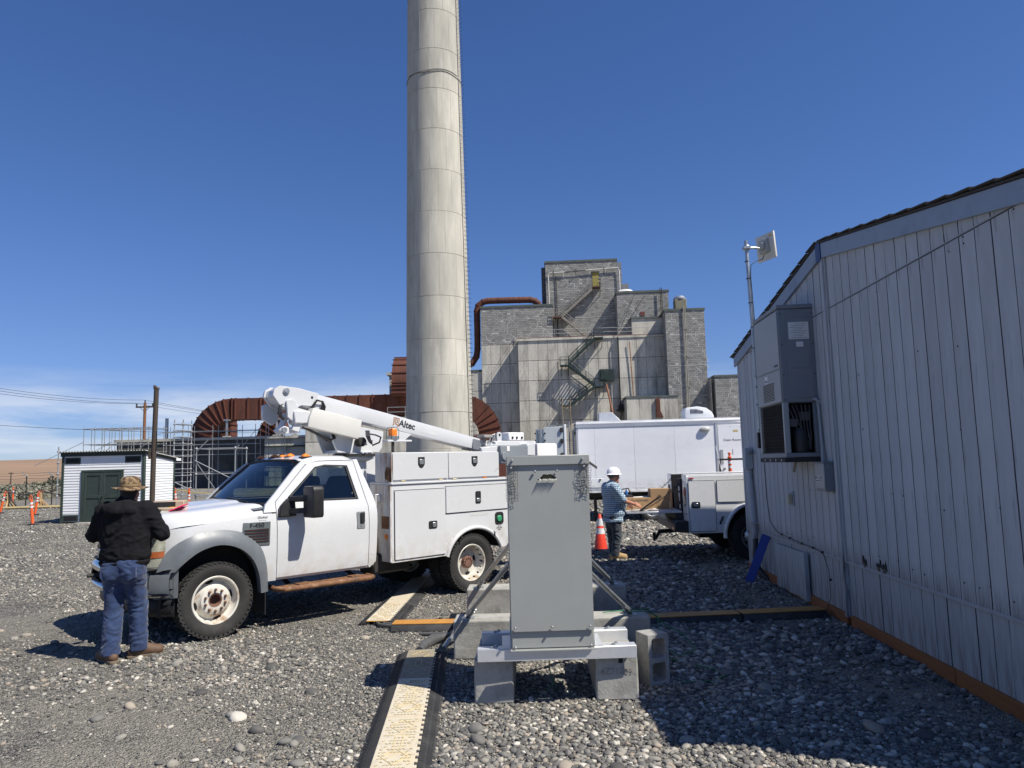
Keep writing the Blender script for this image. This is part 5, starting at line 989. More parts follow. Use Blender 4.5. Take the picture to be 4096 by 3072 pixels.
# ================================================================ service pickup (right), seen from its rear quarter
t2=thing('service_pickup','white service-body pickup with tailgate down, parked nose behind the office','pickup',(3.0,12.95,0),R(-2.5))
for y0,far in ((0,0),(1.55,1)):
    ar=[(1.12+.50*math.cos(R(a)),.42+.56*math.sin(R(a))) for a in range(15,166,8)]
    pn=panel([(0,.49),(0,1.46),(2.55,1.46),(2.55,.49),(1.62,.49)]+ar+[(.62,.49)],t=.03); pn.v=[(x,(-y if not far else 2.0+y),z) for x,y,z in pn.v]; bs=pn.build('body_side',WHITEB,t2)
    if not far:
        for q,(x0,x1,z0,z1,r_) in enumerate(((.03,.475,.525,1.385,.01),(.52,1.75,1.02,1.385,.01))):
            pn=panel(rrect(x0,x1,z0,z1,r_),t=.016); pn.v=[(x,-y-.0165,z) for x,y,z in pn.v]; dr=pn.build('locker_door',WHITEB,t2,bevel=.004)
            for a in ((x0-.008,x0-.002,z0,z1),(x1+.002,x1+.010,z0,z1),(x0,x1,z1+.002,z1+.010),(x0,x1,z0-.010,z0-.002)): MB().box(a[0],a[1],-.004,.0,a[2],a[3]).build('door_gap',BLACK,bs)
            if q==0: 
                pn=panel(rrect(.07,.215,.92,1.03,.025),t=.012); pn.v=[(x,-y-.028,z) for x,y,z in pn.v]; l_=pn.build('latch',BLACKP,dr,bevel=.004); MB().box(.10,.18,-.038,-.028,.945,1.01).build('latch_paddle',CHROME,l_,bevel=.01)
        m=MB(); m.tube([(1.12+.50*math.cos(R(a)),-.012,.42+.56*math.sin(R(a))) for a in range(-2,183,8)],.035,8); m.build('arch_lip',WHITEB,bs,ang=80)
        m=MB(); m.bar((.60,-.0,.77),(.535,-.03,.64),.02); m.build('rubber_hook',BLACKP,t2)
        MB().box(.04,.12,-.012,0,1.425,1.445).build('marker_light',REDL,t2)
    m=MB()
    for a,b_ in zip(ar,ar[1:]): m.add([(a[0],.02 if not far else 1.98,a[1]),(b_[0],.02 if not far else 1.98,b_[1]),(b_[0],.5 if not far else 1.5,b_[1]),(a[0],.5 if not far else 1.5,a[1])],[(0,1,2,3)])
    m.build('arch_liner',BLACK,bs)
    ya,yb=(0,.42) if not far else (1.58,2.0)
    MB().box(-.004,2.55,ya+.03*(1-far),yb-.03*far,1.46,1.50).build('body_top',WHITEB,t2,bevel=.006)
    MB().box(-.006,.03,ya+.01,yb-.01,.50,1.47).build('rear_face',WHITEB,t2,bevel=.004)
    MB().box(0,2.55,.42 if not far else 1.55,.45 if not far else 1.58,.75,1.48).build('inner_wall',BLACK,t2)
    for z,mm in ((1.20,REDL),(1.03,LENS)):
        yc=.16 if not far else 1.84; m=MB(); m.lathe([(.07,0),(.07,.012),(.055,.018),(0,.02)],18,Matrix.Translation((-.006,yc,z))@Matrix.Rotation(R(-90),4,'Y')); l_=m.build('tail_lamp',mm,t2)
        m=MB(); m.lathe([(.085,0),(.085,.008),(.07,.01),(.07,0)],18,Matrix.Translation((-.006,yc,z))@Matrix.Rotation(R(-90),4,'Y'),closed=True); m.build('lamp_grommet',BLACKP,l_)
for z,h_ in ((.86,.035),(.80,.03)): MB().box(-.012,-.006,.10,.13,z,z+h_).build('rear_sticker',REDL if z>.83 else BLACKP,t2)
MB().box(0,2.55,.42,1.58,.72,.76).build('bed_floor',BLACKP,t2); MB().box(2.45,2.5,.42,1.58,.76,1.48).build('bed_bulkhead',BLACKP,t2)
# tailgate lowered on its chains
tg=MB().box(-1.02,-.03,.40,1.60,.815,.855).build('tailgate',ALU,t2,bevel=.008)
for y in (.42,1.58):
    for k in range(14):
        f=k/13; m=MB(); p=Vector((-.75+.74*f,y,.86+.52*f-.05*math.sin(math.pi*f))); d_=Vector((.74,0,.52)).normalized()
        M_=Matrix.Translation(p)@d_.to_track_quat('X','Z').to_matrix().to_4x4()@Matrix.Rotation(R(90*(k%2)),4,'X'); m.tube([M_@Vector((.032*math.cos(a*.785),.013*math.sin(a*.785),0)) for a in range(8)],.006,5,closed=True); m.build('chain_link',DARK,tg)
    m=MB(); m.bar((-.78,y,.865),(-.40,y,1.12),.03,.012,up=(0,1,0)); m.build('tailgate_strap',BLACKP,tg)
# bumper and hitch
bp2=MB().prism([(-.24,.52),(-.24,.66),(-.20,.70),(0,.70),(0,.50)],-.02,2.02,'y').build('bumper',BLACKP,t2,bevel=.01); MB().box(-.245,-.24,.04,.24,.55,.59).build('bumper_reflector',REDL,bp2)
MB().box(-.15,.0,.40,1.6,.70,.82).build('step_plate',DARK,t2,bevel=.006)
m=MB(); m.bar((.1,1.0,.46),(-.38,1.0,.44),.07); m.bar((-.36,1.0,.44),(-.44,1.0,.30),.05); m.sphere((-.46,1.0,.335),.03); m.cyl((-.46,1.0,.27),(-.46,1.0,.36),.025); m.sphere((-.46,1.0,.39),.035); m.tube([(-.1,1.15,.42),(-.2,1.2,.34),(-.1,1.25,.3),(0,1.2,.36)],.01,6); m.build('tow_hitch',DARK,t2)
m=MB(); m.box(0,5.2,.55,.63,.45,.62); m.box(0,5.2,1.37,1.45,.45,.62); m.box(.3,.9,.6,1.4,.35,.6); m.cyl((1.12,.2,.41),(1.12,1.8,.41),.06); m.build('chassis_frame',DARK,t2)
for x,y,sg in ((1.12,.13,-1),(1.12,1.87,1),(4.75,.13,-1),(4.75,1.87,1)): wheel(t2,(x,y,.41),sg,'alloy',R_=.41,W_=.26,rim=pm('bright alloy',(.5,.5,.5),.3,.8))
m=MB(); m.prism([(2.65,.55),(2.65,1.25),(2.72,1.9),(3.5,1.93),(4.15,1.30),(5.35,1.20),(5.5,1.05),(5.5,.55)],.03,1.97,'y'); m.build('cab',WHITEB,t2,bevel=.05,seg=2)
for y in (.024,1.976): m=MB(); m.prism([(2.82,1.30),(2.86,1.80),(3.45,1.82),(3.95,1.32)],y-.004,y+.004,'y'); m.build('side_window',WGLASS,t2)
# cargo in the bed
cg=thing('black_crate','tall black cargo case with white labels standing in the pickup bed','case',(3.0,12.95,.762),R(-2.5))
MB().box(-.03,.34,.46,.82,0,.66).build('shell',BLACK,cg,bevel=.012); 
for z in (.12,.26,.33,.44): MB().box(-.034,-.03,.52+.03*(z>.2),.60+.04*(z>.3),z,z+.075).build('label_sheet',PAPER,cg)
cg=thing('black_crate','wide black cargo case behind the cardboard carton in the pickup bed','case',(3.0,12.95,.762),R(-2.5)); MB().box(.02,.42,.86,1.50,0,.52).build('shell',BLACK,cg,bevel=.012); MB().box(.05,.35,.9,1.45,.52,.55).build('lid',BLACK,cg,bevel=.01)
# things on the tailgate
bx1=thing('cardboard_box','long low cardboard box printed with black capitals on the lowered tailgate','box',(2.26,14.05,.856),R(-2.5))
MB().box(-.28,.28,-.16,.16,0,.215).build('carton',CARD,bx1,bevel=.004); MB().box(-.28,.28,-.03,.03,.2155,.2165).build('tape',pm('brown tape',(.38,.27,.15),.35),bx1); text('box_print','KENDALL HOWARD',.052,INK,bx1,frame((-.0,-.1612,.165),(1,0,0),(0,0,1))); MB().cyl((.13,-.1605,.10),(.13,-.1615,.10),.008,n=8).build('print_mark',INK,bx1)
bx2=thing('cardboard_box','tall cardboard carton with an open side flap, beside the pickup bed opening','box',(2.745,14.12,.856),R(-2.5))
MB().box(-.19,.16,-.17,.17,0,.375).build('carton',CARD,bx2,bevel=.004); m=MB(); m.add([(.165,-.17,.0),(.19,-.28,.0),(.19,-.28,.375),(.165,-.17,.375)],[(0,1,2,3)]); m.add([(.17,-.17,.0),(.195,-.28,.0),(.195,-.28,.375),(.17,-.17,.375)],[(3,2,1,0)]); m.build('side_flap',CARD,bx2)
m=MB(); m.lathe([(.045,0),(.045,.001),(.03,.001),(.03,0)],18,Matrix.Translation((-.03,-.172,.22))@Matrix.Rotation(R(90),4,'X'),closed=True); m.build('print_ring',pm('faint box print',(.22,.13,.065),.9),bx2)
tb=thing('tool_bag','small tool bag with blue bottles standing behind the long cardboard box','tool bag',(2.13,14.35,.856)); MB().box(-.14,.14,-.09,.09,0,.26).build('bag',BLACKP,tb,bevel=.03,seg=2)
for x in (-.08,.02): m=MB(); m.lathe([(.03,.2),(.03,.30),(.015,.33),(.015,.36),(0,.36)],12,Matrix.Translation((x,-.03,0))); m.build('bottle',pm('blue bottle',(.03,.12,.35),.3),tb)
m=MB(); m.tube([(-.12,0,.25),(-.08,0,.36),(.06,0,.38),(.12,0,.26)],.012,6); m.build('handle',BLACKP,tb)
pt=MB(); pt.cyl((0,0,0),(.34,0,.01),.03,n=14); pt=tag(pt.build('paper_tube',PAPER,bevel=.003),'white mailing tube lying behind the long cardboard box','tube'); pt.location=(2.28,14.33,1.045)
ch_=MB(); ch_.box(-.06,.06,-.15,.15,0,.17); ch_=tag(ch_.build('tube_rest_box',CARD,bevel=.004),'small plain carton under the white mailing tube','box'); ch_.location=(2.45,14.35,.856)
rg=MB(); rg.grid(lambda u_,v_:(u_*.5,v_*.22,.01+.015*mnoise.noise((u_*5,v_*5,1))+.012*math.sin(u_*9)),14,6); rg=tag(rg.build('shop_rag',pm('pale rag cloth',(.45,.43,.42),.95,var=.2,vs=20),ang=80),'crumpled pale rag on the tailgate edge','rag'); rg.location=(2.10,13.42,.862)
# ================================================================ traffic cone and delineator posts
def cone(lab,loc,rz=0):
    c=thing('traffic_cone',lab,'traffic cone',loc,rz)
    MB().box(-.18,.18,-.18,.18,0,.03).build('base',BLACKP,c,bevel=.01); m=MB(); m.lathe([(.135,.03),(.03,.70),(.02,.71),(0,.71)],24,cap=False); b_=m.build('body',CONER,c)
    for z0,z1 in ((.32,.43),(.48,.62)): m=MB(); f=lambda z:.135-.105*(z-.03)/.67+.002; m.lathe([(f(z0),z0),(f(z1),z1)],24,cap=False); m.build('reflective_band',REFL,c)
cone('red-orange traffic cone with two white bands behind the man in the plaid shirt',(1.70,15.05,0))
def delin(lab,loc,tx=0,ty=0,loop=True,h=1.05,group='orange delineator posts'):
    d_=thing('delineator_post',lab,'delineator',loc,0,group)
    m=MB(); m.lathe([(.19,0),(.2,.02),(.18,.04),(.09,.055),(.0,.06)],8); m.build('base',BLACKP,d_)
    T=rotm(ty,tx,0); m=MB(); m.lathe([(.052,.05),(.05,.5),(.046,h*.80),(.05,h*.82),(.05,h*.86)] if loop else [(.052,.05),(.05,.5),(.048,h*.84),(.055,h*.85),(.055,h*.88),(.03,h*.90),(.03,h*.95),(.05,h*.97),(.04,h),(0,h)],16,T); m.build('post',ORANGE,d_)
    if loop: m=MB(); m.tube([T@Vector((.042*math.cos(a),0,h*.93+.09*math.sin(a))) for a in [i*math.pi/6 for i in range(12)]],.014,6,closed=True); m.build('grip_loop',ORANGE,d_)
    for z0 in (h*.58,h*.70): m=MB(); m.lathe([(.0535,z0),(.0535,z0+.075)],16,T,cap=False); m.build('reflective_band',REFL,d_)
delin('orange loop-top delineator leaning away from the shed wall corner',(-17.35,26.75,0),R(-6),0)
delin('orange loop-top delineator leaning toward the wooden rope stand',(-21.4,33.1,0),R(8),0)
delin('orange delineator leaning at the rope stand nearer the road end',(-24.55,35.4,0),R(12),0)
delin('distant orange delineator standing behind the rope stand near the fence',(-32.5,48.0,0),R(1),0,False)
delin('orange loop-top delineator tied to the yellow rope at the scaffold ladder',(-14.8,32.5,0),R(-6),0)
delin('orange knob-top delineator standing upright in front of the scaffold',(-13.62,31.0,0),0,0,False)
# ================================================================ white clean-room trailer
ct=thing('clean_room_trailer','long white box trailer with a door lettered Clean Room and roof air conditioner','trailer',(1.84,21.5,0),R(-3.0))
def roundbox(x0,x1,y0,y1,z0,z1):
    m=MB(); r_=.12; pr=[(y0,z0),(y0,z1-r_)]+[(y0+r_-r_*math.cos(R(a)),z1-r_+r_*math.sin(R(a))) for a in (22,45,68,90)]+[(y1-r_+r_*math.sin(R(a)),z1-r_+r_*math.cos(R(a))) for a in (0,22,45,68)]+[(y1,z1-r_),(y1,z0)]; m.prism(pr,x0,x1,'x'); return m
roundbox(0,9.6,0.0,2.5,.86,2.93).build('shell',pm('trailer edge metal',(.55,.56,.57),.4,.4,var=.08,vs=2),ct,bevel=.0)
xs=[.04,.52,1.66,2.82,3.98,5.08,6.2,7.4,8.6,9.56]
for a,b_ in zip(xs,xs[1:]):
    MB().box(a+.004,b_-.004,-.006,.02,.90,2.74).build('side_panel',WHITE3,ct,bevel=.002)
MB().box(-.01,9.6,-.022,.02,2.74,2.83).build('top_rail',pm('trailer rail alloy',(.62,.63,.64),.35,.6,var=.06),ct,bevel=.006); MB().box(-.01,9.6,-.014,.02,2.84,2.87).build('gutter_rail',WHITE3,ct,bevel=.004); MB().box(-.01,9.6,-.02,.02,.85,.905).build('bottom_rail',WHITE3,ct,bevel=.004)
lf=MB().box(-.03,0,.05,2.45,.88,2.78).build('end_wall',pm('dirty alloy end',(.42,.41,.40),.5,.3,var=.2,vs=5,col2=(.2,.18,.16),c2=(5,.5,.7,.8)),ct,bevel=.01)
for y in (.25,1.2,2.1): m=MB(); m.cyl((-.05,y,.9),(-.05,y,2.75),.016,n=8); m.build('lock_rod',STEEL,lf)
for y in (.1,.2,.3): MB().sphere((-.03,y,2.84),.022).build('end_marker',BLACKP,lf)
for z in (1.2,1.9,2.55): MB().box(-.06,-.03,.02,.2,z,z+.09).build('hinge',DARK,lf,bevel=.01)
dr=thing_part('door',ct)
MB().box(4.07,5.02,-.03,-.007,.92,2.72).build('leaf',WHITE3,dr,bevel=.006)
for x0,x1,z0,z1 in ((4.0,4.06,.9,2.78),(5.03,5.09,.9,2.78),(4.0,5.09,2.73,2.79)): MB().box(x0,x1,-.028,.0,z0,z1).build('frame',ALU,dr,bevel=.004)
text('door_sign','Clean Room',.10,INK,dr,frame((4.46,-.0315,2.27),(1,0,0),(0,0,1))); MB().box(4.11,4.19,-.045,-.03,1.6,2.0).build('strike_plate',HVACL,dr); MB().cyl((4.20,-.03,1.45),(4.20,-.09,1.45),.035,n=12).build('door_knob',STEEL,dr); MB().box(4.5,4.64,-.033,-.03,2.5,2.56).build('sticker',pm('old sticker',(.55,.45,.2),.7),dr)
for x,z in ((4.45,1.85),(4.86,1.85),(4.42,2.65),(4.72,2.65)): MB().box(x,x+.022,-.034,-.03,z,z+(.16 if z<2 else .02)).build('smudge_plate',HVACL,dr)
m=MB(); m.lathe([(.15,0),(.15,.05),(.10,.08),(0,.09)],18,Matrix.Translation((3.70,-.006,2.59))@Matrix.Rotation(R(90),4,'X')@Matrix.Diagonal((1,.55,1,1))); l_=m.build('porch_light',pm('lamp lens grey',(.4,.4,.38),.4),ct)
m=MB(); m.box(.30,.76,-.02,-.006,1.0,1.27); m.build('hatch',WHITE3,ct,bevel=.006); MB().box(.28,.78,-.012,-.006,.98,1.29).build('hatch_frame',ALU,ct); MB().box(.62,.66,-.04,-.02,1.2,1.25).build('hatch_latch',DARK,ct)
MB().box(.1,.78,-.016,-.006,.92,.96).build('sill_strip',ALU,ct)
ac=thing_part('roof_air_conditioner',ct); m=MB(); m.prism([(3.22,2.94),(3.22,3.18),(3.27,3.26),(3.6,3.29),(3.85,3.24),(4.0,3.12),(4.06,3.0),(4.06,2.94)],.3,1.0,'y'); m.build('shroud',WHITE3,ac,bevel=.03,seg=2)
for k in range(11): MB().box(3.38+k*.035,3.395+k*.035,.292,.3,3.08,3.21-max(0,k-5)*.011).build('slot',BLACK,ac)
MB().box(3.24,4.05,.32,.98,2.925,2.965).build('gasket',BLACKP,ac)
m=MB(); m.prism([(.75,2.93),(.75,3.24),(1.15,3.24),(1.45,2.93)],1.1,1.8,'y'); m.build('roof_vent',ALU,ct,bevel=.008)
m=MB(); m.box(.2,9.4,.3,.42,.7,.86); m.box(.2,9.4,2.1,2.2,.7,.86); m.build('chassis_rail',DARK,ct)
MB().box(.1,9.5,.6,2.0,.62,.72).build('belly_pan',BLACK,ct)
for x in (2.12,3.0): wheel(ct,(x,.18,.36),-1,'alloy',R_=.36,W_=.2,rim=STEEL); wheel(ct,(x,2.3,.36),1,'alloy',R_=.36,W_=.2,rim=STEEL)
for x in (.5,4.6): m=MB(); m.cyl((x,.4,0),(x,.4,.75),.045); m.box(x-.12,x+.12,.28,.52,0,.02); m.build('jack_leg',DARK,ct)
sr=thing('stair_landing','metal landing with black handrail at the Clean Room door','steps',(5.60,20.3,0),R(-3.0))
MB().box(0,1.6,0,1.12,.80,.86).build('deck',ALU,sr,bevel=.005)
for k in range(4): MB().box(1.6+.26*k,1.88+.26*k,.05,1.07,.66-.19*k,.69-.19*k).build('tread',ALU,sr)
for a in ((0.05,.02),(.75,.02),(1.55,.02)): m=MB(); m.bar((a[0],a[1],0),(a[0],a[1],1.72),.045); m.build('post',DARK,sr)
m=MB(); m.bar((0,.02,1.72),(.78,.02,1.72),.05); m.build('handrail',DARK,sr); MB().bar((.72,.02,1.7),(1.6,.02,.9),.05).build('sloped_rail',DARK,sr); MB().bar((0.05,.02,1.25),(.75,.02,1.25),.035).build('mid_rail',DARK,sr)
m=MB(); m.tube([(-.05,-.0,2.1),(.06,.0,1.5),(.2,.02,.9)],.012,6); m.build('white_rope',PAPER,sr)
delin('orange knob-top delineator standing on the landing by the Clean Room door',(6.02,20.65,.86),0,0,False)
# ================================================================ switchgear beside the trailer
sg_=thing('electrical_enclosure','pale grey steel electrical enclosure with hasps, left of the white trailer end','electrical enclosure',(1.19,21.2,0),R(-3.0))
MB().box(-.30,.27,0,.5,.2,2.78).build('body',pm('pale grey enamel',(.50,.54,.55),.45,var=.04,vs=3),sg_,bevel=.008); MB().box(.27,.33,-.02,.3,.2,2.84).build('door_edge',WHITE3,sg_,bevel=.006)
for z in (2.3,2.62,1.9): MB().box(.16,.24,-.05,0,z,z+.13).build('hasp',DARK,sg_,bevel=.01)
MB().box(-.28,.28,0,.5,0,.2).build('plinth',DARK,sg_)
rp=thing('ribbed_steel_panel','narrow blue-grey ribbed steel post with bolts beside the electrical enclosure','steel post',(.77,21.2,0),R(-3.0))
for k in range(3): MB().box(-.125+k*.085,-.055+k*.085,-.02*(k%2),.2,0,2.72).build('rib',pm('blue grey steel',(.20,.25,.30),.45,.3,var=.1),rp,bevel=.006)
for z in (2.2,2.4,2.6):
    for x in (-.14,.14): MB().sphere((x,0,z),.025).build('bolt',DARK,rp)
m=MB(); m.tube([(-.02,0,2.98),(-.5,0,3.0),(-.5,0,2.6)],.02,6)
gr_=thing('guard_rail','low grey pipe rail in front of the trailer end','railing',(1.25,23.0,0)); MB().tube([(-.15,0,0),(-.15,0,3.0),(.5,0,3.0),(.5,0,0)],.02,8).build('top_loop',SCAF,gr_); MB().bar((-.15,0,2.9),(.5,0,2.9),.03).build('mid_rail',SCAF,gr_); MB().bar((.15,0,0),(.15,0,2.98),.03).build('post',SCAF,gr_)
# ================================================================ reactor building
SRZ=-R(3.3)
BRK=bpy.data.materials.new('grey concrete brick'); BRK.use_nodes=True; t=BRK.node_tree; b=t.nodes['Principled BSDF']; b.inputs['Roughness'].default_value=.95
at_n=N(t,'ShaderNodeAttribute',attribute_name='tint'); gc=N(t,'ShaderNodeTexCoord')
rp_=ramp(at_n.outputs['Fac'],[(0,(.19,.188,.18)),(.3,(.26,.256,.242)),(.62,(.30,.295,.277)),(.9,(.345,.34,.318)),(1,(.48,.47,.44))]).outputs[0]
lk(t,mixc(ramp(noi(.35,7,.65).outputs[0],[(.5,0.),(.8,.45)]).outputs[0],rp_,(.17,.166,.155)),b.inputs['Base Color'])
MORTB=pm('grey mortar',(.25,.245,.23),.95,var=.15,vs=1)
def brick_wall(par,x0,x1,z0,z1,face=0.,axis='x',sgn=-1,seed=0,bw=.5,bh=.25,mat=None):
    """bricks standing 2 cm proud of the mortar on a wall in plane y=face (axis x) or x=face (axis y)"""
    rr=np.random.default_rng(seed); rows=int((z1-z0)/bh); g_=.035; V=[];Fq=[];tint=[]
    for r_ in range(rows):
        z=z0+r_*bh; x=x0-(bw/2 if r_%2 else 0)
        while x<x1:
            a=max(x,x0)+g_/2; c=min(x+bw,x1)-g_/2; x+=bw
            if c-a<.06: continue
            d_=.022+.012*rr.random(); o=len(V)
            q=[(a,0,z+g_/2),(c,0,z+g_/2),(c,0,z+bh-g_/2),(a,0,z+bh-g_/2)]
            for (p,_,w) in q: V.append((p,sgn*d_,w))
            for (p,_,w) in q: V.append((p,-sgn*.01,w))
            Fq+=[(o,o+1,o+2,o+3),(o+1,o+5,o+6,o+2),(o+5,o+4,o+7,o+6),(o+4,o,o+3,o+7),(o+3,o+2,o+6,o+7),(o+4,o+5,o+1,o)]
            tv=rr.random()**.8*.85 if rr.random()>.02 else 1; tint+=[tv]*8
    me=bpy.data.meshes.new('bricks')
    if axis=='x': V=[(p,face+q,w) for p,q,w in V]
    else: V=[(face+q,p,w) for p,q,w in V]
    me.from_pydata(V,[],Fq); a=me.attributes.new('tint','FLOAT','POINT'); a.data.foreach_set('value',np.array(tint,np.float32)); me.materials.append(mat or BRK)
    bm=bmesh.new(); bm.from_mesh(me); bmesh.ops.recalc_face_normals(bm,faces=bm.faces); bm.to_mesh(me); bm.free()
    return link('bricks',me,par,kind='stuff')
JOINT=pm('dark stained joint',(.10,.096,.085),.95,var=.3,vs=2)
def conc_wall(par,x0,x1,z0,z1,y,pw=1.36,ph=2.75,seed=0,mat=None):
    rr=random.Random(seed); n=max(1,round((x1-x0)/pw)); w=(x1-x0)/n; z=z1; th=MB(); MB().box(x0,x1,y-.012,y-.002,z0,z1).build('joint_backing',JOINT,par)
    while z>z0+.3:
        zb=max(z0,z-ph)
        for i in range(n):
            d_=.04+.012*rr.random(); MB().box(x0+i*w+.02,x0+(i+1)*w-.02,y-d_,y+.02,zb+.035,z-.035).build('concrete_panel',mat or CONCW,par)
            for fx in (.22,.78):
                for fz in (.15,.5,.85): th.box(x0+(i+fx)*w-.035,x0+(i+fx)*w+.035,y-d_-.004,y-d_,zb+(z-zb)*fz-.035,zb+(z-zb)*fz+.035)
        z=zb
    th.build('tie_holes',JOINT,par,kind='stuff')
rb=thing('reactor_building','stepped grey concrete and brick reactor block with outside stairs','building',(0,0,0),SRZ)
def vol(x0,x1,y0,y1,z0,z1,mat=CONCW,name='wall_core'): return MB().box(x0,x1,y0,y1,z0,z1).build(name,mat,rb)
COPM=pm('dark green grey coping',(.085,.10,.09),.7,var=.3,vs=1)
def coping(x0,x1,y0,y1,z,h=.28,o=.12): return MB().box(x0-o,x1+o,y0-o,y1+o,z,z+h).build('coping',COPM,rb)
vol(-.75,9.45,103.5,118,17,30.1,MORTB); brick_wall(rb,-.75,9.45,18.6,30.1,103.5,seed=1); coping(-.75,9.45,103.5,118,30.1); brick_wall(rb,103.5,110,18.6,30.1,-.75,'y',seed=11)
vol(-10.1,.05,102.3,115,0,23.6,MORTB); brick_wall(rb,-10.1,.05,18.3,23.6,102.3,seed=2); coping(-10.1,.05,102.3,115,23.6); conc_wall(rb,-10.1,-4.8,0,18.28,102.3,seed=1); brick_wall(rb,102.3,110,18.3,23.6,-10.1,'y',seed=12)
vol(-14.5,-10.12,102.6,112,0,14.6); coping(-14.5,-10.12,102.6,112,14.6); conc_wall(rb,-14.5,-10.12,0,14.6,102.6,seed=2)
vol(-4.82,8.84,100,104,0,18.3); conc_wall(rb,-4.82,8.84,0,18.3,100,seed=3); MB().box(-5.0,8.86,99.8,104,18.3,18.62).build('deck_edge',CONCW,rb); MB().box(-5.0,8.86,99.85,100.1,18.62,18.72).build('red_curb',pm('rust red curb',(.17,.075,.06),.9,var=.3,vs=2),rb)
vol(8.87,15.02,99.5,104,0,18.2); conc_wall(rb,8.87,15.02,0,18.2,99.5,seed=4); MB().box(8.87,15.05,99.35,104,18.2,18.5).build('deck_edge',CONCW,rb); MB().box(8.87,15.05,99.4,99.6,18.5,18.6).build('red_curb',pm('rust red curb',(.17,.075,.06)),rb)
vol(9.05,16.15,101,112,18.4,24.7,MORTB); brick_wall(rb,9.05,16.15,18.6,24.7,101,seed=3); coping(9.05,16.15,101,112,24.7); brick_wall(rb,101,104,18.6,24.7,9.05,'y',seed=13)
vol(10.88,15.0,100.2,101.2,18.5,20.9); MB().box(10.75,15.0,100.05,101.0,20.9,21.1).build('coping',COPM,rb)
vol(15.03,20.17,97.5,108,0,21.25,MORTB); brick_wall(rb,15.03,20.17,0,21.25,97.5,seed=4); brick_wall(rb,97.5,101,0,21.25,15.03,'y',seed=14); coping(15.03,20.17,97.5,108,21.25)
vol(9.24,15.8,95.4,99.3,0,9.6); conc_wall(rb,9.24,15.8,0,9.6,95.4,1.6,5,seed=6); coping(9.24,15.8,95.4,99.3,9.6,.25)
vol(20.65,34,95.5,110,0,12.0,MORTB); brick_wall(rb,20.65,34,3,12.0,95.5,seed=5); brick_wall(rb,95.5,98.5,3,12.0,20.65,'y',seed=15); coping(20.65,34,95.5,110,12.0,.25); brick_wall(rb,95.5,97.3,3,12.0,20.17,'y',seed=16)
vt=MB().box(16.57,18.15,98.5,100,21.5,23.1).build('roof_vent',pm('lichen concrete',(.2,.19,.14),.95,var=.25,vs=2),rb,bevel=.08); m=MB(); m.lathe([(.85,23.1),(.85,23.3),(.6,23.55),(0,23.6)],20,Matrix.Translation((17.36,99.25,0))); m.build('vent_cap',STEEL,vt)
# stepped pale mortar repairs
def crack(x,z,y,n,seed,dirx=1,axis='x'):
    rr=random.Random(seed); m=MB(); w=.055; yy=y-.045
    for k in range(n):
        L_=.25*rr.choice((1,1,2)); H_=.25*rr.choice((1,1,2,3)); nx_=x+dirx*L_
        m.box(min(x,nx_)-w/2,max(x,nx_)+w/2,yy,yy+.03,z-w/2,z+w/2); x=nx_; m.box(x-w/2,x+w/2,yy,yy+.03,z-H_,z); z-=H_
        if rr.random()<.22: dirx=-dirx
    m.build('mortar_repair',MORT,rb)
for i,a in enumerate(((1.3,30.0,103.5,9,-1),(5.0,29.8,103.5,5,1),(8.3,29.9,103.5,10,1),(2.6,27.0,103.5,3,1),(9.0,25.2,103.5,7,-1),(8.6,22.0,103.5,8,1),(-5.6,23.5,102.3,14,1),(-.8,23.4,102.3,11,-1),(-9.6,19.6,102.3,5,1),(9.8,24.0,101,14,1),(10.4,22.6,101,8,1),(15.6,20.8,97.5,5,1),(18.9,19.8,97.5,4,1),(15.4,17.8,97.5,9,1),(18.2,17.8,97.5,10,1),(18.6,13.6,97.5,9,1),(15.6,13.2,97.5,7,1),(16.0,10.8,97.5,5,-1),(23.0,11.8,95.5,12,-1),(25.0,9.3,95.5,10,-1),(21.4,8.0,95.5,6,1),(26.5,11.6,95.5,12,-1))): crack(a[0],a[1],a[2],a[3],i,a[4])
for z,x0,x1,y in ((25.9,-.5,4,103.5),(26.0,7,9.4,103.5),(22.0,3.2,9.3,103.5),(13.9,15.1,20.1,97.5),(18.0,15.3,20.1,97.5)): MB().box(x0,x1,y-.045,y-.015,z-.03,z+.03).build('mortar_repair',MORT,rb)
# doors, boxes, windows
d_=MB().box(5.93,6.83,103.40,103.5,26.3,28.45).build('door',pm('mustard yellow door',(.30,.25,.055),.6,var=.15,vs=2),rb,bevel=.01); MB().box(5.83,6.93,103.42,103.5,28.45,28.6).build('lintel',DARK,d_)
MB().box(12.2,12.8,100.9,101,21.45,22.0).build('window',pm('rust red shutter',(.14,.04,.03),.8),rb)
gb=MB().box(6.2,8.15,99.45,100,12.35,14.0).build('green_door_box',DGREEN,rb,bevel=.02); MB().box(6.35,7.2,99.40,99.45,12.5,13.85).build('door_leaf',DGREEN,gb,bevel=.02)
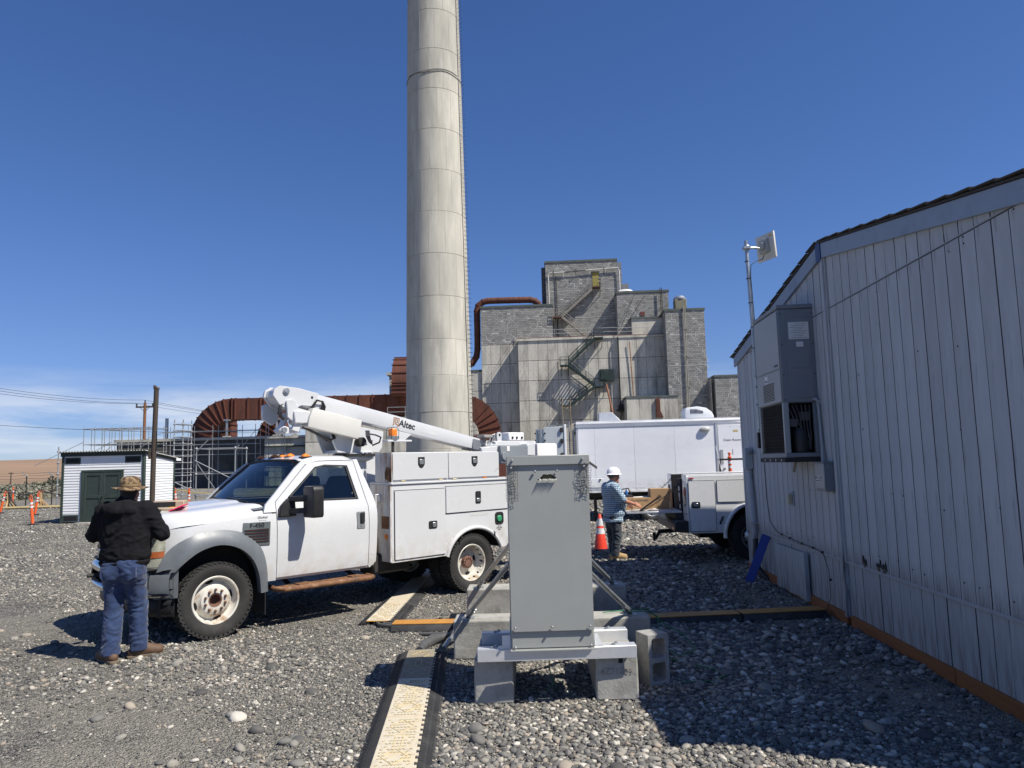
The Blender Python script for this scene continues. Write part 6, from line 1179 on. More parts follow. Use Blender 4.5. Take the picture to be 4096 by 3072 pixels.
# pipes and cables on the walls
def pipe(name,pts,r,mat): m=MB(); m.tube(pts,r,8); return m.build(name,mat,rb)
LP=pm('white lagged pipe',(.5,.49,.46),.8)
pipe('lagged_pipe',[(-.35,103.2,24.0),(-.35,103.2,28.3),(-.2,103.2,28.55),(2.0,103.2,28.6)],.10,LP); pipe('lagged_pipe',[(2.0,103.2,28.6),(5.0,103.2,28.75)],.05,DARK); pipe('lagged_pipe',[(5.0,103.2,28.75),(9.6,103.2,28.95),(9.75,103.2,28.5),(9.75,103.2,25)],.09,LP)
for x in (.4,3.6,7.6): pipe('pipe_bracket',[(x,103.1,29.0),(x,103.0,28.6),(x,103.4,28.1)],.04,DARK)
pipe('drain_pipe',[(.75,103.35,28.0),(.78,103.35,19)],.06,DARK)
pipe('riser_pipe',[(17.42,97.25,21.8),(17.36,97.25,8.2)],.06,pm('galv riser',(.3,.29,.25),.6)); pipe('riser_pipe',[(17.62,97.25,21.8),(17.56,97.25,8.2)],.06,pm('galv riser',(.3,.29,.25)))
for z in (18.7,15.0,11.0): pipe('pipe_bracket',[(17.3,97.3,z),(17.7,97.1,z),(17.7,97.5,z-.3)],.04,DARK)
pipe('rusty_conduit',[(10.35,99.2,17.6),(10.45,99.25,15),(10.6,99.3,9.9)],.06,pm('orange rust conduit',(.28,.12,.06),.8)); pipe('fall_pipe',[(7.0,99.3,11.9),(7.35,99,10),(7.8,98.6,7.0)],.13,pm('orange rust conduit',(.28,.12,.06)))
pipe('guy_cable',[(11.3,100.8,24.0),(9.1,99.9,19.2)],.035,DARK); pipe('guy_cable',[(12.9,100.8,24.2),(9.2,99.9,18.9)],.035,DARK)
pipe('corner_conduit',[(15.2,100.6,25.2),(15.2,100.6,21.2)],.05,DARK); pipe('corner_conduit',[(15.0,100.6,25.2),(15.0,100.6,21.2)],.05,DARK); pipe('joint_pipe',[(8.86,99.35,18.2),(8.86,99.35,8)],.07,DARK)
m=MB(); 
for k in range(6): m.box(-1.35,-.78,104.5,105.4,24.4+k*.9,25.25+k*.9)
m.build('side_duct',pm('dull zinc duct',(.10,.105,.11),.6,.3,var=.3,vs=1),rb); m=MB()
for k in range(5): m.box(9.5,10.15,103.8,104.6,25.2+k*.95,26.1+k*.95)
m.build('side_duct',pm('light zinc duct',(.2,.21,.22),.6,.3,var=.3,vs=1),rb); MB().box(9.6,11.2,105,107,25.0,27.0).build('roof_fan_box',pm('light zinc duct',(.2,.21,.22)),rb); m=MB(); m.lathe([(1.3,25.02),(.9,25.35),(0,25.5)],16,Matrix.Translation((10.4,102.2,0))); m.build('roof_dome',pm('white dome',(.6,.6,.58),.7),rb)
rdct=MB().box(12.95,13.5,95.05,95.4,7.8,9.45).build('rust_downpipe',RUST,rb,bevel=.03); MB().prism([(12.95,7.8),(13.5,7.8),(13.85,7.0),(12.95,7.0)],95.0,95.4,'y').build('rust_boot',RUST,rb)
m=MB(); m.box(8.2,9.2,98.2,99.3,8.2,8.4); m.bar((9.1,98.3,8.2),(8.4,99.3,6.5),.08); m.box(8.5,9.1,98.4,99.1,8.4,9.1); m.build('wall_fan',DARK,rb)
# railings
def rail(par,pts,h=1.1,step=1.6,r=.032,mat=SCAF,mid=True):
    for (a,b_) in zip(pts,pts[1:]):
        a,b_=Vector(a),Vector(b_); n=max(1,int((b_-a).length/step))
        for zz in ((h,h*.52) if mid else (h,)): MB().tube([a+Vector((0,0,zz)),b_+Vector((0,0,zz))],r,6).build('rail',mat,par)
        for k in range(n+1): p=a+(b_-a)*k/n; MB().tube([p,p+Vector((0,0,h))],r,6).build('rail_post',mat,par)
dk=thing('deck_railing','long pipe railing along the deck edge of the reactor building','railing',(0,0,0),SRZ)
rail(dk,[(-4.95,104,18.65),(-4.95,99.95,18.65),(5.5,99.95,18.65)]); rail(dk,[(6.8,99.95,18.65),(8.86,99.95,18.65),(8.9,99.5,18.5),(15.0,99.5,18.5)])
# stairs
def stair(par,a,b_,y0,y1,mat,rmat,closed=False):
    """flight in the xz plane from a=(x,z) up to b_, between y0 (outer) and y1 (inner)"""
    dx,dz=b_[0]-a[0],b_[1]-a[1]; n=max(3,int(dz/.22))
    for y in (y0,y1): MB().bar((a[0],y,a[1]),(b_[0],y,b_[1]),.06,.30,up=(0,0,1)).build('stringer',mat,par)
    tm=MB().box(-.14,.14,y0+.03,y1-.03,-.02,.02).mesh('tread',mat)
    for k in range(n): o=link('tread',tm,par); o.location=(a[0]+dx*(k+.5)/n,0,a[1]+dz*(k+.5)/n+.03)
    for y in (y0,y1):
        for h in (.55,1.0): MB().tube([(a[0],y,a[1]+h),(b_[0],y,b_[1]+h)],.035,6).build('handrail',rmat,par)
        for k in range(4): f=k/3; MB().bar((a[0]+dx*f,y,a[1]+dz*f),(a[0]+dx*f,y,a[1]+dz*f+1.05),.06).build('baluster',rmat,par)
def landing(par,x0,x1,y0,y1,z,mat,rmat,sides=('y0','x0')):
    MB().box(x0,x1,y0,y1,z-.14,z).build('landing',mat,par)
    c={'y0':((x0,y0,z),(x1,y0,z)),'x0':((x0,y0,z),(x0,y1,z)),'x1':((x1,y0,z),(x1,y1,z))}
    for s_ in sides: rail(par,c[s_],1.05,1.0,.035,rmat)
    for x in (x0+.1,x1-.1): MB().bar((x,y0+.05,z-.14),(x,y1+.5,z-1.6),.07).build('knee_brace',mat,par)
gs=thing('green_fire_stair','dark green zigzag steel fire stair on the concrete face','stair',(0,0,0),SRZ)
Y0,Y1=98.4,99.5
stair(gs,(2.1,9.2),(5.45,11.6),Y0+.0,Y1,DGREEN,DGREEN); landing(gs,5.45,6.75,Y0,Y1+.3,11.65,DGREEN,DGREEN,('y0','x1'))
stair(gs,(5.45,11.75),(2.05,14.6),Y0-.0,Y1,DGREEN,DGREEN); landing(gs,.9,2.05,Y0,Y1+.3,14.65,DGREEN,DGREEN,('y0','x0'))
stair(gs,(2.05,14.75),(5.6,18.1),Y0,Y1,DGREEN,DGREEN); landing(gs,5.6,6.75,Y0,Y1+.4,18.25,DGREEN,DGREEN,('y0','x1')); landing(gs,.95,2.1,Y0,Y1+.3,9.2,DGREEN,DGREEN,('x0',))
for y in (1.0,2.05):
    MB().bar((y,98.4,9.2),(y,94.5,2.6),.07,.28).build('stringer',pm('raw timber stringer',(.2,.16,.11),.9),gs); MB().tube([(y,98.4,10.2),(y,94.5,3.6)],.04,6).build('handrail',pm('raw timber stringer',(.2,.16,.11)),gs)
tm=MB().box(1.03,2.02,-.13,.13,-.02,.02).mesh('tread',pm('raw timber stringer',(.2,.16,.11)))
for k in range(26): o=link('tread',tm,gs); o.location=(0,98.4-3.9*(k+.5)/26,9.2-6.6*(k+.5)/26)
SCAFD=pm('weathered rail',(.20,.195,.18),.7,.2,var=.2,vs=2)
us=thing('grey_roof_stair','weathered grey roof stair climbing the brick penthouse to a yellow door','stair',(0,0,0),SRZ); GRY=pm('weathered stair steel',(.24,.22,.19),.7,.2,var=.25,vs=2); RST=pm('rust brown steel',(.11,.07,.055),.8,var=.3,vs=2)
stair(us,(4.9,18.95),(1.4,21.9),101.9,102.9,GRY,SCAFD); landing(us,.1,1.4,101.9,103.4,22.0,RST,SCAFD,('y0',)); stair(us,(1.5,22.1),(5.75,25.75),102.2,103.2,GRY,SCAFD); landing(us,5.75,7.0,102.2,103.45,26.2,RST,SCAFD,('y0','x1'))
# ================================================================ exhaust stack
st=thing('exhaust_stack','tall tapered pale concrete exhaust stack with rung ladder','smokestack',(-6.2,62,0))
rs=lambda z:2.86-.0138*z
zz=0; k=0
while zz<61:
    h_=3.62 if zz>9 else 3.0; z1=min(61,zz+h_); m=MB(); d_=random.Random(k).uniform(-.008,.012)
    m.lathe([(rs(zz)-.03,zz),(rs(zz)+d_,zz+.025),(rs(z1)+d_,z1-.025),(rs(z1)-.03,z1)],72,cap=False); lft=m.build('concrete_lift',STACK,st,ang=25)
    m=MB(); rr_=random.Random(50+k); n_=11
    for q in range(n_):
        a=(q+(.5 if k%2 else 0)+rr_.uniform(-.1,.1))*2*math.pi/n_; m.bar((math.cos(a)*(rs(zz)+d_-.005),math.sin(a)*(rs(zz)+d_-.005),zz+.03),(math.cos(a)*(rs(z1)+d_-.005),math.sin(a)*(rs(z1)+d_-.005),z1-.03),.022,.022)
    m.build('form_seams',pm('stack seam',(.33,.315,.275),.95),lft)
    zz=z1; k+=1
MB().lathe([(rs(0)-.25,0),(rs(61)-.25,61)],32,cap=False).build('liner',CONCW,st)
rg=MB(); rg.tube([(0,-.2,0),(.26,-.2,-.02),(.30,-.16,-.02),(.30,.16,-.02),(.26,.2,-.02),(0,.2,0)],.014,5); rme=rg.mesh('ladder_rung',pm('rung iron',(.06,.058,.055),.7),ang=80)
LA=R(-14)
for k in range(150):
    z=2.5+k*.39; o=link('ladder_rung',rme,st); r_=rs(z)-.01; o.location=(r_*math.cos(LA),r_*math.sin(LA),z); o.rotation_euler=(0,0,LA+random.Random(k).gauss(0,.06))
m=MB(); m.tube([(rs(z)*math.cos(LA-.18)+.03,rs(z)*math.sin(LA-.18),z) for z in range(2,61,4)],.03,6); m.build('lightning_cable',CABLE,st)
m=MB(); m.tube([((rs(35)+.04)*math.cos(a*.1745),(rs(35)+.04)*math.sin(a*.1745),35.2+.25*math.sin(a*.9)*.3) for a in range(36)],.022,5,closed=True); m.tube([((rs(35.3)+.04)*math.cos(a),(rs(35.3)+.04)*math.sin(a),35.35-.1*math.cos(a*3)) for a in [-2.6+.1*i for i in range(22)]],.02,5); m.build('wire_band',DARK,st)
m=MB(); 
for i in range(9): m.tube([((rs(3)+.05+.7*s_)*math.cos(LA),(rs(3)+.05+.7*s_)*math.sin(LA)+0,3.2+i*.22) for s_ in (0,.5)],.03,5)
m.build('ladder_guard',SCAF,st)
# ================================================================ rusted ducts
def duct(root,path_out,path_in,y0,y1,ribs=True):
    """segmented flat-sided duct: quads between the outer and inner edge, each a panel, with a proud rib at each joint"""
    for i in range(len(path_out)-1):
        m=MB(); m.prism([path_out[i],path_out[i+1],path_in[i+1],path_in[i]],y0,y1,'y'); m.build('duct_panel',RUST,root)
    if ribs:
        for i in range(len(path_out)):
            a=Vector((path_out[i][0],0,path_out[i][1])); b_=Vector((path_in[i][0],0,path_in[i][1])); c=(a+b_)/2; a=c+(a-c)*1.04; b_=c+(b_-c)*1.03
            d_=(b_-a).normalized(); n_=Vector((-d_.z,0,d_.x))*.05
            m=MB(); m.prism([(a.x-n_.x,a.z-n_.z),(a.x+n_.x,a.z+n_.z),(b_.x+n_.x,b_.z+n_.z),(b_.x-n_.x,b_.z-n_.z)],y0-.14,y1+.1,'y'); m.build('duct_rib',RUST,root)
du=thing('exhaust_duct','huge rust-brown ribbed steel duct arching over the low building to the stack','duct',(0,0,0),0)
def A_(c,r,a0,a1,n): return [(c[0]+r*math.cos(R(a0+(a1-a0)*i/n)),c[1]+r*math.sin(R(a0+(a1-a0)*i/n))) for i in range(n+1)]
duct(du,A_((-30.7,5.03),4.48,180,90,8),A_((-30.7,5.03),2.18,180,90,8),80,82.4)
xsd=[1.062*q for q in (-28.9,-28.5,-27.2,-25.9,-25.5,-25.0,-23.6,-22.2,-20.9,-19.6,-18.3,-17.0,-15.7,-14.4,-13.1,-11.8,-10.5,-9.2,-7.9,-6.6,-5.4)]
duct(du,[(x,9.51) for x in xsd],[(x,7.21) for x in xsd],80,82.4); duct(du,A_((-5.73,4.88),4.4,90,0,8),A_((-5.73,4.88),2.0,90,0,8),80,82.4)
MB().box(-4.45,-.85,79.8,82.6,0,4.88).build('duct_riser',RUST,du); MB().box(-35.4,-32.4,79.7,82.6,4.5,5.15).build('duct_collar',ALU,du)
for x in (-31.0,-25.6,-23.6):
    MB().box(x-.09,x+.09,79.5,79.68,5.1,7.2).build('duct_support',STEEL,du); MB().box(x-.35,x+.35,79.3,79.9,5.1,5.4).build('support_base',CONC,du); MB().box(x-.3,x+.3,79.4,79.95,7.05,7.2).build('support_head',STEEL,du)
d2=thing('return_duct','second rusted ribbed duct elbow standing behind the main arch','duct',(0,0,0)); duct(d2,A_((-25.6,4.75),3.8,180,110,6),A_((-25.6,4.75),1.6,180,110,6),84,86); MB().box(-34.3,-32.3,84,86,3.5,7.4).build('duct_riser',RUST,d2)
for z in (4.8,5.5,6.2,6.9): MB().box(-34.4,-32.2,83.9,86,z,z+.09).build('duct_rib',RUST,d2)
d3=thing('hood_duct','rusted curved hood duct rising beside the stack shaft','duct',(0,0,0)); prf=[(78,9.2)]+[(81-3.0*math.cos(R(a)),10.6+3.0*math.sin(R(a))) for a in range(0,91,15)]+[(83,13.6),(83,9.2)]; MB().prism(prf,-12.85,-9.5,'x').build('duct_panel',RUST,d3)
for a in (0,20,40,60,80): y,z=81-3.05*math.cos(R(a)),10.6+3.05*math.sin(R(a)); MB().box(-12.95,-9.4,y-.06,y+.06,z-.06,z+.06).build('duct_rib',RUST,d3)
for z in (9.4,9.9,10.3): MB().box(-12.95,-9.4,77.9,78.05,z,z+.1).build('duct_rib',RUST,d3)
d4=thing('roof_vent_duct','slim rust-red pipe duct looping over the brick roof edge','duct',(0,0,0),SRZ)
pth=[(-13.78,103.3,15.1),(-12.57,103.3,15.35),(-11.56,103.3,15.9),(-10.90,103.3,16.9),(-10.75,103.3,18),(-10.73,103.3,20),(-10.73,103.3,22),(-10.73,103.3,23.4),(-10.54,103.3,24.2),(-9.82,103.3,24.75),(-9.11,103.3,24.87),(-7.59,103.3,24.87),(-6.07,103.3,24.85),(-4.55,103.3,24.83),(-3.04,103.3,24.8),(-2.33,103.3,24.6),(-1.87,103.3,24.2),(-1.77,103.3,23.6)]
MB().tube(pth,.45,14).build('duct_pipe',RUST,d4,ang=60)
for i,p in enumerate(pth[1:-1]):
    a=Vector(pth[i+2])-Vector(pth[i]); a.normalize(); MB().tube([Vector(p)-a*.04,Vector(p)+a*.04],.50,14).build('duct_flange',RUST,d4)
# ================================================================ low building by the stack
SHADEBLK=pm('shade darkened block',(.085,.083,.078),.95,var=.35,vs=.8,col2=(.045,.044,.042),c2=(.6,.45,.7,.8))  # block colour darkened to deepen the stack's shadow on the fan house
lbm=thing('fan_house','low grey brick fan house shaded by the stack, behind scaffolding','building',(0,0,0),SRZ*.3)
MB().box(-42.1,-22.2,75,88,0,4.83).build('wall_core',SHADEBLK,lbm); brick_wall(lbm,-42.1,-26.8,2.2,4.83,75,seed=21,bw=.6,bh=.3,mat=SHADEBLK); conc_wall(lbm,-42.1,-26.8,0,2.2,75,2.4,2.2,seed=9,mat=SHADEBLK); conc_wall(lbm,-26.8,-22.2,0,4.83,75,2.2,4,seed=10)
MB().box(-42.3,-22.2,74.75,88,4.83,5.1).build('roof_edge',CONCW,lbm); MB().box(-26.9,-22.2,74.7,75,3.95,4.08).build('ledge',DGREEN,lbm)
MB().box(-30.3,-27.9,74.85,75,0,2.6).build('door',DGREEN,lbm)
lb2=thing('stack_base_block','plain stained concrete block between the fan house and stack','building',(0,0,0),SRZ*.3); MB().box(-22.15,-8,73.5,79,0,6.6).build('wall_core',CONCW,lb2); conc_wall(lb2,-22.15,-8,0,6.6,73.5,2.3,2.3,seed=12); rail(lb2,[(-13.9,73.7,6.6),(-8.5,73.7,6.6)],1.0,1.6)
lb3=thing('duct_tower_block','narrow dark concrete block behind the hood duct','building',(0,0,0)); MB().box(-14.1,-8,84,92,0,12.1).build('wall_core',CONCW,lb3); MB().box(-14.4,-8,83.8,92,12.1,12.4).build('coping',CONCW,lb3)
# ================================================================ shed
sh=thing('white_shed','small white lap-sided shed with green double doors and corrugated roof','shed',(-16.6,27.1,0),R(.8))
SW,SD,HF,HB=3.02,2.5,2.52,2.28
MB().box(.03,SW-.03,.03,SD-.03,0,2.25).build('core',BLACK,sh)
def lap(L_): 
    m=MB(); m.prism([(0,0),(-.022,0),(-.006,.102),(0,.102)],0,L_,'x'); return m   # (y,z) profile
def lapx(x0,x1,z):
    o=lap(x1-x0).build('siding_board',SIDING,sh); o.location=(x0,.03,z); return o
DX0,DX1,DZ=.80,2.20,1.83
z=.05
while z<HF-.06:
    if z<DZ: lapx(.08,DX0,z); lapx(DX1,SW-.08,z)
    else: lapx(.08,SW-.08,z)
    z+=.098
z=.05
while z<HF-.10:
    ye=SD-.08 if z<HB-.1 else max(.3,(HF-z)/(HF-HB)*SD*.95)
    m=MB(); m.prism([(0,0),(.022,0),(.006,.102),(0,.102)],0,ye-.08,'y'); o=m.build('siding_board',SIDING,sh); o.location=(SW-.03,.08,z); z+=.098
    
for x,y in ((0,0),(SW-.09,0),(SW-.09,SD-.09),(0,SD-.09)): MB().box(x,x+.09,y-.012,y+.09,0,HF if y==0 else HB).build('corner_board',SGREEN,sh,bevel=.004)
MB().box(SW-.09,SW+.014,.0,.09,0,HF).build('corner_board',SGREEN,sh,bevel=.004); MB().box(SW-.05,SW+.014,SD-.09,SD+.01,0,HB).build('corner_board',SGREEN,sh,bevel=.004)
MB().box(-.04,SW+.04,-.03,.02,HF-.10,HF+.03).build('fascia',DGREEN,sh,bevel=.004); m=MB(); m.prism([(-.03,HF+.03),(SD+.05,HB+.03),(SD+.05,HB-.07),(-.03,HF-.07)],SW-.02,SW+.03,'x'); m.build('barge_board',DGREEN,sh)
m=MB(); sl=(HB-HF)/SD
def rf(u_,v_,o=0): x=-.1+(SW+.2)*u_; y=-.16+(SD+.3)*v_; return (x,y,HF+.055+sl*y+.018*math.sin(x*2*math.pi/.105)+o)
m.grid(lambda u_,v_:rf(u_,v_),190,3); m.grid(lambda u_,v_:rf(u_,v_,-.008),190,3); m.build('corrugated_roof',pm('old corrugated sheet',(.42,.42,.39),.7,.2,var=.15,vs=3),sh,normals=False,ang=70)
for x0,x1,z0,z1 in ((.12,.68,2.14,2.38),(2.30,2.88,2.15,2.39),(.10,.66,.06,.30)):
    v_=MB().box(x0,x1,.0,.03,z0,z1).build('vent_frame',SGREEN,sh,bevel=.004); MB().box(x0+.05,x1-.05,-.006,.0,z0+.05,z1-.05).build('vent_opening',BLACK,v_)
dr=thing_part('double_door',sh)
for x0,x1,z0,z1 in ((DX0-.07,DX0+.02,0,DZ+.02),(DX1-.02,DX1+.07,0,DZ+.02),(DX0-.07,DX1+.07,DZ+.0,DZ+.08)): MB().box(x0,x1,-.03,.04,z0,z1).build('door_frame',SGREEN,dr,bevel=.004)
for x0 in (DX0+.025,(DX0+DX1)/2+.003):
    x1=x0+(DX1-DX0)/2-.03; MB().box(x0,x1,.0,.03,.04,DZ-.005).build('door_leaf',SGREEN,dr)
    for a in ((x0,x0+.10,.04,DZ-.005),(x1-.10,x1,.04,DZ-.005),(x0+.1,x1-.1,.04,.22),(x0+.1,x1-.1,.88,.99),(x0+.1,x1-.1,DZ-.13,DZ-.005)): MB().box(a[0],a[1],-.02,.0,a[2],a[3]).build('door_stile',SGREEN,dr,bevel=.004)
MB().sphere((1.53,-.05,.95),(.03,.03,.03)).build('door_knob',DARK,dr); MB().box(1.49,1.51,-.06,-.02,.60,.85).build('padlock_hasp',DARK,dr)
MB().box(.7,2.4,-.35,.0,-.02,.03).build('doorstep',CONC,sh,bevel=.01)
# ================================================================ poles and wires
pl=thing('wooden_post','weathered dark wooden post with angled cut top standing by the shed','post',(-11.72,24,0),0); m=MB(); m.tube([(-.02,0,-.1),(0,0,2.3),(.04,0,4.5)],[.085,.08,.078],10); m.build('shaft',WOODP,pl); m=MB(); m.prism([(-.035,4.48),(.118,4.48),(.118,4.5),(-.02,4.62),(-.035,4.62)],-.07,.07,'y'); m.build('cut_top',WOODP,pl,bevel=.01)
MB().tube([(.1,0,4.52),(.16,0,4.55)],.02,6).build('insulator_pin',ALU,pl); MB().box(-.12,-.07,-.12,-.04,2.2,2.5).build('switch_box',WOODP,pl); MB().tube([(.1,-.03,3.1),(.12,-.05,2.6),(.1,-.05,2.45)],.012,5).build('hanging_wire',WIRE,pl)
up=thing('utility_pole','distant reddish utility pole with single crossarm and insulators','utility pole',(-55.2,110,0)); MB().tube([(0,0,-1),(0,0,12.1)],[.26,.2],10).build('shaft',WOODR,up); MB().box(-1.35,1.25,-.12,.08,11.35,11.58).build('crossarm',WOODP,up)
for x in (-1.25,1.15): MB().lathe([(.05,11.58),(.14,11.7),(.08,11.8),(.14,11.85),(.1,11.98),(0,12)],8,Matrix.Translation((x,0,0))).build('insulator',DARK,up)
MB().lathe([(.05,12.1),(.13,12.25),(.08,12.35),(.12,12.4),(0,12.5)],8).build('insulator',DARK,up)
for x in (-.7,.7): MB().bar((x,-.1,11.4),(0,-.1,10.7),.06).build('arm_brace',DARK,up)
def wire(lab,a,b_,sag,r=.018):
    a,b_=Vector(a),Vector(b_); m=MB(); m.tube([a+(b_-a)*t_-Vector((0,0,sag*4*t_*(1-t_))) for t_ in [i/16 for i in range(17)]],r,4); tag(m.build('overhead_wire',WIRE,ang=80),lab,'wire','overhead power wires')
for i,(dx,dz) in enumerate(((-1.25,12.0),(1.15,12.0),(0,12.5))):
    nm=('outer','inner','topmost')[i]
    wire(f'{nm} overhead wire running from the utility pole toward open sky',(-55.2+dx,110,dz),(-62+dx*.6,60,13.1+(.4 if i==2 else 0)),1.3,.022); wire(f'{nm} overhead wire dropping from the utility pole behind the ducts',(-55.2+dx,110,dz),(-30+dx,125,9.0),.6,.022)
wire('low lone wire passing behind the scaffold top',(-70,85,8.6),(-30,100,6.6),.6,.025)
for i,(x,y,h_,lab) in enumerate(((-138,190,13,'thin distant pole standing out against the brown hill'),(-160,235,5,'short far fence pole in the sagebrush'))): p=thing('distant_pole',lab,'pole',(x,y,terr(x,y))); MB().tube([(0,0,-.5),(0,0,h_)],[.2,.13],8).build('shaft',WOODP,p); MB().box(-.8,.8,-.1,.1,h_-.4,h_-.2).build('crossarm',WOODP,p)
# ================================================================ range fence, rope stands
FP=[(-32.4,42.2),(-30.35,43.3),(-28.75,43.6),(-27.35,43.8),(-25.9,44.0)]
labs=['fence post with angled arm beyond the rope stands, farthest along the fence','fence post with angled barbed-wire arm behind the first rope stand','fence post with angled arm between the two rope stands','fence post with angled arm just clear of the shed','fence post with angled arm partly hidden behind the shed']
for (x,y),lab in zip(FP,labs):
    p=thing('fence_post',lab,'fence post',(x,y,0),0,'angled-arm fence posts'); MB().tube([(0,0,-.1),(0,0,1.72)],.035,8).build('post',DARK,p); MB().bar((0,0,1.7),(-.26,-.05,1.95),.035).build('arm',STEEL,p); MB().sphere((0,0,1.73),.045).build('post_cap',STEEL,p)
for zz,dx,nm in ((.4,0,'lowest'),(.95,0,'middle'),(1.6,0,'top'),(1.78,-.08,'lower barbed'),(1.92,-.22,'upper barbed')):
    m=MB(); pts=[]
    for a,b_ in zip(FP,FP[1:]):
        for k in range(8): f=k/8; pts.append((a[0]+(b_[0]-a[0])*f+dx,a[1]+(b_[1]-a[1])*f,zz-.05*math.sin(math.pi*f)))
    m.tube(pts,.008,4); tag(m.build('fence_wire',WIRE),f'{nm} strand of the range fence','wire','range fence strands')
def stand(lab,loc,rz):
    s_=thing('rope_stand',lab,'rope stand',loc,rz,'timber rope stands'); MB().box(-.05,.05,-.05,.05,0,.92).build('upright',PINE,s_,bevel=.005); MB().box(-.14,.14,-.06,.06,.84,.93).build('saddle',pm('rusty saddle',(.2,.08,.05),.8),s_)
    for a in (0,1,2,3): d_=Vector((math.cos(a*1.571),math.sin(a*1.571),0)); MB().bar(d_*.42+Vector((0,0,.02)),Vector((0,0,.42)),.05,.08).build('leg',PINE,s_,bevel=.004)
    for x in (-.1,0,.1): MB().box(x-.02,x+.02,-.02,.02,.93,1.0).build('peg',DARK,s_)
stand('bare timber rope stand carrying black cables over open gravel',(-27.6,40.4,0),.4); stand('bare timber rope stand with legs in shade near the shed corner',(-26.2,41.0,0),.2)
def rope(lab,pts,r,mat,cat='cable'): m=MB(); m.tube(pts,r,6); tag(m.build('slung_cable',mat,ang=80),lab,cat)
def cat_(a,b_,s_,n=12): a,b_=Vector(a),Vector(b_); return [a+(b_-a)*i/n-Vector((0,0,s_*4*(i/n)*(1-i/n))) for i in range(n+1)]
rope('black cable slung between the two rope stands',cat_((-27.6,40.4,.93),(-26.2,41.0,.96),.22),.03,WIRE); rope('black cable slung from the rope stand to the shed corner',cat_((-26.2,41.0,.96),(-24.6,41.5,.8),.2),.03,WIRE); rope('black cable running out of the open end of the rope line',cat_((-30.5,39.5,.5),(-27.6,40.4,.93),.1),.03,WIRE)
rope('black cable drooping from the rope stand to the gravel',[(-27.55,40.35,.9),(-27.3,40.3,.4),(-27.0,40.2,.1),(-26.5,40.0,.03),(-25.9,39.9,.03)],.035,WIRE)
rope('second black cable drooping from the rope stand to the gravel',[(-27.5,40.35,.9),(-27.42,40.3,.35),(-27.1,40.1,.08),(-26.7,40.0,.03)],.03,WIRE)
lg=MB(); lg.cyl((0,0,.07),(7.5,.5,.07),.07,n=8); lg=tag(lg.build('ground_timber',pm('yellow weathered timber',(.42,.33,.16),.8)),'long yellowish timber lying along the gravel edge behind the delineators','timber'); lg.location=(-29.5,39.2,0)
rope('yellow rope strung from the delineator past the scaffold frame',cat_((-14.85,32.5,.98),(-9,33.5,1.05),.33,14),.015,pm('yellow rope',(.5,.36,.08),.8),'rope')
# ================================================================ scaffolding
utb=MB().tube([(0,0,0),(0,0,1)],1,8).mesh('scaffold_tube',SCAF)
def stube(par,a,b_,r=.03,name='tube'):
    a,b_=Vector(a),Vector(b_); d_=b_-a; o=link(name,utb,par); o.location=a; o.rotation_mode='QUATERNION'; o.rotation_quaternion=d_.to_track_quat('Z','Y'); o.scale=(r,r,d_.length); return o
cpl=MB().lathe([(.055,-.05),(.075,-.02),(.075,.02),(.055,.05)],8).mesh('coupler',SCAF)
def scaffold(lab,loc,xs,ys,zl,htop,braces=(),rz=0,couplers=True):
    s_=thing('scaffold_tower',lab,'scaffold',loc,rz)
    for x in xs:
        for y in ys:
            stube(s_,(x,y,0),(x,y,htop),.032,'standard')
            if couplers:
                for z in zl: o=link('coupler',cpl,s_); o.location=(x,y,z)
    for z in zl:
        for y in ys: stube(s_,(xs[0],y,z),(xs[-1],y,z),.026,'ledger')
        for x in xs: stube(s_,(x,ys[0],z),(x,ys[-1],z),.026,'transom')
    for a,b_ in braces: stube(s_,a,b_,.026,'brace')
    return s_
scaffold('galvanised scaffold bay with long diagonal brace in front of the fan house',(-16.35,38,0),[0,2.0],[0,1.6],[.5,1.6,2.9],3.0,[((-.05,-.05,2.3),(2.0,-.05,1.25)),((0,0,2.2),(.9,1.6,.0)),((0,-.02,2.75),(.6,-.02,3.35)),((2.0,0,2.75),(2.2,0,3.05)),((-2.2,-.1,1.8),(.3,-.1,.55))])
scaffold('narrow scaffold ladder tower rising beside the shed side',(-21.2,46,0),[0,.55],[0,1.2],[.3,.7,1.1,1.5,1.9,2.3,2.7,3.1,3.5,3.9,4.3,4.7],5.0)
scaffold('long scaffold run wrapping the shaded fan house wall',(-34.3,72.2,0),[0,2.4,4.8,7.2,9.0],[0,1.4],[1.6,3.3,4.3,5.6],6.2,[((0,0,5.6),(-3,-.5,4.4)),((7.2,0,3.3),(9,0,5.6))])
scaffold('upper scaffold platform standing clear of the roofline left of the fan house',(-41.0,70.2,0),[0,1.05,1.75,2.7,3.6,4.8,6.2],[0,1.3,3.6],[3.7,4.5,6.0],6.15,[((0,0,4.75),(-4.0,-1,2.6)),((2.6,0,4.7),(-.6,-.5,2.7)),((6.2,0,4.6),(4.2,-.5,3.0)),((2.6,0,4.2),(1.2,0,3.2))])
scaffold('slim scaffold corner at the shed edge with couplers',(-24.7,40.0,0),[0],[0],[.6,1.2,1.8,2.4,3.0],3.25)
scaffold('lit scaffold corner against the fan house slab end',(-24.6,73.2,0),[0,1.6],[0,.8],[1.5,3.2,5.0],6.9)
vp=MB(); vp.tube([(0,0,4.9),(0,0,7.3)],.17,12); vp=tag(vp.build('vent_pipe',STEEL),'short galvanised vent pipe on the fan house roof','vent pipe'); vp.location=(-36.3,77,0)
sg2=MB(); sg2.box(-.2,.2,0,.03,0,.5); sg2=tag(sg2.build('yellow_notice',YELLOWE),'small yellow notice on the scaffold by the green door','sign'); sg2.location=(-20.9,71.9,1.2)
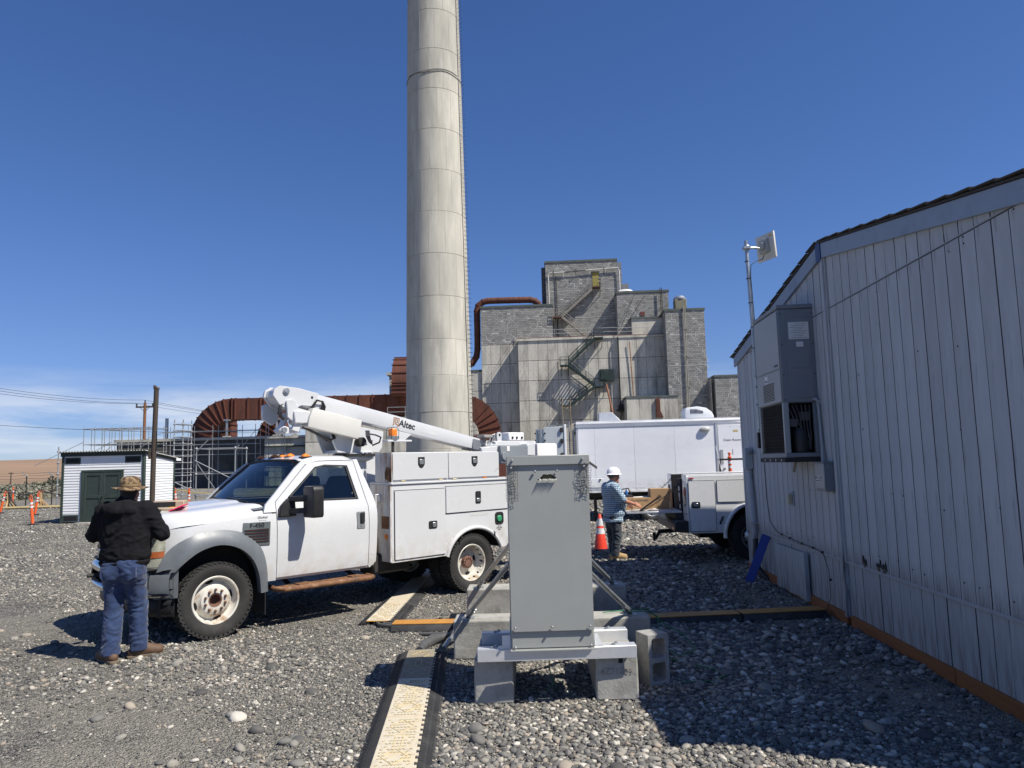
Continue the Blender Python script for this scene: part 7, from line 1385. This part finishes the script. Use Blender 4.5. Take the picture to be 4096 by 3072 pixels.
# dark shrubs beyond the fence
for i,(x,y,h_,lab) in enumerate(((-57,92,1.9,'dark rounded shrub standing above the sagebrush behind the fence'),(-68,104,1.5,'smaller dark shrub beside the thin distant pole'),(-61,98,1.2,'low dark shrub next to the rounded shrub'))):
    s_=thing('range_shrub',lab,'shrub',(x,y,terr(x,y)-.1)); random.seed(300+i); m=MB()
    for _ in range(900):
        d_=Vector((random.gauss(0,1),random.gauss(0,1),abs(random.gauss(0,.8)))); d_.normalize(); r_=random.random()**.4; c=Vector((d_.x*1.3,d_.y*1.3,d_.z*.85+.12))*r_*h_*.75*(1+.35*mnoise.noise(d_*2.2+Vector((i,0,0)))); e=Vector((random.gauss(0,1),random.gauss(0,1),random.gauss(0,1))).normalized(); f_=e.orthogonal().normalized(); q=.10+.1*random.random(); m.add([c-e*q,c+e*q,c+f_*q*1.6],[(0,1,2)])
    m.build('foliage',SHRUB,s_,normals=False); m=MB(); 
    for k in range(5): m.tube([(0,0,0),(math.cos(k*1.3)*.3,math.sin(k*1.3)*.3,h_*.3),(math.cos(k*1.3)*.7,math.sin(k*1.3)*.7,h_*.6)],[.07,.05,.02],5)
    m.build('stem',WOODP,s_)
# ================================================================ people (implicit surfaces -> one continuous skin each)
class SDF:
    def __init__(s,lo,hi,h):
        s.lo=np.array(lo,float); s.h=h; s.n=np.ceil((np.array(hi)-s.lo)/h).astype(int)+1; s.d=np.full(s.n,.25,np.float32)
    def _sub(s,a,b_):
        i0=np.clip(np.floor((np.array(a)-s.lo)/s.h).astype(int),0,s.n-1); i1=np.clip(np.ceil((np.array(b_)-s.lo)/s.h).astype(int)+1,1,s.n)
        if (i1<=i0).any(): return None
        g_=[(s.lo[k]+s.h*np.arange(i0[k],i1[k])) for k in range(3)]; X=np.stack(np.meshgrid(*g_,indexing='ij'),-1); return tuple(slice(i0[k],i1[k]) for k in range(3)),X
    def _mix(s,sl,e,k,neg=False):
        d=s.d[sl]
        if neg: s.d[sl]=np.maximum(d,-e); return
        if k<=0: s.d[sl]=np.minimum(d,e); return
        q=np.clip(.5+.5*(d-e)/k,0,1); s.d[sl]=d+(e-d)*q-k*q*(1-q)
    def cap(s,a,b_,ra,rb=None,k=.02,sq=(1,1,1)):
        a=np.array(a,float); b_=np.array(b_,float); rb=ra if rb is None else rb; p=max(ra,rb)+.06+k
        r=s._sub(np.minimum(a,b_)-p,np.maximum(a,b_)+p)
        if r is None: return s
        sl,X=r; ab=b_-a; t_=np.clip(((X-a)@ab)/max(ab@ab,1e-9),0,1); e=np.linalg.norm((X-(a+t_[...,None]*ab))/np.array(sq),axis=-1)*min(sq)-(ra+(rb-ra)*t_); s._mix(sl,e.astype(np.float32),k); return s
    def ell(s,c,r,k=.03,rot=None):
        c=np.array(c,float); r=np.array(r,float); p=max(r)+.06+k; q=s._sub(c-p,c+p)
        if q is None: return s
        sl,X=q; Y=X-c
        if rot is not None: Y=Y@np.array(rot.to_3x3())
        l=np.linalg.norm(Y/r,axis=-1); g_=np.linalg.norm(Y/(r*r),axis=-1); e=np.where(g_>1e-6,l*(l-1)/np.maximum(g_,1e-6),-min(r)); s._mix(sl,e.astype(np.float32),k); return s
    def cut(s,axis,val,keep_above=True):
        g_=s.lo[axis]+s.h*np.arange(s.n[axis]); sh=[1,1,1]; sh[axis]=-1; e=(val-g_ if keep_above else g_-val).reshape(sh); s.d=np.maximum(s.d,e.astype(np.float32)); return s
    def mesh(s,name,mat,wr=0,wf=(9,9,12),seed=0,smooth=2):
        d=np.pad(s.d,1,constant_values=.25); ins=d<0; nx_,ny_,nz_=d.shape; c=[(i,j,k) for i in (0,1) for j in (0,1) for k in (0,1)]
        sh=(nx_-1,ny_-1,nz_-1); S_=[ins[i:i+sh[0],j:j+sh[1],k:k+sh[2]] for i,j,k in c]; cnt=sum(x.astype(np.int8) for x in S_); act=(cnt>0)&(cnt<8)
        idx=np.argwhere(act); D=[d[idx[:,0]+i,idx[:,1]+j,idx[:,2]+k] for i,j,k in c]; acc=np.zeros((len(idx),3)); num=np.zeros(len(idx))
        for a in range(8):
            for b_ in range(a+1,8):
                if sum(abs(c[a][q]-c[b_][q]) for q in range(3))!=1: continue
                m_=(D[a]<0)!=(D[b_]<0); t_=np.where(m_,D[a]/np.where(m_,D[a]-D[b_],1),0)[:,None]; p=np.array(c[a])+t_*(np.array(c[b_])-np.array(c[a])); acc+=np.where(m_[:,None],p,0); num+=m_
        V=(idx+acc/num[:,None]-1)*s.h+s.lo; lut=-np.ones(sh,np.int64); lut[act]=np.arange(len(idx)); F=[]
        for ax in range(3):
            o=[q for q in range(3) if q!=ax]; sl0=[slice(1,-1)]*3; sl1=[slice(1,-1)]*3; sl0[ax]=slice(0,-1); sl1[ax]=slice(1,None)
            A=ins[tuple(sl0)]; B=ins[tuple(sl1)]; ch=np.argwhere(A!=B); off=np.array([1,1,1]); off[ax]=0; e=ch+off; fl=A[A!=B]
            def cell(da,db): q=e.copy(); q[:,o[0]]-=da; q[:,o[1]]-=db; return lut[q[:,0],q[:,1],q[:,2]]
            Q=np.stack([cell(1,1),cell(0,1),cell(0,0),cell(1,0)],1); fl2=fl if ax!=1 else ~fl; Q[~fl2]=Q[~fl2][:,::-1]; F.append(Q)
        F=np.concatenate(F); F=F[(F>=0).all(1)]
        for _ in range(smooth):
            sm_=np.zeros_like(V); cn=np.zeros(len(V))
            for a,b_ in ((0,1),(1,2),(2,3),(3,0)):
                np.add.at(sm_,F[:,a],V[F[:,b_]]); np.add.at(sm_,F[:,b_],V[F[:,a]]); np.add.at(cn,F[:,a],1); np.add.at(cn,F[:,b_],1)
            V=.5*V+.5*sm_/np.maximum(cn,1)[:,None]
        me=bpy.data.meshes.new(name); me.from_pydata(V.tolist(),[],F.tolist()); me.update()
        if wr:
            nr=np.zeros(len(V)*3); me.vertices.foreach_get('normal',nr); nr=nr.reshape(-1,3)
            a=np.array([abs(mnoise.noise((v[0]*wf[0]+seed,v[1]*wf[1],v[2]*wf[2]+1.5*mnoise.noise((v[0]*5,v[1]*5,v[2]*5)))))*-1.6+.35+.4*mnoise.noise((v[0]*26,v[1]*26,v[2]*30)) for v in V]); V=V+nr*(a*wr)[:,None]; me.vertices.foreach_set('co',V.ravel()); me.update()
        for p in me.polygons: p.use_smooth=True
        me.materials.append(mat); return me
def hand(s,wrist,dirv,palmn,curl=.5,sgn=1,k=.008):
    """palm and five separate bent fingers added to the body surface"""
    w=Vector(wrist); d_=Vector(dirv).normalized(); n_=Vector(palmn).normalized(); n_=(n_-d_*n_.dot(d_)).normalized(); x=d_.cross(n_)*sgn
    for q in (-.026,-.009,.009,.026): s.cap(w+d_*.015+x*q*.8,w+d_*.085+x*q,.014,.012,k=.012)
    for i,(q,L_) in enumerate(((-.03,.065),(-.010,.078),(.010,.083),(.030,.072))):
        p=w+d_*.088+x*q; a=curl*.6; p1=p+(d_*math.cos(a)+n_*math.sin(a))*L_*.5; p2=p1+(d_*math.cos(a*2.1)+n_*math.sin(a*2.1))*L_*.38; p3=p2+(d_*math.cos(a*2.8)+n_*math.sin(a*2.8))*L_*.25
        for a_,b_,r0,r1 in ((p,p1,.0105,.0095),(p1,p2,.0095,.0085),(p2,p3,.0085,.0075)): s.cap(a_,b_,r0,r1,k=.004)
    t0=w+d_*.03+x*.03; t1=t0+(x*.7+d_*.5+n_*.35).normalized()*.042; t2=t1+(d_*.85+n_*.4+x*.15).normalized()*.034; s.cap(t0,t1,.013,.011,k=.008); s.cap(t1,t2,.0105,.0085,k=.004)
def head(s,c,f=1.0,yaw=0):
    """head facing +y"""
    c=Vector(c); M=Matrix.Rotation(yaw,3,'Z')
    q=lambda x,y,z: c+M@Vector((x*f,y*f,z*f))
    rot=Matrix.Rotation(yaw,4,'Z')
    s.ell(q(0,-.012,.035),(.076*f,.094*f,.095*f),k=.02,rot=rot); s.ell(q(0,.02,-.045),(.058*f,.07*f,.075*f),k=.03,rot=rot); s.cap(q(0,.083,.02),q(0,.105,-.018),.010*f,.014*f,k=.012)
    s.cap(q(-.022,.078,-.052),q(.022,.078,-.052),.011*f,k=.008); s.cap(q(-.02,.076,-.068),q(.02,.076,-.068),.011*f,k=.008); s.ell(q(0,.072,-.098),(.025*f,.02*f,.02*f),k=.02,rot=rot)
    for sg in (-1,1): s.cap(q(sg*.012,.083,.032),q(sg*.048,.075,.032),.013*f,k=.012); s.ell(q(sg*.03,.082,.015),(.013*f,.010*f,.010*f),k=.006,rot=rot); s.ell(q(sg*.079,-.008,-.005),(.014*f,.026*f,.036*f),k=.008,rot=rot)
def boots(par,mat,lst,smat):
    for i,(ank,dr,z0) in enumerate(lst):
        a=Vector((ank[0],ank[1],0)); d_=Vector((dr[0],dr[1],0)).normalized(); s=SDF((a.x-.32,a.y-.32,-.02),(a.x+.32,a.y+.32,.32),.008)
        s.cap((a.x,a.y,.09+z0),(a.x-.0,a.y,.13+z0),.05,.048,k=.02); he=a-d_*.055; to=a+d_*.17
        s.cap((he.x,he.y,.055+z0),(to.x,to.y,.050+z0),.046,.043,k=.03); s.cap((a.x+d_.x*.06,a.y+d_.y*.06,.085+z0),(to.x,to.y,.052+z0),.05,.046,k=.03); s.cut(2,.022+z0); b_=link('boot',s.mesh('boot',mat,.003,seed=i),par)
        m=MB(); pr=[]; n_=Vector((-d_.y,d_.x,0))
        for t_,w_ in ((-.105,.028),(-.095,.043),(-.05,.048),(.02,.044),(.09,.050),(.15,.050),(.20,.036),(.218,.016)): pr.append((t_,w_))
        pol=[a+d_*t_+n_*w_ for t_,w_ in pr]+[a+d_*t_-n_*w_ for t_,w_ in pr[::-1]]; m.prism([(p.x,p.y) for p in pol],z0,.03+z0,'z'); m.build('sole',smat,b_,bevel=.004)
# ---------------------------------------------------------------- man at the truck hood
CAMO=bpy.data.materials.new('tan camouflage cloth'); CAMO.use_nodes=True; t=CAMO.node_tree; b=t.nodes['Principled BSDF']; b.inputs['Roughness'].default_value=.9; gc=N(t,'ShaderNodeTexCoord')
cm=ramp(noi(14,4,.6).outputs[0],[(.0,(.05,.03,.016)),(.45,(.06,.035,.018)),(.48,(.19,.125,.065)),(.56,(.27,.19,.10)),(.6,(.09,.055,.028)),(1,(.18,.12,.06))]); lk(t,cm.outputs[0],b.inputs['Base Color'])
p1=thing('person','man in black hooded sweatshirt, blue jeans and camouflage brimmed hat at the truck front','person',(-3.82,7.30,0),R(4))
s=SDF((-.5,-.35,-.02),(.55,.5,1.80),.0075)
head(s,(.02,.03,1.585),.98,R(-6)); s.cap((.015,-.01,1.42),(.02,.01,1.53),.062,.058,k=.03)
s.ell((0,0,1.30),(.20,.12,.19),k=.05); s.ell((0,.03,1.08),(.21,.15,.17),k=.06); s.ell((0,0,.93),(.19,.13,.12),k=.06)
for sg,el,ha in ((-1,(-.315,.04,1.20),(-.12,.30,1.16)),(1,(.325,.05,1.19),(.16,.32,1.17))):
    sh_=(sg*.20,-.01,1.44); s.cap(sh_,el,.058,.046,k=.04); s.cap(el,ha,.045,.03,k=.02); dv=Vector(ha)-Vector(el); hand(s,ha,(dv.x*.6,dv.y+.05,-.02),(0,0,-1),.7,sg)
LG=((-.09,(-.09,-.01,.90),(-.092,.01,.50),(-.08,-.07,.10)),(.09,(.09,.0,.90),(.098,.09,.51),(.112,.10,.10)))
for _,h0,k0,a0 in LG: s.cap(h0,k0,.075,.046,k=.04); s.cap(k0,a0,.044,.034,k=.02)
link('body',s.mesh('body',SKIN),p1)
s=SDF((-.55,-.35,.82),(.55,.5,1.62),.009)   # hooded sweatshirt
s.ell((0,-.005,1.33),(.245,.155,.19),k=.05); s.ell((0,.015,1.16),(.245,.18,.20),k=.07); s.ell((-.005,.01,1.0),(.240,.174,.14),k=.06); s.cap((-.19,0,1.43),(.19,0,1.43),.075,k=.05)
s.cap((0,-.03,1.46),(0,-.02,1.52),.085,.075,k=.05)
for sg,el,ha in ((-1,(-.315,.04,1.20),(-.16,.26,1.165)),(1,(.325,.05,1.19),(.20,.28,1.175))): s.cap((sg*.205,-.005,1.42),el,.088,.072,k=.05); s.cap(el,ha,.068,.045,k=.03)
s.ell((-.02,-.125,1.445),(.165,.055,.065),k=.03,rot=Matrix.Rotation(R(8),4,'Y')); s.ell((-.05,-.15,1.42),(.10,.04,.045),k=.03); s.ell((.015,-.085,1.49),(.10,.05,.045),k=.03)
s.cut(2,.895); hd=link('hoodie',s.mesh('hoodie',HOODIE,.013,(7,7,9),1),p1)
s=SDF((-.4,-.3,.86),(.4,.35,.98),.009); s.ell((-.005,.008,.96),(.238,.172,.16),k=0); s.cut(2,.895); s.cut(2,.95,False); link('hem_band',s.mesh('hem_band',HOODIE,.003,(12,12,6),2),hd)
s=SDF((-.4,-.35,.02),(.4,.4,1.05),.008)     # jeans
s.ell((0,-.005,.93),(.205,.155,.13),k=.05); s.ell((-.085,-.04,.84),(.108,.135,.12),k=.05); s.ell((.085,-.03,.84),(.108,.135,.12),k=.05)
for _,h0,k0,a0 in LG: s.cap((h0[0],h0[1],.83),k0,.108,.084,k=.04); s.cap(k0,(a0[0],a0[1],.06+.03*(a0[0]>0)),.084,.084,k=.03)
s.cut(2,.07); jn=link('jeans',s.mesh('jeans',DENIM,.011,(8,8,17),4),p1)
for x,y in ((-.10,-.158),(.11,-.152)): m=MB(); m.prism([(x-.06,.90),(x+.06,.90),(x+.06,.80),(x,.77),(x-.06,.80)],y,y+.02,'y'); m.build('back_pocket',DENIM,jn,bevel=.004)
boots(p1,BOOTB,(((-.08,-.07),(-.75,.62),0),((.112,.10),(.85,.45),0)),SOLE)
ht=thing_part('hat',p1); ht.location=(.02,.025,1.655)
m=MB(); m.grid(lambda u_,v_:((.085+.085*v_)*math.cos(u_*6.2832),(.102+.082*v_)*math.sin(u_*6.2832),-.004-.018*v_+.014*math.sin(u_*12.566+.6)*v_),48,6); m.grid(lambda u_,v_:((.085+.085*v_)*math.cos(u_*6.2832),(.102+.082*v_)*math.sin(u_*6.2832),.002-.018*v_+.014*math.sin(u_*12.566+.6)*v_),48,6); m.build('brim',CAMO,ht,normals=False,ang=80)
m=MB(); m.lathe([(.092,-.004),(.094,.03),(.088,.075),(.07,.097),(.03,.106),(0,.107)],32,Matrix.Diagonal((1,1.17,1,1))); m.build('crown',CAMO,ht,ang=70); m=MB(); m.lathe([(.0965,.006),(.0965,.03)],32,Matrix.Diagonal((1,1.17,1,1)),cap=False); m.build('band',pm('hat band',(.22,.15,.08),.9),ht)
s=SDF((-.12,-.16,1.46),(.16,.1,1.68),.007); s.ell((.02,.015,1.60),(.080,.10,.085),k=0); s.ell((.02,-.02,1.54),(.06,.075,.05),k=.02); s.cut(1,.02,False); link('hair',s.mesh('hair',HAIRG,.003,(30,30,10),3),p1)
# ---------------------------------------------------------------- man in plaid shirt
PLAID=bpy.data.materials.new('blue plaid cotton'); PLAID.use_nodes=True; t=PLAID.node_tree; b=t.nodes['Principled BSDF']; b.inputs['Roughness'].default_value=.85; gc=N(t,'ShaderNodeTexCoord'); sp=N(t,'ShaderNodeSeparateXYZ'); 
wv=N(t,'ShaderNodeVectorMath',operation='ADD'); nn_=noi(5,2); sc_=N(t,'ShaderNodeVectorMath',operation='SCALE'); lk(t,nn_.outputs['Color'],sc_.inputs[0]); sc_.inputs['Scale'].default_value=.03; lk(t,gc.outputs['Object'],wv.inputs[0]); lk(t,sc_.outputs[0],wv.inputs[1]); lk(t,wv.outputs[0],sp.inputs[0])
def stripe(src,per,w,ph=0):
    a=N(t,'ShaderNodeMath',operation='MULTIPLY_ADD'); lk(t,src,a.inputs[0]); a.inputs[1].default_value=1/per; a.inputs[2].default_value=ph; f=N(t,'ShaderNodeMath',operation='FRACT'); lk(t,a.outputs[0],f.inputs[0]); g_=N(t,'ShaderNodeMath',operation='LESS_THAN'); lk(t,f.outputs[0],g_.inputs[0]); g_.inputs[1].default_value=w; return g_.outputs[0]
dg=N(t,'ShaderNodeMath',operation='ADD'); lk(t,sp.outputs[0],dg.inputs[0]); lk(t,sp.outputs[1],dg.inputs[1])
col=(.50,.60,.66); c0=mixc(0.,col,col)
c0=mixc(mul(stripe(sp.outputs[2],.036,.40),.55),c0,(.10,.22,.34)); c0=mixc(mul(stripe(dg.outputs[0],.040,.40),.55),c0,(.10,.22,.34)); c0=mixc(stripe(sp.outputs[2],.036,.16,.12),c0,(.02,.04,.09)); c0=mixc(stripe(dg.outputs[0],.040,.16,.12),c0,(.02,.04,.09)); lk(t,c0,b.inputs['Base Color'])
p2=thing('person','stout man in blue plaid short-sleeved shirt and white hard hat reaching for the boxes','person',(1.77,13.60,0),R(-74))
s=SDF((-.42,-.35,-.02),(.55,.75,1.72),.0075)
head(s,(0,.06,1.475),.96,R(-4)); s.cap((0,.0,1.31),(0,.035,1.42),.06,.056,k=.03); s.ell((0,-.01,1.20),(.18,.115,.17),k=.05); s.ell((0,.05,1.0),(.19,.15,.16),k=.06); s.ell((0,0,.82),(.18,.13,.12),k=.06)
AR=((1,(.22,-.02,1.31),(.27,.10,1.06),(.24,.345,.985)),(-1,(-.22,-.02,1.31),(-.25,.10,1.07),(-.16,.33,.97)))
for sg,sh_,el,ha in AR: s.cap(sh_,el,.056,.046,k=.04); s.cap(el,ha,.046,.029,k=.02); dv=Vector(ha)-Vector(el); hand(s,ha,dv,(-sg*.7,0,-.5),.55,sg)
L2=(((.10,0,.80),(.11,.03,.45),(.11,-.02,.09)),((-.10,0,.80),(-.11,.02,.45),(-.13,.05,.09)))
for h0,k0,a0 in L2: s.cap(h0,k0,.072,.046,k=.04); s.cap(k0,a0,.044,.034,k=.02)
link('body',s.mesh('body',SKIN),p2)
s=SDF((-.42,-.35,.60),(.42,.45,1.46),.009)
s.ell((0,-.02,1.21),(.225,.155,.18),k=.05); s.ell((0,.055,1.0),(.238,.215,.19),k=.07); s.ell((0,.04,.83),(.235,.205,.14),k=.06); s.cap((-.18,-.02,1.30),(.18,-.02,1.30),.07,k=.05); s.cap((0,.0,1.33),(0,.01,1.37),.075,.066,k=.04); s.ell((0,.03,.70),(.232,.205,.11),k=.05)
for sg,sh_,el,ha in AR: m_=Vector(sh_).lerp(Vector(el),.93); s.cap((sg*.21,-.02,1.29),m_,.085,.078,k=.05)
s.cut(2,.665); link('shirt',s.mesh('shirt',PLAID,.009,(8,8,10),6),p2)
s=SDF((-.36,-.3,.02),(.36,.35,.92),.008); s.ell((0,0,.80),(.18,.145,.12),k=.05); s.ell((0,-.02,.72),(.18,.14,.12),k=.05)
for h0,k0,a0 in L2: s.cap((h0[0],h0[1],.72),k0,.115,.085,k=.04); s.cap(k0,(a0[0],a0[1],.09),.082,.075,k=.03)
s.cut(2,.075); link('jeans',s.mesh('jeans',DENIMD,.010,(8,8,17),9),p2)
boots(p2,BOOTT,(((.11,-.02),(.15,1),0),((-.13,.05),(-.15,1),0)),SOLE)
hh=thing_part('hard_hat',p2); hh.location=(0,.055,1.525)
m=MB(); m.lathe([(.150,-.006),(.152,0),(.118,.014),(.114,.03),(.106,.075),(.08,.112),(.04,.130),(0,.134)],40,Matrix.Diagonal((.93,1.1,1,1)),cap=False); m.build('shell',HATW,hh,ang=60)
for x in (-.03,0,.03): m=MB(); m.tube([(x,-.108*math.cos(a*.1745*1.0)*1.08,.018+.112*math.sin(a*.1745*1.0)) for a in range(2,17)],.008,6); m.build('shell_ridge',HATW,hh,ang=80)
MB().lathe([(.098,-.03),(.100,.01)],28,Matrix.Diagonal((.9,1.1,1,1)),cap=False).build('suspension_band',BLACKP,hh); MB().cyl((0,-.112,-.02),(0,-.125,-.02),.018,n=10).build('ratchet_knob',REDL,hh)
s=SDF((-.12,-.12,1.36),(.12,.1,1.56),.007); s.ell((0,.045,1.495),(.077,.095,.07),k=0); s.cut(1,.035,False); s.cut(2,1.43); link('hair',s.mesh('hair',pm('grey hair',(.10,.09,.08),.8,var=.3,vs=40),.003,(30,30,10),3),p2)
m=MB(); m.tube([(.075,.02,1.505),(.078,.08,1.50),(.06,.135,1.497),(0,.15,1.497),(-.06,.135,1.497),(-.078,.08,1.50)],.005,5); m.build('glasses',DARK,p2)
